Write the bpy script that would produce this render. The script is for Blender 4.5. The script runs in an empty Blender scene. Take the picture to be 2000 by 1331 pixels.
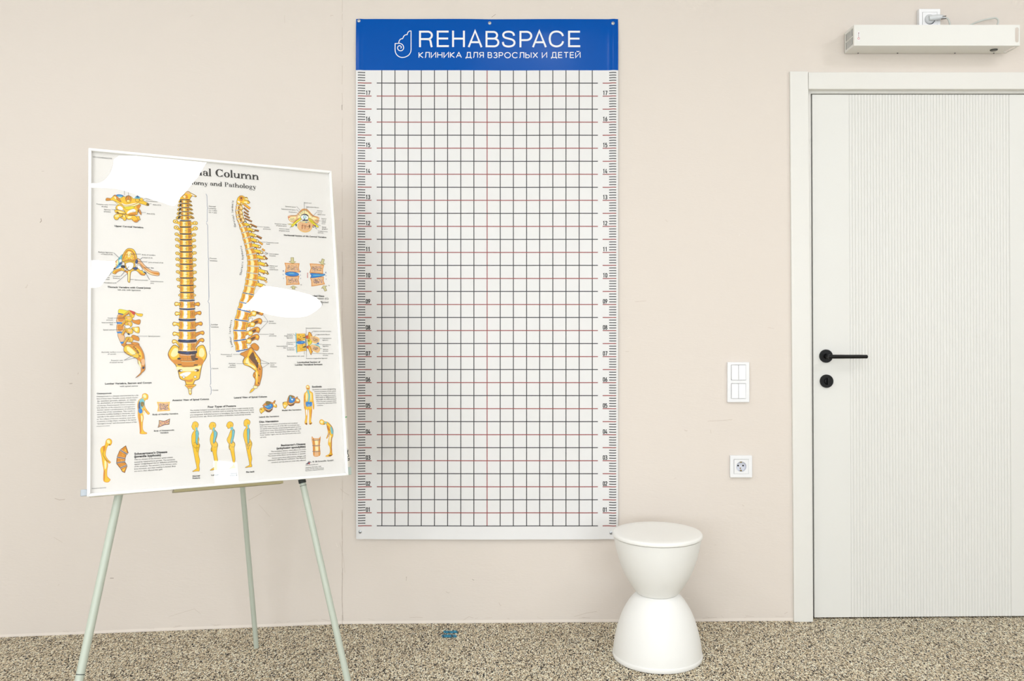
import bpy, bmesh, math, random, json
from mathutils import Vector, Matrix, geometry

random.seed(7)
SC = bpy.context.scene
COL = SC.collection
PI = math.pi

# ------------------------------------------------------------------ helpers
def lin(c):
    return tuple(((x/255)/12.92 if x/255 <= 0.04045 else ((x/255+0.055)/1.055)**2.4) for x in c)

def mat(name, rgb, rough=0.5, spec=0.5, metal=0.0, bump=None, vary=None, coat=0.0, emit=None, estr=0.0):
    """procedural principled material; bump=(scale, strength, distance), vary=(scale, amount)"""
    m = bpy.data.materials.new(name); m.use_nodes = True
    nt = m.node_tree; b = nt.nodes['Principled BSDF']
    c = lin(rgb)
    b.inputs['Base Color'].default_value = (*c, 1)
    b.inputs['Roughness'].default_value = rough
    b.inputs['Specular IOR Level'].default_value = spec
    b.inputs['Metallic'].default_value = metal
    b.inputs['Coat Weight'].default_value = coat
    if emit:
        b.inputs['Emission Color'].default_value = (*emit, 1); b.inputs['Emission Strength'].default_value = estr
    if bump or vary:
        tc = nt.nodes.new('ShaderNodeTexCoord')
    if vary:
        n = nt.nodes.new('ShaderNodeTexNoise'); n.inputs['Scale'].default_value = vary[0]; n.inputs['Detail'].default_value = 5
        nt.links.new(tc.outputs['Object'], n.inputs['Vector'])
        r = nt.nodes.new('ShaderNodeValToRGB')
        r.color_ramp.elements[0].position = 0.3; r.color_ramp.elements[1].position = 0.7
        r.color_ramp.elements[0].color = (*[x*(1-vary[1]) for x in c], 1)
        r.color_ramp.elements[1].color = (*[min(1, x*(1+vary[1])) for x in c], 1)
        nt.links.new(n.outputs['Fac'], r.inputs['Fac']); nt.links.new(r.outputs['Color'], b.inputs['Base Color'])
    if bump:
        n = nt.nodes.new('ShaderNodeTexNoise'); n.inputs['Scale'].default_value = bump[0]; n.inputs['Detail'].default_value = 4
        nt.links.new(tc.outputs['Object'], n.inputs['Vector'])
        bp = nt.nodes.new('ShaderNodeBump'); bp.inputs['Strength'].default_value = bump[1]; bp.inputs['Distance'].default_value = bump[2]
        nt.links.new(n.outputs['Fac'], bp.inputs['Height']); nt.links.new(bp.outputs['Normal'], b.inputs['Normal'])
    return m

def link_mesh(name, verts, faces, mats, fmat=None, parent=None, smooth=False, matrix=None):
    me = bpy.data.meshes.new(name)
    me.from_pydata([tuple(v) for v in verts], [], faces)
    if not isinstance(mats, (list, tuple)): mats = [mats]
    for m in mats: me.materials.append(m)
    if fmat: me.polygons.foreach_set('material_index', fmat)
    if smooth: me.polygons.foreach_set('use_smooth', [True]*len(me.polygons))
    me.update()
    o = bpy.data.objects.new(name, me); COL.objects.link(o)
    if parent: o.parent = parent
    if matrix is not None: o.matrix_world = matrix
    return o

def link_bm(name, bm, mats, parent=None, smooth=False, bevel=0.0, seg=2, auto=True):
    bmesh.ops.recalc_face_normals(bm, faces=bm.faces)
    me = bpy.data.meshes.new(name); bm.to_mesh(me); bm.free()
    if not isinstance(mats, (list, tuple)): mats = [mats]
    for m in mats: me.materials.append(m)
    if smooth: me.polygons.foreach_set('use_smooth', [True]*len(me.polygons))
    o = bpy.data.objects.new(name, me); COL.objects.link(o)
    if parent: o.parent = parent
    if bevel:
        md = o.modifiers.new('bevel', 'BEVEL'); md.width = bevel; md.segments = seg; md.limit_method = 'ANGLE'; md.angle_limit = 0.6
        md.harden_normals = False
    if smooth and auto:
        me.set_sharp_from_angle(angle=0.7)
    return o

def bx(bm, x0, x1, y0, y1, z0, z1, mi=0):
    v = [bm.verts.new(p) for p in ((x0,y0,z0),(x1,y0,z0),(x1,y1,z0),(x0,y1,z0),(x0,y0,z1),(x1,y0,z1),(x1,y1,z1),(x0,y1,z1))]
    for f in ((0,3,2,1),(4,5,6,7),(0,1,5,4),(1,2,6,5),(2,3,7,6),(3,0,4,7)):
        bm.faces.new([v[i] for i in f]).material_index = mi

def prism(bm, front, depth, mi=0):
    """front: list of 3D points (a face), depth: vector to the back"""
    a = [bm.verts.new(p) for p in front]; d = Vector(depth)
    b = [bm.verts.new(Vector(p)+d) for p in front]
    n = len(a)
    bm.faces.new(a).material_index = mi; bm.faces.new(b[::-1]).material_index = mi
    for i in range(n):
        bm.faces.new((a[i], b[i], b[(i+1) % n], a[(i+1) % n])).material_index = mi

def lathe(bm, prof, M=None, n=64, mi=0):
    """prof: (r, h) pairs turned about local z, M places it"""
    M = M or Matrix()
    rings = []
    for r, h in prof:
        if r < 1e-6: rings.append([bm.verts.new(M @ Vector((0, 0, h)))])
        else: rings.append([bm.verts.new(M @ Vector((r*math.cos(2*PI*i/n), r*math.sin(2*PI*i/n), h))) for i in range(n)])
    for a, b in zip(rings, rings[1:]):
        for i in range(n):
            j = (i+1) % n
            if len(a) == 1 and len(b) == 1: continue
            if len(a) == 1: bm.faces.new((a[0], b[i], b[j])).material_index = mi
            elif len(b) == 1: bm.faces.new((a[i], a[j], b[0])).material_index = mi
            else: bm.faces.new((a[i], a[j], b[j], b[i])).material_index = mi

def tube(bm, pts, r, n=14, caps=True, mi=0):
    pts = [Vector(p) for p in pts]; rs = r if isinstance(r, (list, tuple)) else [r]*len(pts)
    rings = []; up = None
    for i, p in enumerate(pts):
        t = (pts[min(i+1, len(pts)-1)] - pts[max(i-1, 0)]).normalized()
        if up is None:
            up = Vector((0,0,1)) if abs(t.z) < .9 else Vector((1,0,0))
        s = t.cross(up).normalized(); up = s.cross(t).normalized()
        rings.append([bm.verts.new(p + (s*math.cos(2*PI*k/n) + up*math.sin(2*PI*k/n))*rs[i]) for k in range(n)])
    for a, b in zip(rings, rings[1:]):
        for k in range(n):
            bm.faces.new((a[k], a[(k+1) % n], b[(k+1) % n], b[k])).material_index = mi
    if caps:
        bm.faces.new(rings[0]).material_index = mi; bm.faces.new(rings[-1][::-1]).material_index = mi

def smooth_pts(pts, closed, k=3):
    n = len(pts); out = []
    rng = range(n) if closed else range(n-1)
    for i in rng:
        if closed: p0, p1, p2, p3 = pts[(i-1) % n], pts[i], pts[(i+1) % n], pts[(i+2) % n]
        else: p0, p1, p2, p3 = pts[max(i-1, 0)], pts[i], pts[i+1], pts[min(i+2, n-1)]
        for j in range(k):
            t = j/k
            out.append(tuple(0.5*((2*p1[d]) + (-p0[d]+p2[d])*t + (2*p0[d]-5*p1[d]+4*p2[d]-p3[d])*t*t + (-p0[d]+3*p1[d]-3*p2[d]+p3[d])*t**3) for d in range(len(p1))))
    if not closed: out.append(tuple(pts[-1]))
    return out

def empty(name, label=None, cat=None, loc=(0,0,0), group=None, M=None):
    o = bpy.data.objects.new(name, None); COL.objects.link(o); o.empty_display_size = 0.05
    if M is not None: o.matrix_world = M
    else: o.location = loc
    return tag(o, label, cat, group)

def tag(o, label=None, cat=None, group=None, kind=None):
    if label: o['label'] = label
    if cat: o['category'] = cat
    if group: o['group'] = group
    if kind: o['kind'] = kind
    return o

def struct(o):
    o['kind'] = 'structure'; return o

# camera stands at (0, -D, HC), looking square at the wall plane y = 0
D, HC, FPX = 3.28, 1.18, 1670.0
def wp(px, py, y=0.0):
    """point of the photograph -> point on the plane parallel to the wall at depth y"""
    s = (D+y)/FPX
    return Vector(((px-1035)*s, y, HC-(py-617)*s))
SLOPE = 0.007
def fz(x): return SLOPE*(x+0.167)          # the floor is a touch out of level

# ------------------------------------------------------------------ flat lettering -> polygons
_curves = {}
_tob = None
def text_polys(s, bold=0.0, res=2):
    """tessellated glyph outlines of the line s at size 1: verts, faces, advance width"""
    global _tob
    key = (s, bold, res)
    if key in _curves: return _curves[key]
    if _tob is None:
        cu = bpy.data.curves.new('lettering', 'FONT'); _tob = bpy.data.objects.new('lettering', cu); COL.objects.link(_tob)
    cu = _tob.data; cu.body = s; cu.offset = bold; cu.resolution_u = res; cu.size = 1
    bpy.context.view_layer.update()
    dg = bpy.context.evaluated_depsgraph_get()
    ev = _tob.evaluated_get(dg); me = ev.to_mesh()
    v = [(p.co.x, p.co.y) for p in me.vertices]; f = [tuple(p.vertices) for p in me.polygons]
    ev.to_mesh_clear()
    w = max((p[0] for p in v), default=.5) 
    _curves[key] = (v, f, w)
    return _curves[key]

class Sheet:
    """collects flat printed shapes (u right, w up, layer) of one printed sheet"""
    def __init__(s): s.v = []; s.f = []; s.m = []
    def poly(s, pts, layer, mi):
        if len(pts) < 3: return
        b = len(s.v); s.v += [(p[0], p[1], layer) for p in pts]
        for t in geometry.tessellate_polygon([[Vector((p[0], p[1], 0)) for p in pts]]):
            s.f.append(tuple(b+i for i in t)); s.m.append(mi)
    def mesh(s, v, f, layer, mi):
        b = len(s.v); s.v += [(p[0], p[1], layer) for p in v]
        for t in f: s.f.append(tuple(b+i for i in t)); s.m.append(mi)
    def stroke(s, pts, w, layer, mi, closed=False):
        P = [Vector((p[0], p[1])) for p in pts]; n = len(P)
        if n < 2: return
        L = []; R = []
        for i in range(n):
            a = P[(i-1) % n] if (closed or i > 0) else P[i]
            c = P[(i+1) % n] if (closed or i < n-1) else P[i]
            d1 = (P[i]-a); d2 = (c-P[i])
            if d1.length < 1e-9: d1 = d2
            if d2.length < 1e-9: d2 = d1
            if d1.length < 1e-9: d1 = d2 = Vector((1, 0))
            d1 = d1.normalized(); d2 = d2.normalized()
            t = (d1+d2); t = t.normalized() if t.length > 1e-6 else d1
            nn = Vector((-t.y, t.x)); k = max(0.5, nn.dot(Vector((-d1.y, d1.x))))
            L.append(P[i]+nn*(w/2/k)); R.append(P[i]-nn*(w/2/k))
        b = len(s.v)
        for a, c in zip(L, R): s.v += [(a.x, a.y, layer), (c.x, c.y, layer)]
        for i in range(n if closed else n-1):
            j = (i+1) % n
            s.f.append((b+2*i, b+2*i+1, b+2*j+1, b+2*j)); s.m.append(mi)
    def fit(s, txt, x0, y0, x1, layer, mi, bold=0.0, y1=None, res=2, sq=1.0):
        v, f, w = text_polys(txt, bold, res)
        if not v: return
        mn = min(p[0] for p in v); k = (x1-x0)/max(w-mn, 1e-6); ky = k
        if y1 is not None:
            ky = (y1-y0)/max(p[1] for p in v)
        s.mesh([(x0+(p[0]-mn)*k, y0+p[1]*ky*sq) for p in v], f, layer, mi)

# serif display capitals/lower case for the chart title, drawn from stems, bowls and serifs
def serif_glyph(ch):
    P = []
    def rect(x0, y0, x1, y1): P.append([(x0,y0),(x1,y0),(x1,y1),(x0,y1)])
    def para(xa, ya, xb, yb, w): P.append([(xa-w/2,ya),(xa+w/2,ya),(xb+w/2,yb),(xb-w/2,yb)])
    def ring(cx, cy, rx, ry, tx, ty, a0=0, a1=360):
        n = 20; pts = []
        for i in range(n):
            t0 = math.radians(a0+(a1-a0)*i/n); t1 = math.radians(a0+(a1-a0)*(i+1)/n)
            P.append([(cx+rx*math.cos(t0), cy+ry*math.sin(t0)), (cx+rx*math.cos(t1), cy+ry*math.sin(t1)), (cx+(rx-tx)*math.cos(t1), cy+(ry-ty)*math.sin(t1)), (cx+(rx-tx)*math.cos(t0), cy+(ry-ty)*math.sin(t0))])
    def foot(x, y=0, w=.11): rect(x-.055, y, x+w+.06, y+.04)
    def flag(x, y): P.append([(x-.06,y-.028),(x,y-.05),(x+.02,y),(x-.06,y-.01)])
    S = .11
    if ch == 'l': rect(.055,0,.185,.72); foot(.07); flag(.07,.72); a = .26
    elif ch == 'i': rect(.055,0,.185,.46); foot(.07); flag(.07,.46); ring(.125,.61,.065,.065,.065,.065); a = .26
    elif ch in 'nhm':
        h = .72 if ch == 'h' else .46
        rect(.055,0,.185,h); foot(.07); flag(.07,h)
        ring(.345,.27,.195,.2,.13,.075,0,165); rect(.42,0,.55,.28); foot(.43); a = .63
        if ch == 'm': ring(.705,.27,.195,.2,.13,.075,0,165); rect(.78,0,.91,.28); foot(.79); a = .99
    elif ch == 'u': rect(.07,.17,.18,.46); flag(.07,.46); ring(.265,.18,.195,.19,.11,.06,180,345); rect(.41,0,.54,.46); flag(.42,.46); rect(.5,0,.6,.028); a = .62
    elif ch == 'o': ring(.28,.23,.25,.245,.145,.05); a = .56
    elif ch == 'a': rect(.3,.05,.43,.32); ring(.235,.30,.185,.17,.1,.045,0,165); ring(.1,.33,.06,.05,.06,.05); ring(.225,.135,.185,.145,.1,.04); P.append([(.31,.06),(.42,.0),(.5,.02),(.5,.05),(.42,.07)]); a = .5
    elif ch == 'p': rect(.07,-.22,.18,.46); foot(.07,-.22); flag(.07,.46); ring(.31,.23,.24,.24,.145,.05); a = .6
    elif ch == 'd': ring(.27,.23,.24,.24,.145,.05); rect(.39,0,.52,.72); flag(.40,.72); rect(.5,0,.58,.028); a = .6
    elif ch == 't': rect(.1,.1,.21,.5); P.append([(.1,.44),(.21,.6),(.21,.44)]); rect(.02,.43,.33,.46); ring(.235,.12,.135,.125,.11,.05,180,310); a = .36
    elif ch == 'y': para(.12,.46,.29,.0,.13); para(.45,.46,.27,-.12,.045); ring(.17,-.14,.13,.09,.05,.05,180,360); ring(.09,-.14,.055,.055,.055,.055); rect(.0,.435,.24,.46); rect(.36,.435,.54,.46); a = .54
    elif ch == 'g': ring(.25,.29,.19,.175,.1,.04); ring(.26,-.08,.23,.135,.06,.06); P.append([(.1,.13),(.18,.12),(.42,.02),(.36,.07),(.14,.08)]); rect(.38,.39,.5,.44); a = .52
    elif ch == 'C': ring(.38,.34,.35,.355,.165,.05,42,318); rect(.61,.44,.645,.69); rect(.61,.0,.645,.2); a = .7
    elif ch == 'S': ring(.26,.51,.2,.185,.11,.045,35,275); ring(.27,.17,.22,.185,.11,.045,-145,90); rect(.42,.5,.45,.69); rect(.05,0,.08,.2); a = .53
    elif ch == 'A': para(.08,0,.34,.69,.04); para(.56,0,.34,.69,.13); rect(.18,.22,.48,.255); rect(-.01,0,.2,.028); rect(.44,0,.7,.028); a = .7
    elif ch == 'P': rect(.09,0,.21,.68); foot(.09,0,.12); rect(.04,.652,.3,.68); ring(.3,.5,.25,.18,.13,.035,-90,90); rect(.2,.32,.3,.355); rect(.2,.645,.3,.68); a = .6
    else: a = .26
    return P, a

# ------------------------------------------------------------------ materials
M_wall = mat('wall_paint', (235,225,215), 0.6, 0.3)
nt = M_wall.node_tree; b = nt.nodes['Principled BSDF']
tc = nt.nodes.new('ShaderNodeTexCoord'); mp = nt.nodes.new('ShaderNodeMapping'); mp.inputs['Scale'].default_value = (1.2, 1.2, 3.5)
nt.links.new(tc.outputs['Object'], mp.inputs['Vector'])
n1 = nt.nodes.new('ShaderNodeTexNoise'); n1.inputs['Scale'].default_value = 5; n1.inputs['Detail'].default_value = 4; n1.inputs['Roughness'].default_value = .6
n2 = nt.nodes.new('ShaderNodeTexNoise'); n2.inputs['Scale'].default_value = 55; n2.inputs['Detail'].default_value = 1
nt.links.new(mp.outputs['Vector'], n1.inputs['Vector']); nt.links.new(mp.outputs['Vector'], n2.inputs['Vector'])
ad = nt.nodes.new('ShaderNodeMath'); ad.operation = 'MULTIPLY_ADD'; ad.inputs[1].default_value = .25
nt.links.new(n2.outputs['Fac'], ad.inputs[0]); nt.links.new(n1.outputs['Fac'], ad.inputs[2])
bp = nt.nodes.new('ShaderNodeBump'); bp.inputs['Strength'].default_value = .16; bp.inputs['Distance'].default_value = .006
nt.links.new(ad.outputs[0], bp.inputs['Height']); nt.links.new(bp.outputs['Normal'], b.inputs['Normal'])
M_scuff = mat('wall_scuff', (212,198,184), 0.7)
M_scuff2 = mat('wall_scuff_dark', (160,142,126), 0.7)
M_dent = mat('wall_filler', (246,236,226), 0.6)
M_room = mat('room_paint', (238,239,241), 0.7)
M_ceil = mat('ceiling_paint', (246,244,240), 0.8)

M_floor = mat('speckled_floor', (180,165,138), 0.75, 0.3)
nt = M_floor.node_tree; b = nt.nodes['Principled BSDF']
tc = nt.nodes.new('ShaderNodeTexCoord')
v1 = nt.nodes.new('ShaderNodeTexVoronoi'); v1.inputs['Scale'].default_value = 385
wn = nt.nodes.new('ShaderNodeTexNoise'); wn.inputs['Scale'].default_value = 90; wn.inputs['Detail'].default_value = 0
mx0 = nt.nodes.new('ShaderNodeVectorMath'); mx0.operation = 'MULTIPLY_ADD'; mx0.inputs[1].default_value = (.002, .002, .002)
fm = nt.nodes.new('ShaderNodeMapping'); fm.inputs['Scale'].default_value = (1, .45, 1); nt.links.new(tc.outputs['Object'], fm.inputs['Vector'])
nt.links.new(wn.outputs['Color'], mx0.inputs[0]); nt.links.new(fm.outputs[0], mx0.inputs[2]); nt.links.new(fm.outputs[0], wn.inputs['Vector'])
nt.links.new(mx0.outputs[0], v1.inputs['Vector'])
sp = nt.nodes.new('ShaderNodeSeparateColor'); nt.links.new(v1.outputs['Color'], sp.inputs[0])
r1 = nt.nodes.new('ShaderNodeValToRGB'); cr = r1.color_ramp; cr.interpolation = 'CONSTANT'
FLOOR_TONES = [(0.0,(25,23,27)),(0.19,(97,88,78)),(0.27,(168,153,126)),(0.42,(212,196,166)),(0.64,(233,219,191)),(0.80,(255,252,233)),(0.95,(187,164,128))]
cr.elements[0].position = 0; cr.elements[0].color = (*lin(FLOOR_TONES[0][1]), 1)
cr.elements[1].position = FLOOR_TONES[1][0]; cr.elements[1].color = (*lin(FLOOR_TONES[1][1]), 1)
for p, c in FLOOR_TONES[2:]:
    e = cr.elements.new(p); e.color = (*lin(c), 1)
nt.links.new(sp.outputs[0], r1.inputs['Fac']); nt.links.new(r1.outputs['Color'], b.inputs['Base Color'])
bp = nt.nodes.new('ShaderNodeBump'); bp.inputs['Strength'].default_value = .5; bp.inputs['Distance'].default_value = .003
nt.links.new(v1.outputs['Distance'], bp.inputs['Height']); nt.links.new(bp.outputs['Normal'], b.inputs['Normal'])

M_trim = mat('door_trim_white', (240,238,232), 0.35, 0.5)
M_door = mat('door_white', (238,237,232), 0.38, 0.5)
M_black = mat('black_metal', (5,5,5), 0.38, 0.3)
M_dark = mat('dark_gap', (24,22,20), 0.8)
M_stool = mat('stool_plastic', (250,249,245), 0.42, 0.4)
M_seat = mat('stool_seat_plastic', (252,251,246), 0.38, 0.4)
M_frame = mat('white_frame', (250,249,246), 0.35, 0.5)
M_board = mat('whiteboard', (243,236,222), 0.25, 0.5)
M_leg = mat('green_grey_paint', (196,204,190), 0.35, 0.5)
M_legd = mat('dark_rubber', (48,54,50), 0.6)
M_tray = mat('khaki_tray', (150,140,100), 0.4, 0.5)
M_cap = mat('clear_corner_plastic', (190,205,196), 0.25, 0.6)
M_capg = mat('grey_corner_plastic', (188,196,204), 0.3, 0.6)
M_green = mat('green_marker', (30,170,90), 0.5)
M_markb = mat('black_marker', (25,25,30), 0.5)
M_socket = mat('socket_plastic', (247,247,248), 0.3, 0.5)
M_sockd = mat('socket_recess', (226,228,238), 0.35, 0.5)
M_brass = mat('brass_clip', (150,130,80), 0.35, 0.5, metal=0.8)
M_steel = mat('screw_steel', (190,195,200), 0.3, 0.5, metal=0.7)
M_steeld = mat('screw_recess', (70,72,78), 0.5)
M_metal = mat('purifier_white', (243,242,236), 0.4, 0.5)
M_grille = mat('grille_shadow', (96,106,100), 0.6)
M_bracket = mat('bracket_dark', (110,98,84), 0.6)
M_label = mat('label_white', (250,246,246), 0.4)
M_red = mat('label_red', (200,60,60), 0.5)
M_labt = mat('label_text', (120,60,55), 0.5)
M_switch = mat('switch_black', (16,34,24), 0.3)
M_cord = mat('cord_grey', (214,216,210), 0.4)
M_plug = mat('plug_white', (226,229,231), 0.35)
M_tape = mat('blue_tape', (20,150,190), 0.6, vary=(160, .5))
M_tape2 = mat('blue_tape_dark', (12,58,84), 0.6)
M_bblue = mat('banner_blue', (0,86,180), 0.2, 0.13)
M_bwhite = mat('banner_white', (240,239,238), 0.4, 0.3)
M_bblack = mat('banner_black_line', (46,44,48), 0.45)
M_bnum = mat('banner_numeral', (22,22,22), 0.45)
M_bred = mat('banner_red_line', (158,66,62), 0.45)
M_bink = mat('banner_lettering', (250,250,252), 0.45)
M_lamp = mat('lamp_diffuser', (255,255,255), 0.5, emit=(0.975, 0.968, 0.985), estr=1.0)
M_lampw = mat('lamp_housing', (240,240,240), 0.5)
M_win = mat('window_daylight', (255,255,255), 0.2, emit=(0.86, 0.94, 1.0), estr=1.0)

M_winfill = mat('window_fill_glow', (255,255,255), 0.2, emit=(0.86, 0.94, 1.0), estr=10.0)  # glow of the two added fill windows
M_glass = bpy.data.materials.new('poster_glass'); M_glass.use_nodes = True
nt = M_glass.node_tree; nt.nodes.remove(nt.nodes['Principled BSDF'])
fr = nt.nodes.new('ShaderNodeFresnel'); fr.inputs['IOR'].default_value = 1.85
tr = nt.nodes.new('ShaderNodeBsdfTransparent'); gl = nt.nodes.new('ShaderNodeBsdfGlossy'); gl.inputs['Roughness'].default_value = 0.0
mx = nt.nodes.new('ShaderNodeMixShader')
geo = nt.nodes.new('ShaderNodeNewGeometry'); inv = nt.nodes.new('ShaderNodeMath'); inv.operation = 'SUBTRACT'; inv.inputs[0].default_value = 1.0
mul = nt.nodes.new('ShaderNodeMath'); mul.operation = 'MULTIPLY'      # one mirror surface per pane: the outer one
nt.links.new(geo.outputs['Backfacing'], inv.inputs[1]); nt.links.new(inv.outputs[0], mul.inputs[0]); nt.links.new(fr.outputs[0], mul.inputs[1])
nt.links.new(mul.outputs[0], mx.inputs[0]); nt.links.new(tr.outputs[0], mx.inputs[1]); nt.links.new(gl.outputs[0], mx.inputs[2])
nt.links.new(mx.outputs[0], nt.nodes['Material Output'].inputs['Surface'])

INKS = [(24,24,26),(70,68,64),(252,200,34),(222,142,22),(104,62,20),(255,240,176),(18,68,138),(18,132,214),(112,196,206),(250,248,244),(206,56,36),(238,190,140),(16,24,66),(214,206,150),(128,112,40),(240,222,30),(118,116,116),(138,104,190)]
M_ink = [mat('ink_%s' % n, c, 0.5, 0.3) for n, c in zip(('black','text','yellow','orange','brown','cream','dark_blue','blue','cyan','white','red','salmon','navy','tan','olive','lemon','grey','purple'), INKS)]
M_paper = mat('poster_paper', (243,240,235), 0.5, 0.3)

# ------------------------------------------------------------------ the room
RX0, RX1, RY = -3.5, 5.5, -6.5
SEAM = -0.721
def wall_y(x): return 0.0 if x >= SEAM else (x-SEAM)*0.0910
CEIL = 3.0

fl = struct(link_mesh('floor', [(RX0-.3,RY,fz(RX0-.3)),(RX1,RY,fz(RX1)),(RX1,.3,fz(RX1)),(RX0-.3,.3,fz(RX0-.3))], [(0,1,2,3)], M_floor))
struct(link_mesh('ceiling', [(RX0,RY,CEIL),(RX1,RY,CEIL),(RX1,.3,CEIL),(RX0,.3,CEIL)], [(3,2,1,0)], M_ceil))

# back wall: a panel turned slightly inwards left of a seam, a flat panel right of it, an opening for the door
sh = Sheet()
DX0 = wp(1562, 600).x; DX1 = wp(2072, 600).x; DZ = wp(0, 160).z
wv, wf, wm = [], [], []
def quad(pts, mi=0):
    b0 = len(wv); wv.extend(pts); wf.append(tuple(range(b0, b0+len(pts)))); wm.append(mi)
zb = -0.05
quad([(RX0,wall_y(RX0),zb),(SEAM,0,zb),(SEAM,0,CEIL),(RX0,wall_y(RX0),CEIL)])
quad([(SEAM,0,zb),(DX0,0,zb),(DX0,0,CEIL),(SEAM,0,CEIL)])
quad([(DX0,0,DZ),(DX1,0,DZ),(DX1,0,CEIL),(DX0,0,CEIL)])
quad([(DX1,0,zb),(RX1,0,zb),(RX1,0,CEIL),(DX1,0,CEIL)])
quad([(DX0,0,zb),(DX0,.12,zb),(DX0,.12,DZ),(DX0,0,DZ)])
quad([(DX1,.12,zb),(DX1,0,zb),(DX1,0,DZ),(DX1,.12,DZ)])
quad([(DX0,.12,DZ),(DX1,.12,DZ),(DX1,0,DZ),(DX0,0,DZ)])
# scratches, dents and scuffs that the paint carries
def wpt(px, py):
    if px >= 668: return (wp(px, py).x, wp(px, py).z)
    # the turned panel: y = 0.091 (x - SEAM)
    k = (px-1035)/FPX
    x = (k*(D-0.0910*SEAM))/(1-0.0910*k)
    d = D+wall_y(x)
    return (x, HC-(py-617)*d/FPX)
def scuff(pts, w, mi):
    sh.stroke([wpt(*p) for p in pts], w, 0, mi)
for pts, w, mi in [([(80,427),(81,432),(78,435)],.003,2),([(107,974),(116,977),(127,976)],.004,1),([(485,978),(500,970),(512,963)],.002,1),([(505,985),(520,1002),(527,1010)],.0012,1),
    ([(556,30),(556,45)],.0012,1),([(668,205),(668,215)],.003,2),([(669,520),(669,548)],.0016,1),([(668,1000),(669,1060),(668,1110)],.0022,1),([(669,1110),(668,1170),(670,1212)],.0016,2),
    ([(665,955),(672,962),(682,968)],.0016,1),([(664,1060),(671,1090),(674,1120)],.0012,1),([(1382,823),(1410,822),(1430,820)],.002,1),([(1388,840),(1389,847)],.0016,1),
    ([(1122,1205),(1146,1198),(1166,1195)],.002,1),([(800,1207),(814,1206),(826,1207)],.002,1),([(905,1212),(916,1205),(925,1208)],.002,1),([(1320,1222),(1322,1212)],.0015,1),
    ([(960,34),(968,28)],.002,2),([(1040,120),(1048,116)],.0015,1),([(1300,430),(1304,434)],.002,1),([(1532,1200),(1538,1196)],.002,1),([(1338,1168),(1346,1170)],.003,3),
    ([(105,1050),(122,1060)],.0015,1),([(215,1130),(222,1130)],.003,2),([(330,1205),(380,1190),(392,1200)],.0014,1),([(590,935),(605,920)],.001,1),([(1240,590),(1262,588)],.0016,1),([(1500,640),(1512,642)],.0014,1)]:
    scuff(pts, w*.65, mi)
for pts in ([(0,1242.5),(150,1237),(300,1230),(480,1223.5),(668,1216)], [(668,1216.5),(900,1214.5),(1100,1212.8),(1300,1212),(1550,1209.5)]): scuff(pts, .009, 3)
rr = random.Random(3)
yy0 = 0
while yy0 < 1215:                                       # the seam shows as a broken hairline
    l = rr.uniform(12, 60); scuff([(668.4+rr.uniform(-.5,.5), yy0), (668.4+rr.uniform(-.5,.5), yy0+l/2), (668.4+rr.uniform(-.5,.5), yy0+l)], rr.uniform(.0007,.0013)+(.0006 if yy0 > 950 else 0), 1)
    yy0 += l+rr.uniform(2, 26)
for i in range(70):
    px = rr.uniform(5, 1535); py = rr.uniform(10, 1205)
    a = rr.uniform(-.5, .5) if rr.random() < .6 else rr.uniform(0, 3); l = rr.uniform(2, 9)
    scuff([(px,py),(px+l*math.cos(a)*.6,py+l*math.sin(a)),(px+l*math.cos(a),py+l*math.sin(a)*.8)], rr.uniform(.0009,.0018), rr.choice((1,1,3,2) if py > 600 else (1,3,3)))
for i in range(34):
    px = rr.uniform(5, 1535); base = 1246-27*px/668 if px < 668 else 1219-6*(px-668)/880
    scuff([(px,base-5-rr.uniform(0,6)),(px+rr.uniform(4,18),base-5-rr.uniform(0,6))], rr.uniform(.0006,.0012), 1)
for f, m_ in zip(sh.f, sh.m):
    quad([(sh.v[i][0], wall_y(sh.v[i][0])-.0004, sh.v[i][1]) for i in f], m_)
struct(link_mesh('wall_back', wv, wf, [M_wall, M_scuff, M_scuff2, M_dent], wm))
struct(link_mesh('wall_left', [(RX0,RY,-.1),(RX0,.3,-.1),(RX0,.3,CEIL),(RX0,RY,CEIL)], [(0,1,2,3)], M_room))
struct(link_mesh('wall_right', [(RX1,RY,-.1),(RX1,.3,-.1),(RX1,.3,CEIL),(RX1,RY,CEIL)], [(3,2,1,0)], M_room))
# wall behind the camera: one small high window and two large unseen windows added as low frontal fill
wx0, wx1, wz0, wz1 = 3.60, 3.96, 2.56, 2.90
bm = bmesh.new()
def q4(a, c, d, e): bm.faces.new([bm.verts.new(p) for p in (a, c, d, e)])
WINS = [(wx0, wx1, wz0, wz1), (-2.7, -.5, .8, 2.2), (.7, 2.9, .8, 2.2)]
xs_ = sorted({RX0, RX1, *[a for q_ in WINS for a in q_[:2]]}); zs_ = sorted({-.1, CEIL, *[a for q_ in WINS for a in q_[2:]]})
for x0, x1 in zip(xs_, xs_[1:]):
    for z0, z1 in zip(zs_, zs_[1:]):
        if any(q_[0] < (x0+x1)/2 < q_[1] and q_[2] < (z0+z1)/2 < q_[3] for q_ in WINS): continue
        q4((x0,RY,z0),(x1,RY,z0),(x1,RY,z1),(x0,RY,z1))
struct(link_bm('wall_front', bm, M_room))
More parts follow.
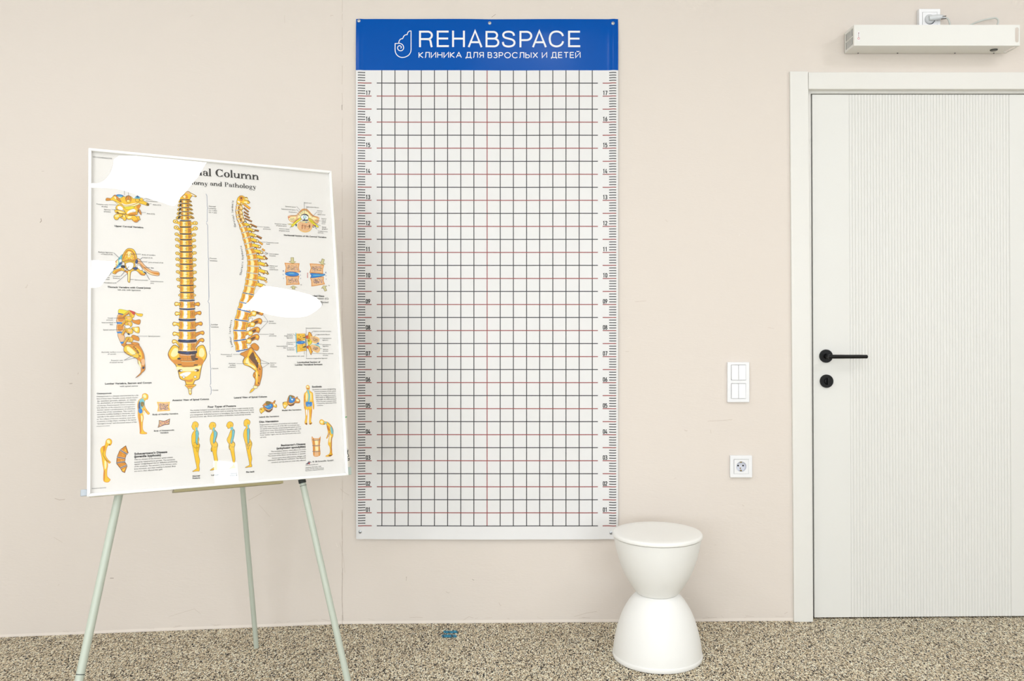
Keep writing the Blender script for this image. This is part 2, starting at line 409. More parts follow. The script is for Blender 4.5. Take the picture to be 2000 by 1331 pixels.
for k, (x0, x1, z0, z1) in enumerate(WINS):
    bm = bmesh.new(); fw_ = .02 if k == 0 else .05
    for a, b_, c_, d_ in ((x0,x0+fw_,z0,z1),(x1-fw_,x1,z0,z1),(x0+fw_,x1-fw_,z0,z0+fw_),(x0+fw_,x1-fw_,z1-fw_,z1)): bx(bm, a, b_, RY-.05, RY+.01, c_, d_)
    if k: bx(bm, (x0+x1)/2-.025, (x0+x1)/2+.025, RY-.05, RY+.01, z0+fw_, z1-fw_)
    win = struct(link_bm('window_%d' % (k+1), bm, M_trim))
    bm = bmesh.new(); bx(bm, x0+fw_, x1-fw_, RY-.03, RY-.02, z0+fw_, z1-fw_, 1)
    for f_ in bm.faces:
        if all(v_.co.y > RY-.025 for v_ in f_.verts): f_.material_index = 0
    link_bm('pane', bm, [M_win if k == 0 else M_winfill, M_trim], win)

# ------------------------------------------------------------------ ceiling lights
def light_panel(name, outline, label, group=None):
    bm = bmesh.new(); pts = smooth_pts([(x, y) for x, y in outline], True, 2) if len(outline) > 4 else outline
    cx = sum(p[0] for p in pts)/len(pts); cy = sum(p[1] for p in pts)/len(pts)
    root = empty(name, label, 'ceiling light', (cx, cy, CEIL), group)
    big = [((p[0]-cx)*1.03, (p[1]-cy)*1.03, -.022) for p in pts]
    prism(bm, big, (0, 0, .0215)); link_bm('housing', bm, M_lampw, root)
    bm = bmesh.new(); prism(bm, [(p[0]-cx, p[1]-cy, -.028) for p in pts], (0, 0, .0055), 1)
    bmesh.ops.recalc_face_normals(bm, faces=bm.faces)
    for f_ in bm.faces:
        if f_.normal.z < -.9: f_.material_index = 0
    link_bm('diffuser', bm, [M_lamp, M_lampw], root)
    return root
TLC = [(-0.172,-2.31),(0.0,-2.185),(0.18,-2.07),(0.222,-2.13),(0.258,-2.23),(0.276,-2.31),(0.298,-2.387),(0.312,-2.461),(0.338,-2.56),(0.26,-2.566),(0.179,-2.575),(0.084,-2.579),(0.009,-2.584),(-0.051,-2.61),(-0.123,-2.658),(-.19,-2.7),(-.18,-2.64),(-0.116,-2.602),(-0.104,-2.549),(-0.12,-2.468),(-0.149,-2.399)]  # lamp outlines shaped to mirror as the white patches on the glass
CTR = [(1.57,-3.483),(1.537,-3.361),(1.498,-3.227),(1.455,-3.109),(1.49,-3.078),(1.589,-3.055),(1.697,-3.037),(1.813,-3.026),(1.915,-3.035),(2.018,-3.087),(2.066,-3.142),(2.088,-3.236),(2.087,-3.323),(2.036,-3.384),(1.942,-3.427),(1.831,-3.447),(1.705,-3.446),(1.638,-3.454)]
LFT = [(0.28,-3.41),(0.407,-3.33),(0.445,-3.313),(0.477,-3.374),(0.504,-3.473),(0.526,-3.553),(0.547,-3.634),(0.541,-3.682),(0.47,-3.7),(.36,-3.6)]
light_panel('ceiling_light', TLC, 'unseen ceiling light, outline made up for its reflection at the top left of the chart glass')
light_panel('ceiling_light', CTR, 'unseen ceiling light, outline made up for its reflection in the middle of the chart glass')
light_panel('ceiling_light', LFT, 'small unseen ceiling light, outline made up for its reflection at the left edge of the chart glass')
FILL_PANELS = [(-1.9,-2.3),(2.5,-1.75),(-1.5,-4.4),(0.15,-5.5),(4.6,-4.4),(-2.9,-5.6)]  # extra panels added out of view to even out the room light
for x, y in FILL_PANELS:
    s = .3
    light_panel('ceiling_light', [(x-s,y-s),(x+s,y-s),(x+s,y+s),(x-s,y+s)], 'square flat ceiling light panel added out of view to light the room', 'added square ceiling panels')

# ------------------------------------------------------------------ door
def lean(p, k, zt): return Vector((p[0]+k*(zt-p[2]), p[1], p[2]))
AY = -0.012
tl, tr_, br, bl = wp(1543,139.5,AY), wp(1578.5,139.5,AY), wp(1588,1214,AY), wp(1551,1214,AY)
bl.z = fz(bl.x); br.z = fz(br.x)
bm = bmesh.new(); prism(bm, [bl, br, tr_, tl], (0, .045, 0)); struct(link_bm('trim_1', bm, M_trim, bevel=.0012))
hy = -0.010
a, c = wp(1579.3,141,hy), wp(2068,141,hy); e, d_ = wp(2068,174,hy), wp(1579.3,174,hy)
bm = bmesh.new(); prism(bm, [d_, e, c, a], (0, .043, 0)); struct(link_bm('trim_2', bm, M_trim, bevel=.0012))
a = wp(2069,139.5,AY); c = wp(2105,139.5,AY); e = wp(2113,1210,AY); d_ = wp(2077,1210,AY); e.z = fz(e.x); d_.z = fz(d_.x)
bm = bmesh.new(); prism(bm, [d_, e, c, a], (0, .045, 0)); struct(link_bm('trim_3', bm, M_trim, bevel=.0012))
# jamb: the flat rebate behind the architraves
JY = 0.018
bm = bmesh.new()
a = wp(1570,168,JY); c = wp(1583.5,168,JY); e = wp(1588.3,1212,JY); d_ = wp(1577,1212,JY); d_.z = fz(d_.x); e.z = fz(e.x)
prism(bm, [d_, e, c, a], (0, .06, 0))
prism(bm, [wp(1583.6,183,JY), wp(2068,183,JY), wp(2068,168,JY), wp(1583.6,168,JY)], (0, .06, 0))
struct(link_bm('trim_4', bm, M_trim, bevel=.0008))

LY = 0.020
ztop = wp(0,184.8,LY).z; xl = wp(1586.3,0,LY).x; LW = .905; KD = .0045
rib0 = wp(1658.3,0,LY).x-xl; pitch = .01165; nr = int((LW-2*rib0)/pitch)
prof = [(0, 0)]
for i in range(nr):
    x0 = rib0+i*pitch
    for t, dep in ((0,.0022),(.10,.0004),(.28,-.0004),(.5,-.0007),(.72,-.0004),(.90,.0004)): prof.append((x0+t*pitch, dep))
prof.append((rib0+nr*pitch, .0022)); prof.append((rib0+nr*pitch+.0008, 0)); prof.append((LW, 0))
prof.insert(1, (rib0-.0008, 0))
vv = []; ff = []
def rowpt(x, y, z):
    return (xl+x+KD*(ztop-z), LY+y, z)
n = len(prof)
def zlow(x): return fz(xl+x)+.006
for x, y in prof: vv.append(rowpt(x, y, ztop))
for x, y in prof: vv.append(rowpt(x, y, zlow(x)))
for x, y in prof: vv.append(rowpt(x, .04, ztop))
for x, y in prof: vv.append(rowpt(x, .04, zlow(x)))
for i in range(n-1):
    ff.append((i, n+i, n+i+1, i+1)); ff.append((2*n+i, i, i+1, 2*n+i+1)); ff.append((n+i, 3*n+i, 3*n+i+1, n+i+1)); ff.append((2*n+i+1, 3*n+i+1, 3*n+i, 2*n+i))
ff.append((0, 2*n, 3*n, n)); ff.append((n-1, 2*n-1, 4*n-1, 3*n-1))
door = struct(link_mesh('door_1', vv, ff, M_door))
tag(door, 'white door leaf with fine vertical ribs and black handle')
MY = Matrix.Rotation(PI/2, 4, 'X')      # local z -> -y (out of the wall)
c0 = wp(1613.5,696,LY-.004)
hd = empty('door_handle', M=Matrix.Translation((c0.x, LY, c0.z))); hd.parent = door
bm = bmesh.new(); lathe(bm, [(0,0),(.0255,0),(.0255,.0065),(.0245,.008),(0,.008)], MY, 48); link_bm('rosette', bm, M_black, hd, smooth=True)
bm = bmesh.new(); lathe(bm, [(.0105,.008),(.0095,.014),(.009,.040),(.0092,.052),(.0,.054)], MY, 24)
tube(bm, smooth_pts([(-.004,-.047,0),(.01,-.049,0),(.06,-.049,.0),(.13,-.048,0),(.1405,-.048,0),(.1435,-.048,0)], False, 4), [.0066,.0074,.0078,.0078]+[.0076]*4+[.0073]*4+[.007]*4+[.0066,.005,.0042,.003,.0016], 18)
link_bm('lever', bm, M_black, hd, smooth=True)
c1 = wp(1614.5,745,LY-.004)
lk = empty('thumb_turn', M=Matrix.Translation((c1.x, LY, c1.z))); lk.parent = door
bm = bmesh.new(); lathe(bm, [(0,0),(.0255,0),(.0255,.0065),(.0245,.008),(0,.008)], MY, 48); link_bm('rosette', bm, M_black, lk, smooth=True)
bm = bmesh.new(); lathe(bm, [(.011,.008),(.0105,.014),(0,.0145)], MY, 24); bx(bm, -.0032, .0032, -.028, -.013, -.013, .013); link_bm('turn_knob', bm, M_black, lk, bevel=.001)

# ------------------------------------------------------------------ switches and sockets
def plate(root, w, h, d0, d1, holes, m_):
    """frame plate with rectangular holes: local x right, z up, front at -d1"""
    bm = bmesh.new()
    xs = sorted({-w/2, w/2, *[a for hh in holes for a in (hh[0], hh[1])]}); zs = sorted({-h/2, h/2, *[a for hh in holes for a in (hh[2], hh[3])]})
    for x0, x1 in zip(xs, xs[1:]):
        for z0, z1 in zip(zs, zs[1:]):
            cx, cz = (x0+x1)/2, (z0+z1)/2
            if any(hh[0] < cx < hh[1] and hh[2] < cz < hh[3] for hh in holes): continue
            bx(bm, x0, x1, -d1, -d0, z0, z1)
    bmesh.ops.remove_doubles(bm, verts=bm.verts, dist=1e-6)
    seen = {}
    for f in list(bm.faces):
        k = tuple(round(q, 6) for q in f.calc_center_median())
        if k in seen: seen[k].append(f)
        else: seen[k] = [f]
    bmesh.ops.delete(bm, geom=[f for fs in seen.values() if len(fs) > 1 for f in fs], context='FACES_ONLY')
    return link_bm('cover_frame', bm, m_, root, bevel=.002, seg=3)

s_ = (D-.012)/FPX
c = wp(1442.5,747.2,-.012)
sw = empty('light_switch', 'white double light switch plate with four rockers beside the door', 'light switch', (c.x, 0, c.z))
hx = .0275
hz = [((747.2-742.8)*s_, (747.2-713.3)*s_), ((747.2-778.8)*s_, (747.2-749.8)*s_)]
plate(sw, 43.2*s_, 78.6*s_, 0, .011, [(-hx, hx, a, b_) for a, b_ in hz], M_socket)
for a, b_ in hz:
    for x0, x1 in ((-hx+.0006, -.0005), (.0005, hx-.0006)):
        bm = bmesh.new()
        z0, z1 = a+.0007, b_-.0007
        front = [(x0,-.0152,z0),(x1,-.0152,z0),(x1,-.0125,z1),(x0,-.0125,z1)]
        v = [bm.verts.new(p) for p in front]+[bm.verts.new((p[0],-.002,p[2])) for p in front]
        for f in ((0,1,2,3),(7,6,5,4),(0,4,5,1),(1,5,6,2),(2,6,7,3),(3,7,4,0)): bm.faces.new([v[i] for i in f])
        link_bm('rocker', bm, M_socket, sw, bevel=.0006)
    bm = bmesh.new(); bx(bm, -hx, hx, -.0018, -.0002, a, b_); link_bm('rocker_well', bm, M_dark, sw)

def socket(name, label, cx, cz, w, d1, plug=False):
    root = empty(name, label, 'wall socket', (cx, 0, cz), None)
    h = .0275; r = .0195
    plate(root, w, w, 0, d1, [(-h, h, -h, h)], M_socket)
    # insert with a round recess
    bm = bmesh.new(); nseg = 48; yf = -d1-.0006
    hh = h-.0006
    outer = []
    for i in range(nseg):
        a = 2*PI*i/nseg+PI/4; ca, sa = math.cos(a), math.sin(a); k = hh/max(abs(ca), abs(sa)); outer.append((k*ca, k*sa))
    inner = [(r*math.cos(2*PI*i/nseg+PI/4), r*math.sin(2*PI*i/nseg+PI/4)) for i in range(nseg)]
    yb = -max(d1-.016, .0006)
    O1 = [bm.verts.new((x, yf, z)) for x, z in outer]; I1 = [bm.verts.new((x, yf, z)) for x, z in inner]
    I2 = [bm.verts.new((x*.97, yb, z*.97)) for x, z in inner]; O2 = [bm.verts.new((x, yb+.0003, z)) for x, z in outer]
    for i in range(nseg):
        j = (i+1) % nseg
        bm.faces.new((O1[i], O1[j], I1[j], I1[i])); f = bm.faces.new((I1[i], I1[j], I2[j], I2[i])); f.material_index = 1
        bm.faces.new((O1[i], O2[i], O2[j], O1[j]))
    f = bm.faces.new(I2); f.material_index = 1
    ins = link_bm('insert', bm, [M_socket, M_sockd], root)
    if not plug:
        for x in (-.0095, .0095):
            bm = bmesh.new(); lathe(bm, [(0,0),(.0032,0),(.0032,.0006),(0,.0006)], Matrix.Translation((x, yb-.0001, .002)) @ MY, 20); link_bm('pin_hole', bm, M_dark, ins)
        bm = bmesh.new(); lathe(bm, [(0,0),(.0026,0),(.0026,.0007),(0,.0007)], Matrix.Translation((-.001, yb-.0001, -.008)) @ MY, 16); link_bm('center_screw', bm, M_brass, ins)
        for zz, sg in ((-.0155, -1), (.0165, 1)):
            bm = bmesh.new(); bx(bm, -.003, .003, -d1+.001, yb-.0002, zz-.0018, zz+.0018); link_bm('earth_clip', bm, M_brass, ins, bevel=.0005)
    return root, yf
c = wp(1447.8,912,-.012)
socket('wall_socket', 'empty white power socket on the wall below the light switch', c.x, c.z, 43.2*s_, .012)
xs0, xs1 = wp(1795,0,-.02).x, wp(1837,0,-.02).x; zt = wp(0,17,-.02).z; sw_ = xs1-xs0
socket('wall_socket', 'white power socket with a plug in it, above the long white box', (xs0+xs1)/2, zt-sw_/2, sw_, .020, plug=True)

# ------------------------------------------------------------------ air purifier over the door
X0, X1 = wp(1668,0,-.1).x, wp(1992,0,-.1).x; Z1, Z0 = wp(0,48.5,-.1).z, wp(0,89.3,-.1).z
ap = empty('air_purifier', 'long white metal air recirculator box on the wall above the door', 'air purifier', ((X0+X1)/2, 0, Z0))
def L(p): return (p[0]-(X0+X1)/2, p[1], p[2]-Z0)
W2 = (X1-X0)/2; HH = Z1-Z0
bm = bmesh.new()
xf = W2-.0235            # inner end wall; past it the sheet runs on as a slotted flange
t = .0012
bx(bm, -W2+.002, xf, -.1, -.1+t, 0, HH); bx(bm, -W2+.002, xf, -.1+t, -.004, 0, t); bx(bm, -W2+.002, xf, -.1+t, -.004, HH-t, HH); bx(bm, xf-t, xf, -.1+t, -.004, t, HH-t)
# flange with slot in the front, and a slot in the bottom sheet
sx0, sx1, sz0, sz1 = wp(1982.6,0,-.1).x-(X0+X1)/2, wp(1989.6,0,-.1).x-(X0+X1)/2, wp(0,83,-.1).z-Z0, wp(0,53.5,-.1).z-Z0
def slot_plate(place, a0, a1, b0, b1, s0, s1, u0, u1):
    """plate a0..a1 x b0..b1 with a rounded slot s0..s1 x u0..u1"""
    n = 16; rr_ = (s1-s0)/2; inner = []
    for i in range(n+1): a = PI*i/n; inner.append(((s0+s1)/2+rr_*math.cos(a), u1-rr_+rr_*math.sin(a)))
    for i in range(n+1): a = PI+PI*i/n; inner.append(((s0+s1)/2+rr_*math.cos(a), u0+rr_+rr_*math.sin(a)))
    cx, cy = (a0+a1)/2, (b0+b1)/2; outer = []
    for x, y in inner:
        dx, dy = x-(s0+s1)/2, y-(u0+u1)/2
        k = min(((a1-a0)/2)/abs(dx) if abs(dx) > 1e-9 else 1e9, ((b1-b0)/2)/abs(dy) if abs(dy) > 1e-9 else 1e9)
        outer.append((cx+dx*k, cy+dy*k))
    m_ = len(inner)
    # rectangle corners are added where the outline changes side
    for d_ in (0, 1):
        A = [bm.verts.new(place(x, y, d_)) for x, y in inner]; B = [bm.verts.new(place(x, y, d_)) for x, y in outer]
        for i in range(m_):
            j = (i+1) % m_
            bm.faces.new((A[i], A[j], B[j], B[i]))
            p, q_ = outer[i], outer[j]
            if abs(p[0]-q_[0]) > 1e-6 and abs(p[1]-q_[1]) > 1e-6:
                cr_ = (a1 if max(p[0], q_[0]) > cx else a0, b1 if max(p[1], q_[1]) > cy else b0)
                bm.faces.new((B[i], B[j], bm.verts.new(place(cr_[0], cr_[1], d_))))
        if d_ == 0: A0 = A
    for i in range(m_):
        j = (i+1) % m_; bm.faces.new((A0[i], A0[j], A[j], A[i]))
slot_plate(lambda x, y, d_: (x, -.1+t*d_, y), xf, W2, 0, HH, sx0, sx1, sz0, sz1)
slot_plate(lambda x, y, d_: (x, y, t*d_), xf, W2, -.1+t, -.004, sx0, sx1, -.085, -.02)
bx(bm, xf, W2, -.1+t, -.004, HH-t, HH)
link_bm('housing', bm, M_metal, ap)
# end grille
gr = bmesh.new()
gx0, gx1 = -W2, -W2+.0018
bx(gr, gx0, gx1, -.1, -.088, 0, HH); bx(gr, gx0, gx1, -.016, -.004, 0, HH); bx(gr, gx0, gx1, -.088, -.016, HH-.009, HH); bx(gr, gx0, gx1, -.088, -.016, 0, .009)
for i in range(1, 7):
    y = -.088+.072*i/7; bx(gr, gx0, gx1, y-.0016, y+.0016, .009, HH-.009)
bx(gr, gx0-.0004, gx1, -.088, -.016, HH/2-.0016, HH/2+.0016)
eg = link_bm('end_grille', gr, M_metal, ap)
bm = bmesh.new(); bx(bm, -W2+.010, -W2+.012, -.092, -.012, .004, HH-.004); link_bm('shade_backing', bm, M_grille, eg)  # dark plate colours in the shade behind the slots
# slanted logo plate, standing text reading upwards
lb = bmesh.new(); lx = wp(1677,0,-.1).x-(X0+X1)/2; lz0, lz1 = wp(0,80,-.1).z-Z0, wp(0,61.5,-.1).z-Z0
LS = Sheet(); yy = .0003
rr_ = .0052
LS.poly([(lx+rr_*math.cos(a)*1, (lz0+rr_)+rr_*math.sin(a)) for a in [PI+PI*i/12 for i in range(13)]]+[(lx+rr_*math.cos(a), (lz1-rr_)+rr_*math.sin(a)) for a in [PI*i/12 for i in range(13)]], yy, 0)
LS.stroke([(lx+.0034*math.cos(2*PI*i/16), lz0+.009+.0034*math.sin(2*PI*i/16)) for i in range(16)], .0013, yy+.0002, 1, True)
for i in range(7): LS.stroke([(lx-.0016+.0006*(i % 2), lz0+.0150+i*.0021), (lx+.0017-.0007*(i % 3), lz0+.0150+i*.0021+.0006*(i % 2))], .0011, yy+.0002, 2)
LS.stroke([(lx-.0017, lz0+.0296), (lx+.0018, lz0+.0296)], .0022, yy+.0002, 2)
link_mesh('maker_label', [(x, -.1-l, z) for x, z, l in LS.v], LS.f, [M_label, M_red, M_labt], LS.m, ap)
sw2 = bmesh.new(); cxs = wp(1940.5,0,-.05).x-(X0+X1)/2
lathe(sw2, [(0,-.0030),(.0125,-.0030),(.0135,-.001),(.0135,0.0),(0,0)], Matrix.Translation((cxs, -.052, -.0001)), 32); link_bm('power_switch', sw2, M_switch, ap, smooth=True)
for px in (1676, 1753, 1865, 1941):
    b2 = bmesh.new(); lathe(b2, [(0,-.0022),(.0022,-.0018),(.0028,0),(0,0)], Matrix.Translation((wp(px,0,-.012).x-(X0+X1)/2, -.012, -.0001)), 16); link_bm('screw', b2, M_steeld, ap)
b2 = bmesh.new(); bx(b2, -W2+.0004, W2-.02, -.0038, -.0004, .002, HH-.002); link_bm('mounting_bracket', b2, M_bracket, ap)
# cord and plug
cy_ = -.038
def cp(px, py, y=cy_): return Vector(L(wp(px, py, y)))
top = HH+.004
pts = [cp(1845.5,35.2), cp(1849.5,35.6), cp(1852.5,38.5), cp(1854.6,44), cp(1856.5,51)]
p0 = pts[-1]
path = pts+[Vector((p0.x+.006, -.045, top+.010)), Vector((p0.x+.03, -.055, top)), Vector((p0.x+.055, -.06, top)), Vector((p0.x+.04, -.05, top)), cp(1890,51.5,-.05), cp(1905,44.5), cp(1922,38.8), cp(1938,35.6), cp(1945,35.4), cp(1949,38.6), cp(1949.6,43), cp(1948,49), Vector((cp(1946,52).x, -.05, top+.004)), Vector((cp(1938,52).x, -.06, top)), Vector((cp(1920,52).x, -.065, top)), Vector((cp(1908,52).x, -.062, top-.004))]
bm = bmesh.new(); tube(bm, smooth_pts([tuple(p) for p in path], False, 6), .0033, 12); cord = link_bm('power_cord', bm, M_cord, ap, smooth=True)
pc = cp(1816,37.3,-.022)
bm = bmesh.new()
lathe(bm, [(0,-.006),(.0175,-.006),(.0180,0),(.0165,.004),(.012,.008),(0,.009)], Matrix.Translation((pc.x, -.0215, pc.z)) @ MY, 40)
tube(bm, smooth_pts([(pc.x-.008,-.034,pc.z-.001),(pc.x+.012,-.037,pc.z+.0005),(pc.x+.032,-.039,pc.z+.002),(pc.x+.040,-.0385,pc.z+.003),cp(1846,35.2)], False, 4), [.0095]*4+[.0105,.0105,.010,.0095]+[.009,.008,.0075,.007]+[.0062,.006,.0055,.005]+[.0045], 18)
link_bm('plug', bm, M_plug, cord, smooth=True)
for i in range(5):
    for sg in (-1, 1):
        x = cp(1837.5+2*i, 35).x; z = cp(0, 36.1-.5*i*.5).z+sg*.0046
        b2 = bmesh.new(); bx(b2, x-.0007, x+.0007, -.047, -.0425, z-.0016, z+.0016); link_bm('strain_rib', b2, M_bracket, cord)

# ------------------------------------------------------------------ stool
sx, sy = 0.4395, -0.330
st = empty('stool', 'round white plastic hourglass stool standing in front of the wall by the grid banner', 'stool', (sx, sy, fz(sx)+.0004))
KS = 1.0
def lath(name, prof, m_, n=96):
    bm = bmesh.new(); lathe(bm, prof, None, n); return link_bm(name, bm, m_, st, smooth=True)
def dens(prof, k=6): return smooth_pts(prof, False, k)
low = [(.1475,.0),(.1525,.0015),(.1545,.006),(.1547,.012),(.1535,.0165)]
lath('lower_body', [(0,.0)]+low+dens([(.1523,.0175),(.149,.046),(.1435,.075),(.134,.112),(.1185,.153),(.0985,.188),(.082,.2085),(.0715,.217),(.068,.219)])+[(0,.219)], M_stool)
lath('upper_body', [(0,.219)]+dens([(.0655,.219),(.0725,.223),(.086,.2415),(.1035,.2685),(.1195,.300),(.1325,.336),(.1415,.37),(.1475,.40),(.1500,.4122)])+[(.1502,.4135),(.1470,.4136),(0,.4136)], M_stool)
lath('seat', [(0,.4136),(.1470,.4137),(.1470,.4150),(.1515,.4152),(.1535,.4168),(.1542,.4205),(.1536,.425),(.1512,.4282),(.147,.4296),(.12,.4300),(0,.4302)], M_seat)

# ------------------------------------------------------------------ blue tape on the floor
def tape(label, x0, x1, y0, y1, sd):
    r_ = random.Random(sd); nx = 26; V = []; F_ = []; mm = []
    for i in range(nx+1):
        x = x0+(x1-x0)*i/nx; a = y0+r_.uniform(-.004,.004); c_ = y1+r_.uniform(-.004,.004)
        V += [(x+.004, c_, fz(x)+.0012), (x-.002, a, fz(x)+.0012)]
    for i in range(nx):
        F_.append((2*i, 2*i+1, 2*i+3, 2*i+2)); mm.append(1 if (i+sd) % 6 in (0, 3) or r_.random() < .2 else 0)
    o = link_mesh('floor_tape', V, F_, [M_tape, M_tape2], mm); md = o.modifiers.new('thickness', 'SOLIDIFY'); md.thickness = .001; md.offset = -1
    tag(o, label, 'tape', 'blue tape strips on the floor')
tape('short worn strip of blue tape on the floor, nearer the wall', -.322, -.270, -.082, -.104, 1)
tape('short worn strip of blue tape on the floor, farther from the wall', -.324, -.272, -.121, -.146, 4)

# ------------------------------------------------------------------ wall banner with the measuring grid
BY = -0.009
bs = (D+BY)/FPX
def bxz(px, py): return ((px-1035)*bs, HC-(py-617)*bs)
BL_, BR_, BT, BB = 695.3, 1207.4, 36.6, 1053.6
def bdisp(x, z):
    """how far the vinyl stands off its hanging plane"""
    u = (x/bs+1035-BL_)/(BR_-BL_); v = ((HC-z)/bs+617-BT)/(BB-BT)
    d = .0012*math.sin(7*u+3*v)+.0010*math.sin(17*u-2.0*v+1.3)*(1-.5*v)+.0009*math.sin(5*v+9*u*v)
    d += .0075*math.sin(PI*min(max(u,0),1))**.7*max(0, (v-.945)/.055)**1.5          # the free bottom hem stands away
    d -= .0035*max(0, (.028-v)/.028)**1.5                                          # top hem turns back to the wall
    d += .0030*math.exp(-((u-.014)/.012)**2)+.0040*math.exp(-((u-.982)/.012)**2)   # curled side hems
    for su, sv in ((.011,.006),(.510,.009),(.978,.010),(.017,.987),(.976,.988)):   # dimples at the screws
        r2 = ((u-su)*.5)**2+(v-sv)**2; d -= .0018*math.exp(-r2/.0006)
    return max(d, -.0065)
S2 = Sheet()
def bquad(x0, y0, x1, y1, mi, lay, nx=1, ny=1):
    for i in range(nx):
        for j in range(ny):
            a = [(x0+(x1-x0)*i/nx, y0+(y1-y0)*j/ny), (x0+(x1-x0)*(i+1)/nx, y0+(y1-y0)*j/ny), (x0+(x1-x0)*(i+1)/nx, y0+(y1-y0)*(j+1)/ny), (x0+(x1-x0)*i/nx, y0+(y1-y0)*(j+1)/ny)]
            b0 = len(S2.v); S2.v += [(*bxz(*p), lay) for p in a]; S2.f.append((b0, b0+1, b0+2, b0+3)); S2.m.append(mi)
HB = 137.6
bquad(BL_, HB, BR_, BB, 1, 0, 240, 200); bquad(BL_, BT, BR_, HB, 0, 0, 240, 30)
lw = .82
for i in range(17):
    x = 745.9+i*25.68
    bquad(x-lw, HB, x+lw, 1027.6, 3 if i == 8 else 2, .0004, 1, 180)
for i in range(35):
    y = 162.6+i*25.44
    if y > 1029: break
    bquad(736, y-lw, 1167.7, y+lw, 3 if i % 2 == 1 else 2, .0006, 110, 1)
DIG = {'0':[[(.25,.96),(.1,.9),(.06,.7),(.06,.3),(.1,.1),(.25,.04),(.4,.1),(.44,.3),(.44,.7),(.4,.9),(.25,.96)]], '1':[[(.06,.78),(.28,.95),(.28,0)]],
 '2':[[(.06,.74),(.1,.9),(.25,.96),(.4,.9),(.44,.74),(.36,.52),(.06,.07),(.47,.07)]], '3':[[(.06,.8),(.12,.92),(.25,.96),(.4,.9),(.43,.75),(.38,.6),(.22,.53),(.4,.46),(.45,.28),(.4,.1),(.25,.04),(.1,.08),(.05,.22)]],
 '4':[[(.28,1),(.05,.24),(.5,.24)],[(.38,.5),(.38,0)]], '5':[[(.45,.93),(.1,.93),(.08,.53),(.25,.62),(.41,.54),(.45,.32),(.4,.1),(.25,.04),(.1,.08),(.05,.2)]],
 '6':[[(.38,1),(.1,.5),(.06,.28),(.11,.1),(.25,.04),(.4,.1),(.45,.3),(.4,.5),(.25,.57),(.1,.5)]], '7':[[(.03,.93),(.46,.93),(.2,0)]],
 '8':[[(.25,.96),(.12,.9),(.09,.74),(.14,.6),(.25,.54),(.4,.44),(.45,.26),(.4,.1),(.25,.04),(.1,.1),(.05,.26),(.1,.44),(.25,.54),(.36,.6),(.41,.74),(.38,.9),(.25,.96)]]}
DIG['9'] = [[(.5-x, 1-y) for x, y in DIG['6'][0]]]
def numeral(s, px, py):
    for i, ch in enumerate(s):
        for pl in DIG[ch]: S2.stroke([bxz(px+i*4.55+x*7.4, py-y*8.3) for x, y in pl], .0029, .0005, 4)
for side in (0, 1):
    for i in range(176):
        y = 1027.6-i*5.088
        if y < HB+.6: break
        if i % 5 == 0:
            a, c_ = (699.3, 726.0) if side == 0 else (1177.0, 1203.4)
            bquad(a, y-.85, c_, y+.85, 3, .0006, 16, 1)
        else:
            a, c_ = (699.3, 713.6) if side == 0 else (1189.6, 1203.4)
            bquad(a, y-.8, c_, y+.8, 2, .0006, 10, 1)
    for k in range(1, 18):
        y = 1002.2-(k-1)*50.89
        a = 714.8 if side == 0 else 1177.6
        numeral('%02d' % k, a, y-2.0)
# heading: light grotesque capitals as strokes
def cap(*lines):
    for pl, sm in lines:
        P = [bxz(*p) for p in pl]; S2.stroke(smooth_pts(P, False, 5) if sm else P, .0073, .0005, 5)
T_, B_, W_ = 60.2, 92.3, 1.85
def stem(x): return ([(x, T_), (x, B_)], 0)
def bar(x0, x1, y): return ([(x0, y), (x1, y)], 0)
def bowl(x0, x1, y0, y1): 
    m_ = (y0+y1)/2; r_ = (y1-y0)/2
    return ([(x0, y0)]+[(x1-r_*1.1+r_*1.1*math.sin(a), m_-r_*math.cos(a)) for a in [PI*i/12 for i in range(13)]]+[(x0, y1)], 0)
cap(stem(820.4), bowl(820.4, 843.6, T_+W_, 76.6), ([(833,76.6),(838.2,77.2),(840.6,79.6),(841.6,83.5),(842.2,88.5),(843.6,92.3)], 0))
for x in (855.0, 1111.4): cap(stem(x), bar(x, x+21.4, T_+W_), bar(x, x+20.4, 75.6), bar(x, x+21.8, B_-W_))
cap(stem(885), stem(906.2), bar(885, 906.2, 75.8))
for x in (927.9, 1053.4): cap(([(x-12.5,B_),(x,T_+.3),(x+12.7,B_)], 0), bar(x-8, x+8, 82.6))
cap(stem(950.2), bowl(950.2, 970.9, T_+W_, 75.3), bowl(950.2, 973.4, 75.3, B_-W_))
cap(([(1003.9,69.6),(1002.8,65.6),(999,62.6),(993.3,61.7),(987,62.7),(983.3,66),(983.2,70),(986.2,73.2),(993,75.2),(1000.2,77.2),(1004.2,80.6),(1004.6,85),(1001.2,89),(994,90.7),(986.8,89.6),(983.2,86.4),(982.3,81.8)], 1))
cap(stem(1016.5), bowl(1016.5, 1037.7, T_+W_, 78.2))
cap(([(1099.6,70.6),(1097.4,66.2),(1092.8,62.8),(1086.6,61.7),(1080,63.2),(1075.4,68),(1073.7,76.2),(1075.4,84.6),(1080,89.2),(1086.8,90.8),(1093,89.6),(1097.6,86),(1099.8,80.8)], 1))
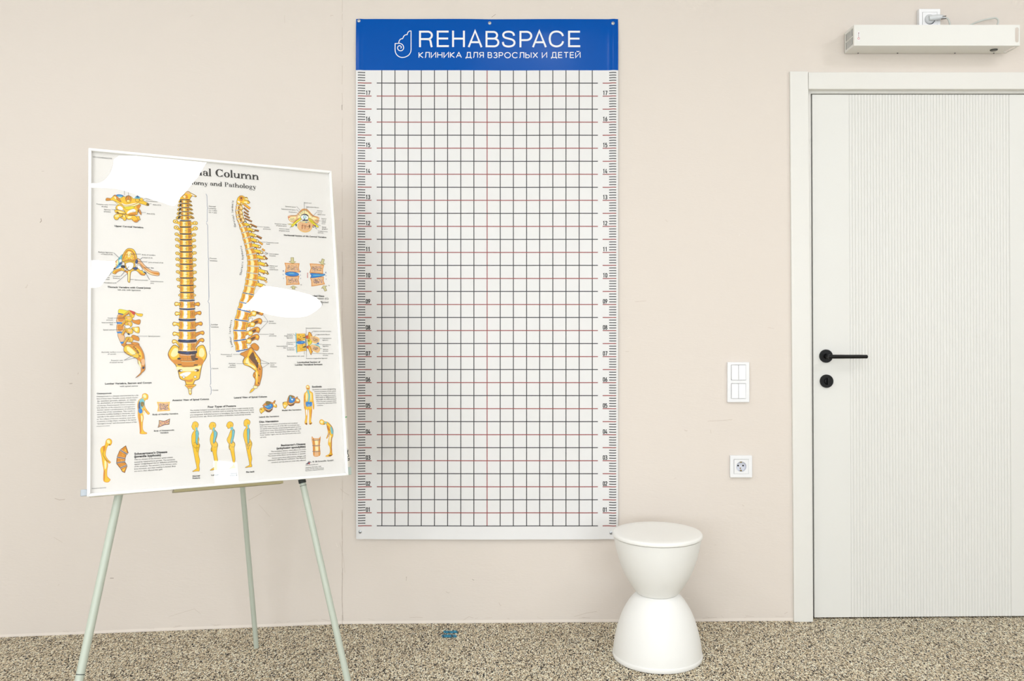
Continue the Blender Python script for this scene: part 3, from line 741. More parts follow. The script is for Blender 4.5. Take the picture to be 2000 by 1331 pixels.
# second line: light capitals as strokes, cap height 1
_arc = lambda cx, cy, rx, ry, a0, a1, n=14: [(cx+rx*math.cos(math.radians(a0+(a1-a0)*i/n)), cy+ry*math.sin(math.radians(a0+(a1-a0)*i/n))) for i in range(n+1)]
CYR = {'К': (.68, [[(0,0),(0,1)], [(.66,1),(.06,.5),(.68,0)]]), 'Л': (.74, [[(0,.0),(.08,.04),(.14,.2),(.17,1),(.74,1),(.74,0)]]), 'И': (.76, [[(0,1),(0,0),(.76,1),(.76,0)]]),
 'Н': (.74, [[(0,0),(0,1)],[(.74,0),(.74,1)],[(0,.52),(.74,.52)]]), 'А': (.84, [[(0,0),(.42,1),(.84,0)],[(.15,.34),(.69,.34)]]), 'Д': (.88, [[(0,-.2),(0,.02),(.88,.02),(.88,-.2)],[(.1,.02),(.2,.3),(.24,1),(.74,1),(.74,.02)]]),
 'Я': (.66, [[(.66,0),(.66,1),(.28,1)]+_arc(.28,.74,.26,.26,90,270)+[(.66,.48)],[(.3,.48),(.02,0)]]), 'В': (.62, [[(0,0),(0,1),(.34,1)]+_arc(.34,.765,.22,.235,90,-90)+[(0,.53)],[(.34,.53)]+_arc(.36,.265,.26,.265,90,-90)+[(0,0)]]),
 'З': (.6, [_arc(.29,.75,.26,.25,160,-90)+_arc(.29,.255,.3,.255,90,-160)]), 'Р': (.62, [[(0,0),(0,1),(.34,1)]+_arc(.34,.73,.28,.27,90,-90)+[(0,.46)]]), 'О': (.96, [_arc(.48,.5,.48,.51,0,360,28)]),
 'С': (.88, [_arc(.48,.5,.48,.51,42,318,24)]), 'Ы': (.9, [[(0,1),(0,0),(.34,0)]+_arc(.34,.28,.27,.28,-90,90)+[(0,.56)],[(.9,0),(.9,1)]]), 'Х': (.76, [[(0,1),(.76,0)],[(.76,1),(0,0)]]),
 'Е': (.6, [[(.6,1),(0,1),(0,0),(.62,0)],[(0,.52),(.56,.52)]]), 'Т': (.72, [[(0,1),(.72,1)],[(.36,1),(.36,0)]]), 'Й': (.76, [[(0,1),(0,0),(.76,1),(.76,0)],_arc(.38,1.27,.2,.13,180,360)])}
LINE = 'КЛИНИКА ДЛЯ ВЗРОСЛЫХ И ДЕТЕЙ'; GAP, SPC = .31, .46
tot = sum(CYR[c_][0]+GAP if c_ != ' ' else SPC for c_ in LINE)-GAP
kx = (1133.2-818.4)/tot; ax = 0
for c_ in LINE:
    if c_ == ' ': ax += SPC; continue
    for pl in CYR[c_][1]: S2.stroke([bxz(818.4+(ax+x)*kx, 112.8-y*10.2) for x, y in pl], .0031, .0005, 5)
    ax += CYR[c_][0]+GAP
def Z1p(x, y): return bxz(680+x/6.25, 20+y/6.25)
def lp(pts, sm=True, closed=False): S2.stroke(smooth_pts([Z1p(*p) for p in pts], closed, 4) if sm else [Z1p(*p) for p in pts], .0031, .0005, 5, closed)
lp([(574,408),(574,440),(574,490),(584,530),(612,562),(645,576),(672,577),(705,570),(740,548),(762,515),(768,480),(768,440)]); lp([(768,445),(768,252)], False)
lp([(770,252),(748,256),(730,272),(720,300)]); lp([(722,300),(700,302),(680,318),(666,348)]); lp([(668,348),(645,352),(625,372),(617,404)])
lp([(570,408),(615,406)], False); lp([(612,406),(640,408),(665,424),(677,450),(674,475),(658,492),(636,496),(614,486),(604,462),(610,442),(628,434),(644,440),(650,456),(640,466)])
bn_v = [(x, BY-bdisp(x, z)-l, z) for x, z, l in S2.v]
MB = [M_bblue, M_bwhite, M_bblack, M_bred, M_bnum, M_bink]
banner = link_mesh('height_grid_banner', bn_v, S2.f, MB, S2.m)
tag(banner, 'tall white wall banner with a measuring grid and blue heading', 'banner')
me = banner.data
bm = bmesh.new(); bm.from_mesh(me); bmesh.ops.remove_doubles(bm, verts=[v_ for v_ in bm.verts], dist=1e-6); bm.to_mesh(me); bm.free()
me.polygons.foreach_set('use_smooth', [True]*len(me.polygons))
for px, py in ((700.8,40.6),(956.3,44.3),(1197.3,45.6),(703.3,1039.5),(1193.6,1041.5)):
    x, z = bxz(px, py); y = BY-bdisp(x, z)
    bm = bmesh.new(); lathe(bm, [(0,-.0008),(.0062,-.0008),(.0064,.0006),(.0050,.0018),(.0030,.0026),(0,.0028)], Matrix.Translation((x, y, z)) @ MY, 24)
    s = link_bm('screw', bm, M_steel, banner, smooth=True)
    bm = bmesh.new(); lathe(bm, [(0,.0026),(.0016,.0026),(.0016,.0031),(0,.0031)], Matrix.Translation((x, y, z)) @ MY, 12); link_bm('screw_recess', bm, M_steeld, s)

# ------------------------------------------------------------------ framed spine chart leaning on the flip chart
PO = Vector((-0.87328,-0.81386,0.69045)); PX = Vector((0.87294,0.48771,-0.01087)); PY = Vector((-0.47776,0.8502,-0.22115)); PZ = Vector((-0.09861,0.19824,0.97518))
PM = Matrix(((PX.x,PY.x,PZ.x,PO.x),(PX.y,PY.y,PZ.y,PO.y),(PX.z,PY.z,PZ.z,PO.z),(0,0,0,1)))
pf = empty('framed_poster', 'framed anatomical spine chart behind glass, leaning on the easel', 'framed poster', M=PM)
W, H = .718, 1.0; fw = .0082
bm = bmesh.new()
for quad_ in ([(-W/2,0),(W/2,0),(W/2-fw,fw),(-W/2+fw,fw)], [(W/2,0),(W/2,H),(W/2-fw,H-fw),(W/2-fw,fw)], [(W/2,H),(-W/2,H),(-W/2+fw,H-fw),(W/2-fw,H-fw)], [(-W/2,H),(-W/2,0),(-W/2+fw,fw),(-W/2+fw,H-fw)]):
    prism(bm, [(x, 0.0, z) for x, z in quad_], (0, .016, 0))
link_bm('frame', bm, M_frame, pf, bevel=.0015)
bm = bmesh.new(); bx(bm, -W/2+.004, W/2-.004, .0052, .0072, .004, H-.004); link_bm('glass', bm, M_glass, pf)
PRINT = json.loads(r'''[["S",0,2429,522,957,"Spinal"],
["S",0,3511,508,1313,"Column"],
["S",0,2441,839,839,"Anatomy"],
["S",0,3348,826,350,"and"],
["S",0,3778,822,954,"Pathology"],
["T",16,0,115,250,504,"VR1152/4006657/SI"],
["T",1,0,121,9801,346,"Printed in Germany"],
["O",2,2,1,10,4,764,1430,840,1446,935,1371,963,1402,1030,1352,1126,1366,1184,1429,1222,1425,1300,1341,1377,1390,1445,1463,1591,1541,1610,1607,1551,1622,1444,1586,1338,1583,1184,1685,992,1699,859,1666,708,1567,632,1529,473,1553,463,1510,491,1464,594,1466,669,1372,716,1357],
["E",3,4,4,7,519,1505,61,39,5],
["O",5,6,1,9,4,707,1556,840,1623,992,1666,1203,1616,1319,1551,1357,1582,1222,1670,1030,1708,897,1707,783,1649],
["F",9,8,1,878,1587,992,1633,1203,1572,1280,1555,1174,1608,1011,1654,916,1639],
["O",3,9,1,10,4,669,1383,716,1357,783,1428,859,1533,840,1557,783,1517,707,1446],
["F",5,11,1,679,1404,716,1412,736,1477,698,1469],
["E",7,12,6,10,825,1369,95,35,0],
["E",8,14,-1,8,830,1386,72,19,0],
["F",3,16,1,973,1457,1030,1363,1088,1358,1136,1444,1126,1511,992,1522],
["L",4,17,1,14,973,1457,1030,1358,1088,1353,1141,1454],
["E",2,18,4,8,1059,1522,57,50,0],
["E",5,20,-1,8,1045,1512,26,23,0],
["F",8,22,1,1232,1380,1300,1329,1377,1379,1338,1427,1251,1429],
["F",6,23,1,1261,1377,1300,1329,1348,1381,1300,1391],
["O",2,24,1,9,4,1242,1457,1300,1419,1348,1448,1338,1505,1270,1522],
["E",2,26,4,8,1406,1444,52,47,20],
["E",14,28,4,8,1576,1581,37,32,0],
["O",2,30,1,10,4,746,1686,840,1645,992,1722,1174,1696,1280,1633,1386,1602,1357,1693,1318,1763,1299,1876,1260,1934,1050,1949,973,1911,935,1814,765,1805,718,1765],
["F",9,32,1,765,1717,840,1689,907,1750,897,1806,793,1803],
["F",9,33,1,1030,1851,1174,1752,1251,1791,1222,1848,1107,1868,1030,1918],
["F",3,34,1,1078,1903,1241,1858,1260,1923,1059,1943],
["F",3,35,1,1280,1644,1386,1607,1338,1739,1280,1722],
["O",15,36,1,8,14,935,1715,1203,1672,1174,1752,1030,1785,964,1757],
["O",2,38,1,10,4,689,1822,784,1815,897,1839,973,1878,964,1922,841,1920,727,1918],
["F",5,40,1,765,1849,859,1864,935,1880,841,1898],
["F",4,41,1,737,1873,784,1881,803,1912,746,1911],
["O",2,42,1,10,4,671,2010,727,1951,841,1931,907,1949,898,1993,803,2055,784,2100,728,2126,681,2085],
["F",5,44,1,699,1997,784,1969,794,2023,728,2049],
["E",0,45,-1,8,751,2006,8,8,0],
["O",2,47,1,9,4,907,1938,964,1955,993,2053,983,2119,926,2123,898,2070,850,2063,860,2029,907,2015],
["F",5,49,1,916,1970,950,1979,955,2033,921,2025],
["O",2,50,1,10,4,964,1944,1107,1967,1222,1959,1298,2031,1318,2107,1269,2160,1202,2148,1145,2075,1059,2092,1002,2052],
["F",3,52,1,1135,2087,1202,2115,1298,2075,1308,2130,1250,2156,1183,2138],
["F",5,53,1,1031,2006,1126,1988,1135,2020,1059,2059],
["O",3,54,1,8,4,1299,1787,1357,1760,1395,1846,1395,1924,1357,1883],
["F",0,56,1,1299,1776,1333,1807,1318,1824],
["O",2,57,1,9,4,1279,1977,1356,1983,1332,2029,1376,2059,1327,2095,1289,2032],
["L",16,59,0,9,949,1159,949,1348],
["L",16,60,0,9,1054,1216,1054,1473],
["L",16,61,0,9,1300,1240,1300,1352],
["L",16,62,0,9,1503,1408,1455,1457],
["L",16,63,0,9,1552,1566,1679,1556],
["L",16,64,0,9,529,1670,736,1664],
["L",16,65,0,9,605,1815,784,1815],
["L",16,66,0,9,1164,1847,1521,1846],
["T",1,0,939,1143,487,"Anterior arch of atlas"],
["T",1,0,1045,1223,270,"Dens of axis"],
["T",1,0,1305,1301,444,"Superior articular facet"],
["T",1,0,1523,1423,198,"Foramen"],
["T",1,0,1523,1490,324,"transversarium"],
["T",1,0,1713,1593,227,"Atlas (C1)"],
["T",1,0,1546,1885,220,"Axis (C2)"],
["T",1,0,218,1689,293,"Posterior arch"],
["T",1,0,343,1755,163,"of atlas"],
["T",1,0,412,1843,173,"Spinous"],
["T",1,0,412,1903,173,"process"],
["T",0,1,682,2331,770,"Upper Cervical Vertebra"],
["O",11,2,1,11,4,463,3722,555,3549,674,3418,773,3312,883,3168,894,3307,872,3460,741,3541,588,3648],
["F",5,4,1,533,3663,675,3494,773,3338,784,3439,675,3569],
["F",3,5,1,587,3573,674,3418,740,3390,675,3519],
["F",8,6,1,784,3299,883,3180,872,3447,817,3538,719,3593,762,3503,784,3413],
["F",6,7,1,817,3424,872,3384,861,3461,784,3489],
["F",9,8,1,806,3336,861,3308,867,3372,817,3399],
["F",7,9,1,762,3515,828,3487,763,3566,719,3580],
["O",11,10,1,11,4,1285,3264,1363,3311,1487,3473,1668,3619,1850,3651,1861,3766,1701,3759,1588,3712,1442,3577,1341,3428,1273,3418],
["F",3,12,1,1341,3389,1487,3537,1645,3659,1839,3677,1850,3741,1679,3696,1464,3563],
["F",5,13,1,1430,3565,1588,3674,1724,3745,1611,3711],
["O",2,14,1,12,4,632,3722,675,3645,829,3588,895,3561,961,3646,1072,3642,1172,3575,1273,3571,1385,3617,1486,3690,1475,3767,1374,3758,1273,3647,1183,3638,1105,3704,1083,3971,1061,3997,1028,3960,1028,3758,983,3696,873,3650,763,3692,708,3757,654,3746],
["F",3,16,1,675,3695,807,3615,895,3598,763,3692,697,3745],
["F",3,17,1,917,3648,1050,3681,1028,3733,972,3684],
["F",5,18,1,1039,3682,1072,3693,1066,3946,1044,3947],
["F",3,19,1,1306,3633,1407,3719,1475,3729,1464,3768,1374,3752],
["O",2,20,1,13,4,883,3346,894,3192,994,3009,1094,2972,1195,3011,1262,3175,1273,3341,1217,3394,1228,3547,1161,3575,1072,3642,983,3582,939,3546,950,3419,905,3383],
["F",9,22,1,972,3431,1072,3388,1172,3409,1183,3498,1139,3589,1061,3630,994,3557],
["L",4,23,1,12,972,3431,1072,3388,1172,3409,1183,3498,1139,3589,1061,3630,994,3557,972,3431],
["O",3,24,1,8,4,916,3331,938,3178,1005,3047,1083,3023,1161,3064,1217,3177,1228,3330,1083,3324],
["F",2,26,1,939,3318,972,3176,1027,3071,1117,3067,1184,3179,1195,3306,1072,3299],
["F",5,27,1,1038,3071,1105,3080,1117,3182,1050,3249,1027,3173],
["K",[4,5,3],28,60,11,3,938,3127,1195,3114,1217,3305,928,3318],
["L",4,29,1,14,894,3383,1072,3352,1240,3374],
["E",12,30,0,9,906,3528,59,38,5],
["E",6,32,0,10,1228,3573,57,41,-5],
["E",6,34,12,10,1264,3360,29,62,5],
["F",0,36,1,620,3609,719,3580,708,3606,631,3634],
["F",8,37,1,534,3701,610,3673,599,3723,544,3719],
["O",9,38,1,10,4,1273,3469,1340,3479,1408,3565,1396,3630,1340,3606,1284,3545],
["F",12,40,1,1453,3653,1520,3689,1509,3721,1458,3691],
["F",8,41,1,1430,3641,1464,3678,1441,3698],
["L",12,42,0,9,657,3121,828,3297],
["L",12,43,0,9,658,3412,762,3515],
["L",12,44,0,10,1089,3138,1381,3131],
["L",12,45,0,10,1426,3225,1352,3305],
["L",12,46,0,10,1284,3360,1550,3363],
["L",12,47,0,10,1453,3541,1623,3536],
["L",12,48,0,10,1061,3522,994,3607],
["L",12,49,0,10,994,3607,840,3828],
["L",12,50,0,9,1017,3733,742,4007],
["L",12,51,0,9,1089,3907,1189,3907],
["L",12,52,0,10,1509,3715,1604,3903],
["L",12,53,0,9,599,3711,572,3793],
["T",1,0,265,3137,376,"Radiate ligament"],
["T",1,0,336,3194,300,"of head of rib"],
["T",1,0,1409,3161,364,"Body of vertebra"],
["T",1,0,1443,3250,250,"Head of rib"],
["T",1,0,1572,3386,412,"Joint of head of rib"],
["T",1,0,1651,3556,71,"Rib"],
["T",1,0,393,3818,157,"Lateral"],
["T",1,0,324,3881,229,"transverse"],
["T",1,0,367,3938,186,"ligament"],
["T",1,0,627,3838,191,"Vertebral"],
["T",1,0,643,3897,175,"foramen"],
["T",1,0,394,4040,336,"Vertebral arch"],
["T",1,0,1209,3929,350,"Spinous process"],
["T",1,0,1627,3960,348,"Costotransverse"],
["T",1,0,1626,4017,96,"joint"],
["T",0,1,501,4170,1130,"Thoracic Vertebra with Costal Joints"],
["T",1,0,768,4244,596,"left side with ligaments"],
["O",15,2,1,7,14,806,4794,992,4829,1077,4842,1009,4967,891,4940,781,4903],
["O",11,4,1,9,4,781,4941,908,4959,992,5044,942,5178,874,5198,740,5170,732,5113],
["O",11,6,1,9,4,749,5227,874,5226,942,5330,925,5444,858,5473,741,5454],
["O",11,8,1,9,4,758,5511,875,5501,942,5596,926,5709,875,5766,817,5728],
["O",3,10,1,9,4,850,5822,926,5785,993,5823,943,5917,892,5870],
["F",3,12,1,782,4989,874,4969,942,5064,874,5160,774,5122],
["F",3,13,1,757,5265,858,5255,908,5350,841,5426,766,5407],
["F",6,14,1,781,4909,899,4934,891,4959,781,4936],
["F",7,15,1,740,5176,858,5179,866,5217,749,5221],
["F",7,16,1,744,5460,850,5448,855,5492,758,5498],
["F",7,17,1,825,5756,909,5743,917,5785,850,5803],
["O",2,18,1,7,4,1052,4823,1145,4850,1214,4888,1188,5004,1145,5052,1077,4986,1043,4890],
["F",10,20,1,1052,4817,1162,4850,1222,4888,1179,4965,1111,4889],
["O",2,21,1,9,14,1214,4888,1282,4916,1402,4924,1411,4972,1368,5005,1265,4974],
["O",3,23,1,9,4,1128,5091,1213,5119,1333,5094,1353,5165,1316,5242,1213,5214,1145,5167],
["O",2,25,1,9,4,1128,5330,1230,5320,1307,5313,1329,5405,1307,5491,1213,5463,1136,5368],
["F",5,27,1,1196,5339,1281,5348,1264,5444,1213,5425],
["O",3,28,1,9,4,1145,5549,1247,5577,1315,5634,1306,5720,1213,5701,1111,5634],
["O",3,30,1,9,4,1111,5767,1281,5777,1314,5863,1212,5900,1145,5843],
["O",2,32,1,9,4,959,5006,1094,5005,1137,5062,1111,5148,1009,5139,942,5083],
["F",11,34,1,1009,5034,1077,5034,1086,5091,1018,5086],
["O",2,35,1,9,4,959,5159,1094,5158,1137,5215,1111,5301,1009,5292,942,5235],
["F",11,37,1,1009,5187,1077,5187,1086,5244,1018,5239],
["O",2,38,1,9,4,976,5368,1111,5368,1153,5425,1128,5511,1026,5501,959,5444],
["F",11,40,1,1026,5397,1094,5396,1103,5454,1035,5448],
["O",2,41,1,9,4,976,5615,1111,5615,1153,5672,1128,5757,1027,5748,959,5691],
["F",11,43,1,1027,5643,1094,5644,1102,5701,1035,5695],
["O",9,44,1,7,4,959,5273,1060,5273,1086,5320,1026,5359,967,5340],
["F",12,46,1,1010,5511,1052,5501,1069,5549,1026,5539],
["L",4,47,0,68,883,5017,1060,4871],
["L",3,48,0,54,883,5017,1060,4871],
["L",15,49,0,14,872,5001,1050,4856],
["L",4,50,1,36,1060,4871,1103,5005],
["L",2,51,1,22,1060,4871,1103,5001],
["L",4,52,0,68,849,5293,984,5121],
["L",3,53,0,54,849,5293,984,5121],
["L",15,54,0,14,839,5278,974,5105],
["L",4,55,1,36,984,5121,1026,5254],
["L",2,56,1,22,984,5121,1026,5250],
["L",4,57,0,68,875,5549,976,5368],
["L",3,58,0,54,875,5549,976,5368],
["L",15,59,0,14,865,5534,966,5353],
["L",4,60,1,36,976,5368,1018,5501],
["L",2,61,1,22,976,5368,1018,5497],
["L",4,62,0,68,926,5804,1043,5615],
["L",3,63,0,53,926,5804,1043,5615],
["L",15,64,0,14,916,5789,1033,5600],
["L",4,65,1,36,1043,5615,1086,5748],
["L",2,66,1,22,1043,5615,1086,5744],
["O",3,67,1,9,4,926,5898,1010,5823,1145,5824,1212,5862,1280,5825,1365,5939,1433,6110,1450,6262,1458,6432,1457,6564,1381,6647,1330,6712,1211,6793,1330,6665,1355,6581,1347,6468,1280,6373,1263,6259,1145,6183,993,6106,918,6020],
["O",2,69,1,9,4,926,5898,1010,5842,1094,5899,1212,6014,1297,6128,1280,6222,1145,6183,993,6087,918,6011],
["F",5,71,1,993,5899,1077,5918,1195,6051,1212,6127,1111,6107,1010,6012],
["F",2,72,1,1145,5862,1229,5938,1297,6071,1314,6185,1365,6261,1382,6129,1314,5977],
["F",11,73,1,1365,6280,1450,6262,1449,6413,1381,6431],
["E",14,74,4,7,1179,5900,22,14,60],
["E",14,76,4,7,1221,5947,22,14,60],
["E",14,78,4,7,1263,6014,22,14,60],
["E",14,80,4,7,1289,6062,22,14,60],
["E",14,82,4,7,1331,6166,22,14,60],
["E",14,84,4,7,1347,6364,21,14,60],
["F",12,86,1,1390,6488,1441,6470,1440,6526,1398,6544],
["F",5,87,1,1288,6279,1347,6374,1364,6506,1296,6392],
["L",12,88,0,8,660,5063,1009,5059],
["L",12,89,0,8,660,5194,757,5193],
["L",12,90,0,8,666,5404,942,5403],
["L",12,91,0,8,1247,5587,1529,5587],
["L",12,92,0,8,734,6047,1060,6050],
["L",12,93,0,8,918,6283,1280,6061],
["L",12,94,0,8,918,6283,1212,6217],
["T",1,0,507,5072,133,"Costal"],
["T",1,0,477,5129,163,"process"],
["T",1,0,355,5205,285,"Intervertebral"],
["T",1,0,557,5261,83,"disc"],
["T",1,0,389,5416,277,"Spinal nerve"],
["T",1,0,1552,5600,315,"Spinal process"],
["T",1,0,344,6056,374,"Auricular surface"],
["T",1,0,503,6113,211,"of sacrum"],
["T",1,0,591,6293,298,"Posterior rami"],
["T",1,0,550,6352,343,"of sacral nerves"],
["T",0,1,437,6959,1198,"Lumbar Vertebra, Sacrum and Coccyx"],
["T",1,0,808,7040,464,"with spinal nerves"],
["O",2,2,1,15,4,2531,1245,2604,1171,2641,1100,2726,1071,2786,1114,2943,1197,2918,1234,2833,1206,2772,1279,2735,1336,2530,1340,2447,1333],
["F",11,4,1,2629,1114,2714,1088,2774,1129,2725,1161],
["F",9,5,1,2786,1142,2870,1175,2906,1213,2833,1192],
["F",3,6,1,2556,1216,2676,1192,2699,1299,2567,1310],
["F",5,7,1,2568,1228,2628,1210,2632,1291,2579,1290],
["O",2,3,1,13,4,2434,1415,2490,1356,2525,1370,2718,1349,2744,1336,2809,1395,2771,1415,2729,1413,2513,1430,2461,1456],
["F",0,5,1,2486,1378,2528,1370,2518,1419,2462,1440],
["F",4,6,1,2715,1360,2762,1372,2799,1413,2733,1391],
["O",2,7,1,10,4,2516,1365,2621,1365,2727,1348,2718,1395,2731,1440,2620,1459,2510,1457,2524,1410],
["F",3,9,1,2521,1378,2547,1379,2555,1408,2543,1441,2518,1443,2526,1410],
["F",3,10,1,2663,1369,2719,1362,2713,1395,2722,1427,2659,1435,2674,1398],
["F",5,11,1,2568,1377,2616,1379,2621,1403,2615,1438,2565,1439,2573,1406],
["L",4,12,0,7,2662,1370,2664,1404],
["L",4,13,0,7,2672,1387,2674,1417],
["L",4,14,0,7,2683,1377,2685,1430],
["L",4,15,0,7,2694,1367,2696,1401],
["L",4,16,0,7,2705,1385,2707,1414],
["O",2,3,1,13,4,2414,1543,2476,1479,2524,1491,2716,1471,2755,1457,2826,1523,2784,1544,2727,1542,2511,1559,2444,1588],
["F",0,5,1,2471,1503,2517,1494,2506,1548,2444,1570],
["F",4,6,1,2723,1483,2775,1497,2816,1541,2743,1517],
["O",2,7,1,10,4,2514,1487,2620,1486,2726,1470,2717,1522,2729,1572,2618,1592,2508,1590,2522,1537],
["F",3,9,1,2519,1500,2546,1500,2554,1535,2541,1574,2516,1576,2525,1537],
["F",3,10,1,2662,1491,2717,1484,2712,1522,2720,1560,2657,1567,2672,1526],
["F",5,11,1,2567,1499,2614,1500,2619,1530,2613,1571,2564,1572,2572,1533],
["L",4,12,0,7,2660,1504,2662,1547],
["L",4,13,0,7,2671,1493,2673,1561],
["L",4,14,0,7,2682,1512,2684,1530],
["L",4,15,0,7,2692,1501,2694,1544],
["L",4,16,0,7,2703,1490,2705,1559],
["O",2,3,1,13,4,2398,1676,2464,1615,2522,1626,2714,1606,2762,1592,2839,1654,2794,1674,2725,1674,2510,1690,2430,1719],
["F",0,5,1,2460,1637,2508,1628,2496,1680,2430,1702],
["F",4,6,1,2729,1617,2784,1630,2828,1672,2750,1649],
["O",2,7,1,10,4,2513,1622,2618,1622,2724,1605,2715,1655,2727,1702,2617,1721,2507,1719,2521,1669],
["F",3,9,1,2518,1635,2544,1635,2552,1667,2540,1703,2515,1705,2523,1669],
["F",3,10,1,2660,1626,2715,1619,2710,1655,2719,1689,2656,1697,2670,1658],
["F",5,11,1,2565,1634,2613,1635,2617,1662,2612,1700,2562,1701,2570,1666],
["L",4,12,0,7,2658,1647,2660,1693],
["L",4,13,0,7,2669,1637,2671,1663],
["L",4,14,0,7,2680,1626,2682,1677],
["L",4,15,0,7,2691,1645,2692,1690],
["L",4,16,0,7,2701,1634,2704,1660],
["O",2,3,1,13,4,2382,1803,2453,1742,2521,1753,2713,1733,2770,1718,2852,1780,2804,1800,2724,1801,2508,1816,2417,1846],
["F",0,5,1,2448,1765,2499,1755,2487,1807,2417,1829],
["F",4,6,1,2734,1743,2793,1756,2840,1798,2757,1776],
["O",2,7,1,10,4,2511,1748,2616,1748,2722,1732,2713,1782,2726,1829,2615,1848,2505,1845,2519,1796],
["F",3,9,1,2516,1761,2543,1762,2551,1793,2539,1829,2513,1831,2522,1796],
["F",3,10,1,2659,1753,2714,1746,2708,1782,2717,1816,2654,1824,2669,1785],
["F",5,11,1,2564,1760,2611,1762,2616,1789,2610,1827,2560,1828,2569,1792],
["L",4,12,0,7,2657,1755,2659,1790],
["L",4,13,0,7,2668,1773,2670,1804],
["L",4,14,0,7,2678,1763,2680,1818],
["L",4,15,0,7,2689,1752,2691,1788],
["L",4,16,0,7,2700,1771,2702,1802],
["O",2,3,1,13,4,2357,1939,2435,1866,2519,1876,2711,1857,2784,1841,2874,1916,2821,1939,2722,1940,2507,1955,2395,1989],
["F",0,5,1,2429,1893,2486,1883,2472,1944,2395,1969],
["F",4,6,1,2744,1871,2809,1886,2861,1937,2770,1909],
["O",2,7,1,10,4,2510,1872,2615,1872,2721,1856,2711,1916,2724,1975,2613,1993,2504,1990,2518,1930],
["F",3,9,1,2515,1885,2541,1885,2549,1928,2537,1974,2512,1976,2520,1930],
["F",3,10,1,2657,1877,2712,1870,2707,1917,2715,1962,2652,1969,2667,1919],
["F",5,11,1,2562,1884,2609,1886,2614,1923,2608,1972,2559,1973,2567,1926],
["L",4,12,0,7,2655,1894,2657,1944],
["L",4,13,0,7,2666,1882,2668,1961],
["L",4,14,0,7,2677,1905,2679,1924],
["L",4,15,0,7,2687,1892,2689,1941],
["L",4,16,0,7,2698,1879,2700,1958],
["F",12,27,1,2521,1339,2622,1336,2723,1322,2721,1339,2621,1352,2523,1355],
["F",6,28,1,2541,1345,2621,1342,2652,1336,2621,1348],
["F",12,27,1,2519,1458,2620,1455,2721,1442,2719,1458,2620,1472,2521,1474],
["F",6,28,1,2539,1464,2620,1461,2650,1456,2620,1468],
["F",12,27,1,2518,1593,2618,1591,2719,1577,2717,1594,2618,1607,2520,1609],
["F",6,28,1,2538,1599,2618,1596,2649,1591,2618,1603],
["F",12,27,1,2516,1717,2617,1715,2718,1702,2716,1718,2617,1731,2518,1733],
["F",6,28,1,2536,1723,2617,1720,2647,1715,2617,1727],
["F",12,27,1,2515,1843,2615,1841,2716,1828,2714,1845,2615,1857,2517,1859],
["F",6,28,1,2535,1850,2615,1847,2645,1842,2615,1853],
["L",4,2,0,85,2483,2124,2337,2060],
["L",2,3,0,73,2483,2124,2337,2060],
["E",2,4,4,10,2337,2060,68,58,0],
["E",5,6,-1,8,2337,2057,34,29,0],
["E",4,8,-1,8,2339,2060,19,15,0],
["L",4,2,0,86,2751,2106,2898,2073],
["L",2,3,0,73,2751,2106,2898,2073],
["E",2,4,4,10,2898,2073,69,59,0],
["E",5,6,-1,9,2898,2070,35,29,0],
["E",4,8,-1,9,2901,2073,19,15,0],
["O",2,7,1,10,4,2460,2046,2618,2044,2776,2025,2761,2105,2779,2183,2616,2204,2454,2204,2473,2124],
["F",3,9,1,2468,2059,2507,2059,2519,2121,2502,2188,2465,2190,2477,2124],
["F",3,10,1,2681,2047,2763,2039,2754,2105,2766,2170,2673,2179,2696,2109],
["F",5,11,1,2539,2057,2610,2057,2617,2115,2608,2183,2535,2185,2546,2119],
["L",4,12,0,7,2678,2060,2680,2118],
["L",4,13,0,7,2693,2090,2695,2141],
["L",4,14,0,7,2710,2074,2711,2164],
["L",4,15,0,7,2726,2057,2727,2115],
["L",4,16,0,7,2741,2087,2743,2138],
["T",4,0,2593,2138,57,"D1"],
["L",4,2,0,85,2481,2332,2359,2250],
["L",2,3,0,72,2481,2332,2359,2250],
["E",2,4,4,10,2359,2250,68,58,0],
["E",5,6,-1,8,2359,2248,34,29,0],
["E",4,8,-1,8,2361,2250,19,15,0],
["L",4,2,0,86,2754,2314,2896,2242],
["L",2,3,0,73,2754,2314,2896,2242],
["E",2,4,4,10,2896,2242,69,59,0],
["E",5,6,-1,8,2896,2240,34,29,0],
["E",4,8,-1,8,2898,2242,19,15,0],
["O",2,7,1,10,4,2458,2244,2618,2241,2780,2223,2764,2314,2782,2402,2616,2423,2451,2422,2471,2332],
["F",3,9,1,2466,2257,2506,2257,2518,2329,2501,2406,2463,2408,2475,2332],
["F",3,10,1,2682,2245,2766,2237,2757,2314,2769,2390,2674,2398,2698,2318],
["F",5,11,1,2538,2255,2610,2255,2617,2323,2608,2402,2534,2404,2545,2327],
["L",4,12,0,7,2679,2280,2681,2355],
["L",4,13,0,7,2696,2261,2697,2381],
["L",4,14,0,7,2712,2295,2714,2326],
["L",4,15,0,7,2728,2277,2729,2352],
["L",4,16,0,7,2744,2258,2745,2378],
["T",4,0,2593,2346,57,"D2"],
["L",4,2,0,69,2479,2531,2366,2457],
["L",2,3,0,57,2479,2531,2366,2457],
["E",2,4,4,10,2366,2457,55,47,0],
["E",5,6,-1,8,2366,2454,28,23,0],
["E",4,8,-1,8,2368,2457,15,12,0],
["L",4,2,0,70,2758,2514,2857,2446],
["L",2,3,0,57,2758,2514,2857,2446],
["E",2,4,4,10,2857,2446,56,48,0],
["E",5,6,-1,8,2857,2443,28,24,0],
["E",4,8,-1,8,2859,2446,16,12,0],
["O",2,7,1,10,4,2456,2462,2619,2460,2783,2442,2768,2514,2786,2583,2617,2604,2449,2603,2469,2531],
["F",3,9,1,2464,2475,2504,2475,2517,2529,2500,2587,2461,2589,2474,2531],
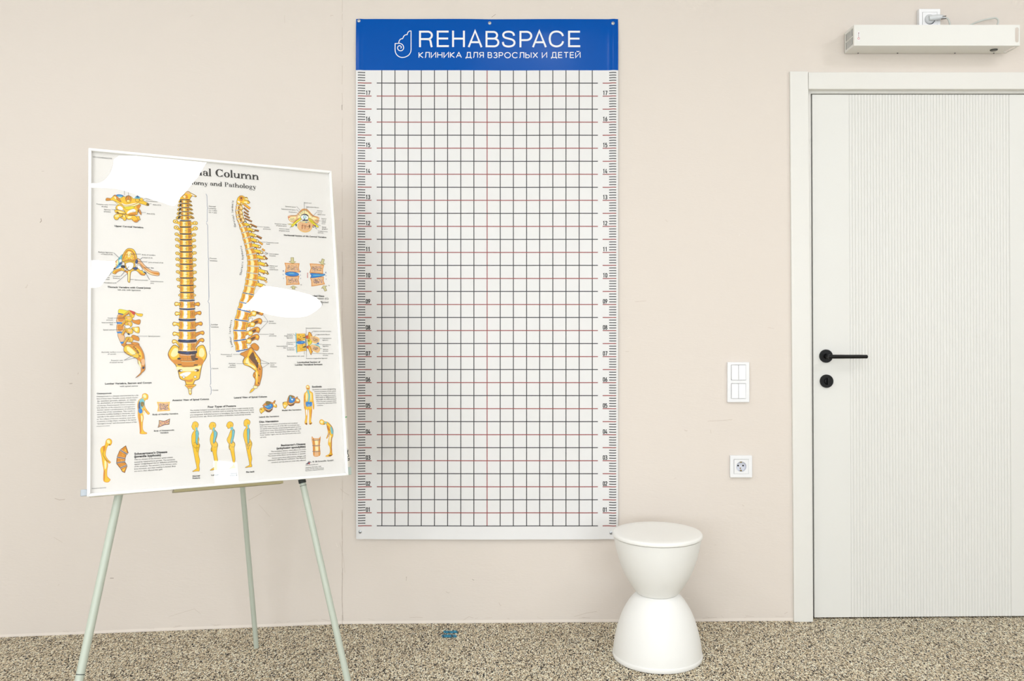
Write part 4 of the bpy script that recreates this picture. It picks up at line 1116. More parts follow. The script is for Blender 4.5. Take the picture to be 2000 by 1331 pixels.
["F",3,10,1,2684,2464,2769,2456,2760,2514,2772,2571,2676,2579,2700,2518],
["F",5,11,1,2537,2473,2610,2474,2618,2523,2609,2583,2533,2585,2544,2527],
["L",4,12,0,7,2681,2502,2682,2568],
["L",4,13,0,7,2697,2487,2699,2525],
["L",4,14,0,7,2714,2472,2716,2545],
["L",4,15,0,7,2730,2499,2732,2565],
["L",4,16,0,7,2747,2484,2749,2522],
["T",4,0,2594,2545,57,"D3"],
["L",4,2,0,69,2477,2716,2374,2626],
["L",2,3,0,56,2477,2716,2374,2626],
["E",2,4,4,10,2374,2626,55,47,0],
["E",5,6,-1,8,2374,2623,28,23,0],
["E",4,8,-1,8,2376,2626,15,12,0],
["L",4,2,0,70,2762,2700,2849,2625],
["L",2,3,0,57,2762,2700,2849,2625],
["E",2,4,4,10,2849,2625,56,47,0],
["E",5,6,-1,8,2849,2622,28,23,0],
["E",4,8,-1,8,2852,2625,16,12,0],
["O",2,7,1,10,4,2454,2642,2619,2641,2787,2623,2771,2700,2789,2775,2618,2795,2447,2793,2467,2717],
["F",3,9,1,2462,2655,2503,2655,2516,2714,2499,2777,2459,2779,2472,2717],
["F",3,10,1,2686,2645,2773,2637,2763,2700,2776,2762,2678,2770,2702,2704],
["F",5,11,1,2536,2653,2611,2654,2619,2708,2609,2774,2533,2775,2544,2713],
["L",4,12,0,7,2683,2656,2685,2712],
["L",4,13,0,7,2699,2686,2701,2734],
["L",4,14,0,7,2716,2670,2718,2756],
["L",4,15,0,7,2733,2654,2735,2710],
["L",4,16,0,7,2750,2683,2752,2731],
["T",4,0,2595,2731,57,"D4"],
["L",4,2,0,69,2474,2908,2379,2826],
["L",2,3,0,56,2474,2908,2379,2826],
["E",2,4,4,10,2379,2826,55,47,0],
["E",5,6,-1,8,2379,2823,27,23,0],
["E",4,8,-1,8,2381,2826,15,12,0],
["L",4,2,0,69,2765,2893,2851,2811],
["L",2,3,0,57,2765,2893,2851,2811],
["E",2,4,4,10,2851,2811,56,47,0],
["E",5,6,-1,8,2851,2809,28,23,0],
["E",4,8,-1,8,2854,2811,16,12,0],
["O",2,7,1,10,4,2452,2833,2620,2832,2790,2815,2774,2892,2793,2968,2618,2988,2445,2986,2465,2908],
["F",3,9,1,2460,2845,2502,2846,2515,2906,2497,2970,2457,2972,2470,2908],
["F",3,10,1,2688,2836,2776,2829,2766,2893,2779,2956,2679,2963,2704,2896],
["F",5,11,1,2536,2844,2612,2845,2619,2900,2610,2967,2532,2968,2543,2904],
["L",4,12,0,7,2685,2863,2686,2928],
["L",4,13,0,7,2702,2847,2703,2950],
["L",4,14,0,7,2719,2877,2721,2903],
["L",4,15,0,7,2736,2860,2737,2925],
["L",4,16,0,7,2753,2844,2754,2947],
["T",4,0,2595,2923,57,"D5"],
["L",4,2,0,69,2472,3103,2376,3055],
["L",2,3,0,56,2472,3103,2376,3055],
["E",2,4,4,10,2376,3055,55,47,0],
["E",5,6,-1,8,2376,3052,27,23,0],
["E",4,8,-1,8,2379,3055,15,12,0],
["L",4,2,0,69,2769,3088,2860,3018],
["L",2,3,0,57,2769,3088,2860,3018],
["E",2,4,4,10,2860,3018,56,47,0],
["E",5,6,-1,8,2860,3015,28,23,0],
["E",4,8,-1,8,2863,3018,16,12,0],
["O",2,7,1,10,4,2450,3025,2621,3024,2794,3008,2777,3088,2796,3166,2619,3185,2443,3183,2464,3103],
["F",3,9,1,2458,3038,2501,3038,2514,3101,2496,3167,2455,3169,2468,3103],
["F",3,10,1,2690,3029,2780,3022,2769,3088,2782,3154,2681,3161,2706,3091],
["F",5,11,1,2535,3037,2612,3038,2620,3096,2610,3165,2531,3166,2543,3099],
["L",4,12,0,7,2686,3073,2688,3148],
["L",4,13,0,7,2704,3057,2706,3099],
["L",4,14,0,7,2721,3040,2723,3122],
["L",4,15,0,7,2738,3071,2740,3145],
["L",4,16,0,7,2756,3054,2758,3097],
["T",4,0,2596,3118,57,"D6"],
["L",4,2,0,68,2470,3294,2377,3238],
["L",2,3,0,56,2470,3294,2377,3238],
["E",2,4,4,10,2377,3238,55,46,0],
["E",5,6,-1,8,2377,3236,27,23,0],
["E",4,8,-1,8,2379,3238,15,12,0],
["L",4,2,0,69,2772,3281,2853,3230],
["L",2,3,0,56,2772,3281,2853,3230],
["E",2,4,4,10,2853,3230,55,47,0],
["E",5,6,-1,8,2853,3227,28,23,0],
["E",4,8,-1,8,2855,3230,16,12,0],
["O",2,7,1,10,4,2447,3222,2622,3222,2797,3206,2781,3281,2800,3354,2620,3372,2441,3369,2462,3295],
["F",3,9,1,2456,3235,2499,3235,2513,3292,2495,3353,2454,3355,2467,3294],
["F",3,10,1,2691,3227,2783,3220,2773,3281,2786,3341,2683,3348,2708,3284],
["F",5,11,1,2534,3234,2613,3235,2621,3288,2611,3351,2530,3352,2542,3291],
["L",4,12,0,7,2688,3237,2690,3292],
["L",4,13,0,7,2706,3266,2707,3313],
["L",4,14,0,7,2723,3251,2725,3335],
["L",4,15,0,7,2741,3235,2743,3290],
["L",4,16,0,7,2758,3264,2760,3311],
["T",4,0,2597,3310,57,"D7"],
["L",4,2,0,68,2468,3491,2384,3421],
["L",2,3,0,56,2468,3491,2384,3421],
["E",2,4,4,10,2384,3421,55,46,0],
["E",5,6,-1,8,2384,3418,27,23,0],
["E",4,8,-1,8,2386,3421,15,12,0],
["L",4,2,0,69,2776,3478,2843,3402],
["L",2,3,0,56,2776,3478,2843,3402],
["E",2,4,4,10,2843,3402,55,47,0],
["E",5,6,-1,8,2843,3399,28,23,0],
["E",4,8,-1,8,2845,3402,15,12,0],
["O",2,7,1,10,4,2445,3408,2622,3408,2801,3393,2784,3478,2803,3561,2620,3579,2439,3575,2460,3491],
["F",3,9,1,2454,3421,2498,3421,2511,3489,2493,3560,2452,3562,2465,3491],
["F",3,10,1,2693,3413,2786,3407,2776,3478,2789,3549,2684,3555,2710,3481],
["F",5,11,1,2533,3420,2613,3422,2621,3484,2611,3558,2530,3559,2542,3488],
["L",4,12,0,6,2690,3445,2691,3515],
["L",4,13,0,7,2708,3427,2709,3540],
["L",4,14,0,7,2725,3460,2727,3488],
["L",4,15,0,7,2744,3442,2745,3513],
["L",4,16,0,7,2762,3425,2763,3537],
["T",4,0,2597,3506,57,"D8"],
["L",4,2,0,68,2465,3703,2382,3629],
["L",2,3,0,56,2465,3703,2382,3629],
["E",2,4,4,10,2382,3629,54,46,0],
["E",5,6,-1,8,2382,3627,27,23,0],
["E",4,8,-1,8,2384,3629,15,12,0],
["L",4,2,0,69,2779,3692,2852,3625],
["L",2,3,0,56,2779,3692,2852,3625],
["E",2,4,4,10,2852,3625,55,47,0],
["E",5,6,-1,8,2852,3622,28,23,0],
["E",4,8,-1,8,2854,3625,15,12,0],
["O",2,7,1,10,4,2443,3614,2623,3615,2804,3600,2787,3691,2806,3781,2620,3798,2436,3794,2458,3703],
["F",3,9,1,2452,3627,2497,3628,2510,3702,2492,3779,2449,3780,2463,3703],
["F",3,10,1,2695,3620,2789,3614,2778,3692,2791,3769,2686,3775,2712,3694],
["F",5,11,1,2533,3626,2614,3629,2622,3697,2611,3777,2528,3778,2541,3700],
["L",4,12,0,6,2691,3673,2692,3758],
["L",4,13,0,6,2710,3655,2711,3703],
["L",4,14,0,6,2728,3636,2729,3730],
["L",4,15,0,6,2746,3671,2747,3756],
["L",4,16,0,6,2764,3653,2766,3701],
["T",4,0,2598,3719,57,"D9"],
["L",4,2,0,68,2463,3927,2389,3863],
["L",2,3,0,56,2463,3927,2389,3863],
["E",2,4,4,10,2389,3863,54,46,0],
["E",5,6,-1,8,2389,3860,27,23,0],
["E",4,8,-1,8,2391,3863,15,12,0],
["L",4,2,0,69,2782,3916,2837,3840],
["L",2,3,0,56,2782,3916,2837,3840],
["E",2,4,4,10,2837,3840,55,47,0],
["E",5,6,-1,8,2837,3838,27,23,0],
["E",4,8,-1,8,2839,3840,15,12,0],
["O",2,7,1,10,4,2441,3833,2623,3834,2807,3820,2789,3916,2809,4011,2621,4027,2434,4022,2456,3927],
["F",3,9,1,2450,3845,2495,3846,2509,3925,2490,4007,2447,4009,2461,3927],
["F",3,10,1,2696,3840,2792,3834,2781,3916,2794,3998,2687,4004,2714,3919],
["F",5,11,1,2532,3845,2614,3848,2622,3922,2612,4006,2527,4006,2540,3924],
["L",4,12,0,6,2693,3858,2694,3929],
["L",4,13,0,6,2711,3896,2712,3957],
["L",4,14,0,6,2730,3876,2730,3985],
["L",4,15,0,6,2748,3857,2750,3927],
["L",4,16,0,6,2766,3894,2768,3955],
["T",4,0,2598,3943,75,"D10"],
["L",4,2,0,55,2460,4149,2401,4075],
["L",2,3,0,43,2460,4149,2401,4075],
["E",2,4,4,10,2401,4075,44,38,0],
["E",5,6,-1,8,2401,4072,22,19,0],
["E",4,8,-1,8,2403,4075,12,10,0],
["L",4,2,0,56,2785,4140,2834,4062],
["L",2,3,0,43,2785,4140,2834,4062],
["E",2,4,4,10,2834,4062,45,38,0],
["E",5,6,-1,8,2834,4060,22,19,0],
["E",4,8,-1,8,2836,4062,13,10,0],
["O",2,7,1,10,4,2438,4061,2623,4063,2810,4050,2792,4140,2812,4229,2621,4245,2431,4239,2453,4150],
["F",3,9,1,2447,4073,2493,4075,2507,4148,2488,4225,2445,4226,2458,4149],
["F",3,10,1,2698,4069,2795,4063,2784,4140,2797,4217,2688,4222,2715,4142],
["F",5,11,1,2530,4074,2614,4076,2622,4145,2612,4224,2526,4224,2539,4147],
["L",4,12,0,6,2694,4103,2695,4179],
["L",4,13,0,6,2713,4085,2714,4205],
["L",4,14,0,6,2731,4120,2733,4151],
["L",4,15,0,6,2750,4102,2751,4177],
["L",4,16,0,6,2769,4083,2770,4204],
["T",4,0,2598,4166,75,"D11"],
["L",4,2,0,55,2458,4366,2430,4345],
["L",2,3,0,43,2458,4366,2430,4345],
["E",2,4,4,10,2430,4345,44,38,0],
["E",5,6,-1,8,2430,4342,22,19,0],
["E",4,8,-1,8,2433,4345,12,10,0],
["L",4,2,0,56,2788,4358,2825,4335],
["L",2,3,0,43,2788,4358,2825,4335],
["E",2,4,4,10,2825,4335,45,38,0],
["E",5,6,-1,8,2825,4333,22,19,0],
["E",4,8,-1,8,2827,4335,13,10,0],
["O",2,7,1,10,4,2436,4278,2624,4281,2813,4268,2795,4358,2815,4447,2621,4462,2429,4455,2451,4366],
["F",3,9,1,2445,4290,2492,4292,2506,4365,2487,4441,2443,4442,2456,4366],
["F",3,10,1,2699,4287,2798,4282,2786,4358,2800,4435,2689,4440,2717,4360],
["F",5,11,1,2529,4291,2614,4294,2623,4362,2612,4441,2525,4441,2538,4364],
["L",4,12,0,6,2695,4339,2696,4423],
["L",4,13,0,6,2714,4321,2716,4369],
["L",4,14,0,6,2734,4302,2735,4395],
["L",4,15,0,6,2752,4338,2753,4422],
["L",4,16,0,6,2771,4319,2773,4368],
["T",4,0,2599,4383,75,"D12"],
["F",12,27,1,2470,2014,2618,2011,2767,1993,2764,2016,2618,2034,2473,2036],
["F",6,28,1,2500,2023,2618,2019,2662,2012,2618,2028],
["F",12,27,1,2468,2211,2619,2209,2770,2192,2767,2214,2618,2232,2471,2234],
["F",6,28,1,2498,2221,2619,2217,2664,2210,2618,2226],
["F",12,27,1,2466,2430,2619,2428,2774,2411,2770,2434,2619,2450,2468,2452],
["F",6,28,1,2496,2439,2619,2435,2665,2429,2619,2445],
["F",12,27,1,2464,2610,2620,2609,2777,2592,2774,2615,2620,2631,2466,2632],
["F",6,28,1,2495,2619,2620,2616,2667,2610,2620,2625],
["F",12,27,1,2461,2801,2621,2799,2781,2783,2777,2806,2620,2822,2464,2823],
["F",6,28,1,2493,2810,2621,2807,2669,2801,2620,2816],
["F",12,27,1,2459,2993,2621,2992,2785,2977,2781,2999,2621,3015,2462,3015],
["F",6,28,1,2492,3003,2621,3000,2670,2994,2621,3009],
["F",12,27,1,2457,3190,2622,3190,2788,3175,2784,3197,2622,3212,2460,3212],
["F",6,28,1,2490,3200,2622,3197,2672,3191,2622,3207],
["F",12,27,1,2455,3376,2623,3377,2792,3362,2788,3384,2622,3399,2458,3398],
["F",6,28,1,2488,3386,2623,3384,2673,3378,2622,3393],
["F",12,27,1,2453,3583,2623,3583,2795,3570,2791,3592,2623,3605,2456,3605],
["F",6,28,1,2487,3592,2623,3591,2674,3585,2623,3600],
["F",12,27,1,2450,3801,2623,3803,2798,3789,2794,3812,2623,3825,2454,3823],
["F",6,28,1,2485,3811,2623,3810,2676,3805,2623,3819],
["F",12,27,1,2448,4030,2624,4032,2801,4019,2797,4041,2623,4054,2451,4051],
["F",6,28,1,2483,4040,2624,4039,2677,4034,2623,4048],
["F",12,27,1,2445,4247,2624,4249,2804,4238,2800,4260,2624,4271,2449,4268],
["F",6,28,1,2481,4257,2624,4257,2678,4252,2624,4266],
["O",2,2,1,13,4,2427,4577,2398,4577,2306,4557,2272,4616,2305,4675,2385,4652,2426,4695],
["F",5,4,1,2374,4598,2306,4589,2301,4632,2361,4625],
["O",3,2,1,13,4,2820,4570,2849,4573,2944,4550,2978,4609,2942,4669,2860,4649,2818,4689],
["F",2,4,1,2874,4594,2943,4582,2947,4626,2886,4621],
["O",2,7,1,10,4,2433,4531,2623,4535,2815,4523,2801,4630,2827,4735,2621,4749,2416,4742,2444,4636],
["F",3,9,1,2442,4544,2490,4546,2504,4635,2477,4727,2430,4728,2449,4636],
["F",3,10,1,2700,4542,2800,4537,2792,4630,2811,4722,2693,4727,2718,4631],
["F",9,11,1,2528,4545,2613,4549,2622,4633,2611,4728,2518,4727,2536,4634],
["L",4,12,0,7,2698,4564,2699,4642],
["L",4,13,0,7,2717,4606,2719,4673],
["L",4,14,0,7,2737,4584,2738,4705],
["L",4,15,0,7,2757,4562,2759,4641],
["L",4,16,0,7,2776,4605,2778,4672],
["T",4,0,2602,4649,44,"L1"],
["O",2,2,1,13,4,2424,4861,2405,4868,2313,4848,2279,4907,2312,4965,2392,4943,2423,4978],
["F",5,4,1,2380,4890,2313,4880,2307,4923,2368,4916],
["O",3,2,1,13,4,2816,4855,2885,4843,2979,4820,3013,4879,2977,4938,2896,4918,2814,4974],
["F",2,4,1,2909,4864,2979,4852,2983,4895,2921,4891],
["O",2,7,1,10,4,2420,4791,2620,4796,2821,4785,2806,4915,2833,5044,2617,5057,2403,5048,2432,4919],
["F",3,9,1,2430,4804,2480,4806,2494,4919,2467,5034,2418,5035,2438,4919],
["F",3,10,1,2700,4803,2805,4798,2797,4915,2815,5031,2692,5034,2719,4916],
["F",9,11,1,2520,4805,2610,4809,2618,4917,2606,5035,2510,5034,2528,4918],
["L",4,12,0,7,2698,4859,2699,4968],
["L",4,13,0,7,2719,4833,2719,5006],
["L",4,14,0,7,2739,4884,2741,4928],
["L",4,15,0,7,2760,4858,2761,4967],
["L",4,16,0,7,2781,4832,2781,5006],
["T",4,0,2599,4933,44,"L2"],
["O",2,2,1,13,4,2421,5199,2336,5180,2245,5159,2211,5218,2244,5276,2323,5254,2419,5316],
["F",5,4,1,2312,5201,2245,5191,2239,5234,2300,5228],
["O",3,2,1,13,4,2811,5196,2910,5170,3004,5148,3038,5207,3002,5266,2921,5245,2809,5314],
["F",2,4,1,2934,5191,3003,5180,3008,5223,2946,5218],
["O",2,7,1,10,4,2402,5135,2616,5142,2831,5132,2815,5255,2842,5378,2612,5389,2385,5379,2415,5257],
["F",3,9,1,2412,5149,2466,5151,2481,5257,2453,5366,2401,5366,2421,5257],
["F",3,10,1,2701,5149,2814,5145,2804,5255,2824,5364,2693,5368,2722,5255],
["F",9,11,1,2508,5150,2605,5155,2614,5256,2601,5368,2499,5366,2518,5257],
["L",4,12,0,7,2698,5226,2699,5341],
["L",4,13,0,7,2721,5201,2722,5268],
["L",4,14,0,7,2743,5177,2744,5304],
["L",4,15,0,7,2765,5226,2766,5341],
["L",4,16,0,7,2787,5201,2789,5267],
["T",4,0,2594,5272,44,"L3"],
["O",2,2,1,13,4,2417,5503,2333,5476,2242,5455,2208,5513,2241,5571,2320,5550,2416,5619],
["F",5,4,1,2309,5497,2242,5487,2237,5529,2297,5524],
["O",3,2,1,13,4,2806,5502,2955,5448,3049,5427,3083,5486,3047,5544,2966,5523,2805,5619],
["F",2,4,1,2979,5470,3048,5459,3053,5502,2991,5496],
["O",2,7,1,10,4,2394,5441,2612,5448,2832,5440,2815,5561,2843,5682,2609,5692,2377,5681,2408,5561],
["F",3,9,1,2404,5454,2459,5456,2475,5561,2446,5668,2393,5668,2414,5561],
["F",3,10,1,2699,5456,2814,5453,2804,5561,2824,5668,2691,5671,2720,5561],
["F",9,11,1,2502,5456,2601,5461,2610,5561,2597,5671,2493,5668,2512,5561],
["L",4,12,0,7,2697,5483,2698,5573],
["L",4,13,0,7,2719,5532,2720,5609],
["L",4,14,0,7,2742,5508,2742,5645],
["L",4,15,0,7,2764,5483,2766,5573],
["L",4,16,0,7,2786,5532,2788,5609],
["T",4,0,2591,5577,44,"L4"],
["O",2,2,1,13,4,2413,5840,2314,5708,2223,5687,2189,5744,2222,5802,2301,5781,2412,5955],
["F",5,4,1,2290,5729,2223,5718,2218,5760,2277,5755],
["O",3,2,1,13,4,2801,5842,2946,5672,3040,5651,3074,5710,3038,5768,2957,5747,2800,5958],
["F",2,4,1,2971,5694,3040,5683,3044,5726,2982,5720],
["O",2,7,1,10,4,2376,5767,2608,5776,2842,5769,2823,5900,2853,6031,2604,6040,2359,6027,2391,5897],
["F",3,9,1,2387,5780,2445,5783,2462,5898,2432,6015,2376,6014,2397,5897],
["F",3,10,1,2701,5784,2823,5782,2812,5900,2833,6018,2691,6019,2723,5899],
["F",9,11,1,2491,5783,2596,5789,2606,5899,2592,6019,2481,6015,2502,5898],
["L",4,12,0,7,2698,5842,2699,5952],
["L",4,13,0,7,2722,5816,2722,5991],
["L",4,14,0,7,2745,5868,2747,5913],
["L",4,15,0,7,2769,5842,2770,5952],
["L",4,16,0,7,2794,5816,2794,5992],
["T",4,0,2586,5914,44,"L5"],
["O",2,2,1,18,4,2222,5852,2365,5918,2387,6062,2615,6143,2847,6067,2874,5922,3047,5856,3129,6083,3114,6242,3000,6451,2934,6765,2903,6868,2786,6917,2736,7020,2556,7015,2521,6910,2390,6842,2345,6647,2275,6439,2123,6255,2081,6085],
["F",3,4,1,2088,6098,2194,6282,2409,6232,2579,6156,2797,6159,3040,6293,2988,6451,2745,6394,2455,6390,2264,6412,2123,6255],
["F",5,5,1,2245,5943,2352,5970,2338,6127,2218,6204,2148,6125],
["F",5,6,1,2946,5975,3033,5949,3080,6109,3016,6214,2919,6160],
["F",3,7,1,2387,6075,2615,6156,2847,6080,2805,6474,2611,6497,2430,6467],
["F",4,8,1,2700,6157,2834,6106,2795,6316,2722,6289],
["F",5,9,1,2299,6491,2502,6508,2792,6500,2963,6477,2913,6581,2742,6630,2477,6624,2333,6621],
["F",9,10,1,2380,6726,2548,6652,2693,6668,2571,6782,2451,6779],
["F",3,11,1,2498,6858,2618,6887,2739,6851,2713,6941,2569,6938],
["E",0,12,-1,8,2373,6253,50,30,0],
["E",0,14,-1,8,2844,6270,51,30,0],
["E",4,16,-1,8,2383,6430,60,22,0],
["E",4,18,-1,8,2829,6448,61,23,0],
["E",4,20,-1,8,2400,6610,65,40,0],
["E",4,22,-1,8,2851,6606,66,40,0],
["E",9,24,-1,8,2429,6610,35,20,0],
["E",9,26,-1,8,2815,6618,35,20,0],
["E",9,28,4,10,2489,6801,35,32,0],
["E",9,30,4,10,2800,6801,35,33,0],
["L",4,32,1,13,2396,6311,2613,6327,2831,6317],
["L",5,33,1,13,2432,6332,2612,6345,2807,6338],
["L",4,34,1,10,2430,6467,2611,6489,2792,6474],
["L",4,35,0,8,2445,6207,2449,6272],
["L",4,36,0,8,2496,6228,2500,6289],
["L",4,37,0,8,2546,6250,2551,6274],
["L",4,38,0,8,2597,6209,2601,6290],
["L",4,39,0,8,2648,6230,2652,6275],
["L",4,40,0,8,2698,6252,2703,6291],
["L",4,41,0,8,2750,6211,2754,6276],
["L",4,42,0,8,2801,6232,2805,6293],
["O",2,43,1,10,4,2515,7034,2664,7023,2821,7035,2698,7148,2689,7290,2660,7323,2624,7288,2602,7145],
["F",3,45,1,2567,7054,2760,7059,2687,7109,2615,7115],
["F",5,46,1,2626,7146,2674,7148,2670,7277,2637,7263],
["L",4,47,0,10,2609,7146,2694,7148],
["L",4,48,0,10,2618,7210,2690,7213],
["F",12,27,1,2428,4484,2624,4492,2821,4475,2816,4514,2623,4531,2432,4522],
["F",6,28,1,2467,4502,2624,4505,2683,4498,2623,4522],
["F",12,27,1,2416,4744,2620,4753,2827,4737,2822,4776,2620,4792,2419,4782],
["F",6,28,1,2456,4762,2620,4766,2682,4759,2620,4782],
["F",12,27,1,2398,5047,2616,5071,2837,5043,2832,5120,2615,5147,2402,5124],
["F",6,28,1,2441,5085,2616,5096,2682,5083,2616,5128],
["F",12,27,1,2390,5380,2612,5397,2838,5379,2832,5430,2612,5448,2393,5431],
["F",6,28,1,2434,5406,2612,5414,2680,5405,2612,5435],
["F",12,27,1,2372,5680,2608,5706,2848,5681,2842,5757,2607,5782,2376,5755],
["F",6,28,1,2419,5718,2608,5731,2680,5718,2608,5763],
["F",12,27,1,2363,6026,2604,6053,2848,6030,2842,6106,2603,6129,2367,6101],
["F",6,28,1,2411,6064,2604,6079,2677,6067,2603,6110],
["L",9,29,1,10,2428,4530,2623,4543,2820,4522],
["L",9,30,1,10,2426,4731,2621,4744,2817,4725],
["L",9,31,1,10,2413,4793,2620,4806,2829,4787],
["L",9,32,1,10,2403,5052,2617,5066,2832,5048],
["L",9,33,1,10,2397,5132,2616,5146,2836,5128],
["L",9,34,1,10,2394,5376,2612,5391,2833,5374],
["L",9,35,1,10,2389,5436,2612,5452,2837,5435],
["L",9,36,1,10,2377,5674,2609,5690,2843,5675],
["L",9,37,1,10,2371,5784,2607,5801,2846,5786],
["L",9,38,1,10,2364,6010,2604,6028,2848,6014],
["L",9,39,1,10,2410,6141,2603,6159,2797,6145],
["L",6,2,0,9,3225,1104,3254,1170,3255,1526,3274,1566,3254,1608,3247,1976,3217,2032],
["L",6,3,0,9,3217,2059,3254,2125,3246,3159,3270,3190,3247,3225,3241,4401],
["L",6,4,0,9,3242,4030,3235,4468,3204,4509],
["L",6,5,0,9,3204,4517,3238,4577,3236,5241,3255,5273,3235,5308,3235,6017,3204,6070],
["L",6,6,0,9,3204,6084,3232,6150,3235,6534,3252,6566,3234,6600,3232,7008,3204,7046],
["L",6,7,0,9,3203,7072,3234,7126,3231,7178,3248,7204,3230,7230,3234,7295,3208,7341],
["T",1,0,3297,1521,202,"Cervical"],
["T",1,0,3296,1587,217,"vertebrae"],
["T",1,0,3295,1653,239,"C1 = atlas"],
["T",1,0,3294,1719,231,"C2 = axis"],
["T",1,0,3282,3187,207,"Thoracic"],
["T",1,0,3281,3260,221,"vertebrae"],
["T",1,0,3275,5249,203,"Lumbar"],
["T",1,0,3273,5319,218,"vertebrae"],
["T",1,0,3279,6577,172,"Sacrum"],
["T",1,0,3275,7223,164,"Coccyx"],
["T",0,1,2166,7489,1001,"Anterior View of Spinal Column"],
["L",4,1,0,86,4354,1359,4530,1492],
["L",3,2,0,75,4354,1359,4530,1492],
["L",2,3,0,26,4359,1339,4522,1473],
["L",0,1,0,57,4338,1472,4482,1607],
["L",4,2,0,45,4338,1472,4482,1607],
["L",3,3,0,16,4343,1459,4474,1596],
["L",0,1,0,57,4334,1604,4479,1698],
["L",4,2,0,45,4334,1604,4479,1698],
["L",3,3,0,16,4339,1592,4472,1687],
["L",0,1,0,57,4338,1708,4511,1800],
["L",4,2,0,45,4338,1708,4511,1800],
["L",3,3,0,16,4343,1696,4503,1789],
["L",0,1,0,60,4354,1818,4576,1914],
["L",4,2,0,48,4354,1818,4576,1914],
["L",3,3,0,17,4359,1805,4568,1902],
["L",0,1,0,66,4516,2001,4719,2088],
["L",4,2,0,55,4516,2001,4719,2088],
["L",3,3,0,19,4521,1986,4712,2074],
["L",0,1,0,63,4639,2187,4774,2209],
["L",4,2,0,52,4639,2187,4774,2209],
["L",3,3,0,18,4644,2173,4766,2196],
["L",0,1,0,76,4711,2377,4853,2451],
["L",4,2,0,65,4711,2377,4853,2451],
["L",3,3,0,23,4716,2360,4846,2435],
["L",4,1,0,66,4769,2567,4877,2651],
["L",3,2,0,55,4769,2567,4877,2651],
["L",2,3,0,19,4775,2552,4869,2637],
["L",4,1,0,66,4849,2790,4931,2853],
["L",3,2,0,55,4849,2790,4931,2853],
["L",2,3,0,19,4854,2775,4924,2839],
["L",0,1,0,66,4884,3013,5000,3125],
["L",4,2,0,55,4884,3013,5000,3125],
["L",3,3,0,19,4889,2999,4993,3111],
["L",0,1,0,69,4933,3243,5007,3353],
["L",4,2,0,58,4933,3243,5007,3353],
["L",3,3,0,20,4938,3228,5000,3338],
["L",4,1,0,69,4953,3504,5006,3621],
["L",14,2,0,58,4953,3504,5006,3621],
["L",2,3,0,20,4958,3489,4998,3607],
["L",0,1,0,53,4841,3508,4879,3618],
["L",4,2,0,42,4841,3508,4879,3618],
["L",3,3,0,15,4846,3497,4872,3608],
["L",4,1,0,59,4860,3775,4962,3883],
["L",11,2,0,48,4860,3775,4962,3883],
["L",2,3,0,17,4866,3762,4955,3871],
["L",4,1,0,50,4763,2839,4817,2904],
["L",0,2,0,39,4763,2839,4817,2904],
["L",2,3,0,14,4768,2829,4809,2894],
["L",4,1,0,50,4827,3046,4866,3134],
["L",0,2,0,39,4827,3046,4866,3134],
["L",2,3,0,14,4832,3036,4859,3124],
["L",4,1,0,47,4855,3269,4901,3364],
["L",0,2,0,35,4855,3269,4901,3364],
["L",2,3,0,12,4860,3260,4894,3356],
["O",2,6,1,11,4,4211,1247,4289,1224,4318,1289,4340,1355,4285,1384,4224,1364],
["F",11,8,1,4242,1261,4288,1257,4302,1341,4255,1361],
["F",0,9,1,4186,1316,4234,1279,4225,1330,4193,1360],
["F",5,10,1,4272,1276,4303,1290,4309,1340,4279,1334],
["O",2,15,1,10,4,4146,1243,4187,1238,4229,1222,4205,1315,4205,1405,4158,1413,4110,1427,4139,1334],
["F",3,17,1,4146,1269,4160,1260,4151,1329,4135,1400,4121,1398,4138,1332],
["F",3,18,1,4193,1258,4220,1251,4207,1316,4202,1379,4171,1392,4190,1320],
["F",5,19,1,4167,1259,4188,1257,4181,1322,4162,1397,4142,1398,4158,1328],
["O",2,6,1,11,4,4188,1416,4266,1393,4295,1458,4316,1524,4262,1553,4200,1533],
["F",11,8,1,4218,1430,4265,1427,4278,1510,4231,1530],
["F",0,9,1,4163,1485,4210,1448,4201,1499,4170,1528],
["F",5,10,1,4249,1445,4279,1459,4286,1509,4255,1503],
["O",2,15,1,10,4,4110,1427,4157,1421,4205,1405,4182,1484,4183,1560,4131,1574,4080,1595,4106,1510],
["F",3,17,1,4112,1450,4127,1442,4121,1504,4106,1568,4091,1568,4107,1508],
["F",3,18,1,4165,1437,4195,1430,4182,1486,4179,1539,4145,1555,4164,1491],
["F",5,19,1,4135,1440,4159,1437,4154,1494,4136,1561,4114,1565,4129,1501],
["O",2,6,1,11,4,4181,1569,4259,1547,4288,1612,4309,1677,4254,1706,4193,1686],
["F",11,8,1,4211,1584,4258,1580,4271,1663,4224,1683],
["F",0,9,1,4156,1638,4203,1601,4194,1652,4163,1681],
["F",5,10,1,4242,1598,4272,1613,4279,1663,4248,1657],
["O",2,15,1,10,4,4080,1595,4131,1583,4183,1560,4175,1637,4191,1712,4144,1727,4096,1749,4099,1672],
["F",3,17,1,4090,1616,4104,1606,4114,1663,4115,1723,4099,1724,4100,1668],
["F",3,18,1,4145,1596,4177,1585,4175,1640,4183,1692,4152,1708,4157,1647],
["F",5,19,1,4113,1603,4138,1597,4147,1650,4144,1714,4123,1720,4122,1660],
["O",2,6,1,11,4,4197,1703,4274,1681,4303,1746,4325,1811,4270,1840,4209,1820],
["F",11,8,1,4227,1718,4273,1714,4287,1797,4240,1817],
["F",0,9,1,4172,1772,4219,1735,4210,1786,4179,1815],
["F",5,10,1,4258,1732,4288,1747,4294,1797,4264,1791],
["O",2,15,1,10,4,4096,1749,4143,1736,4191,1712,4190,1771,4214,1828,4163,1847,4111,1874,4114,1811],
["F",3,17,1,4105,1765,4119,1756,4129,1801,4132,1849,4115,1852,4115,1806],
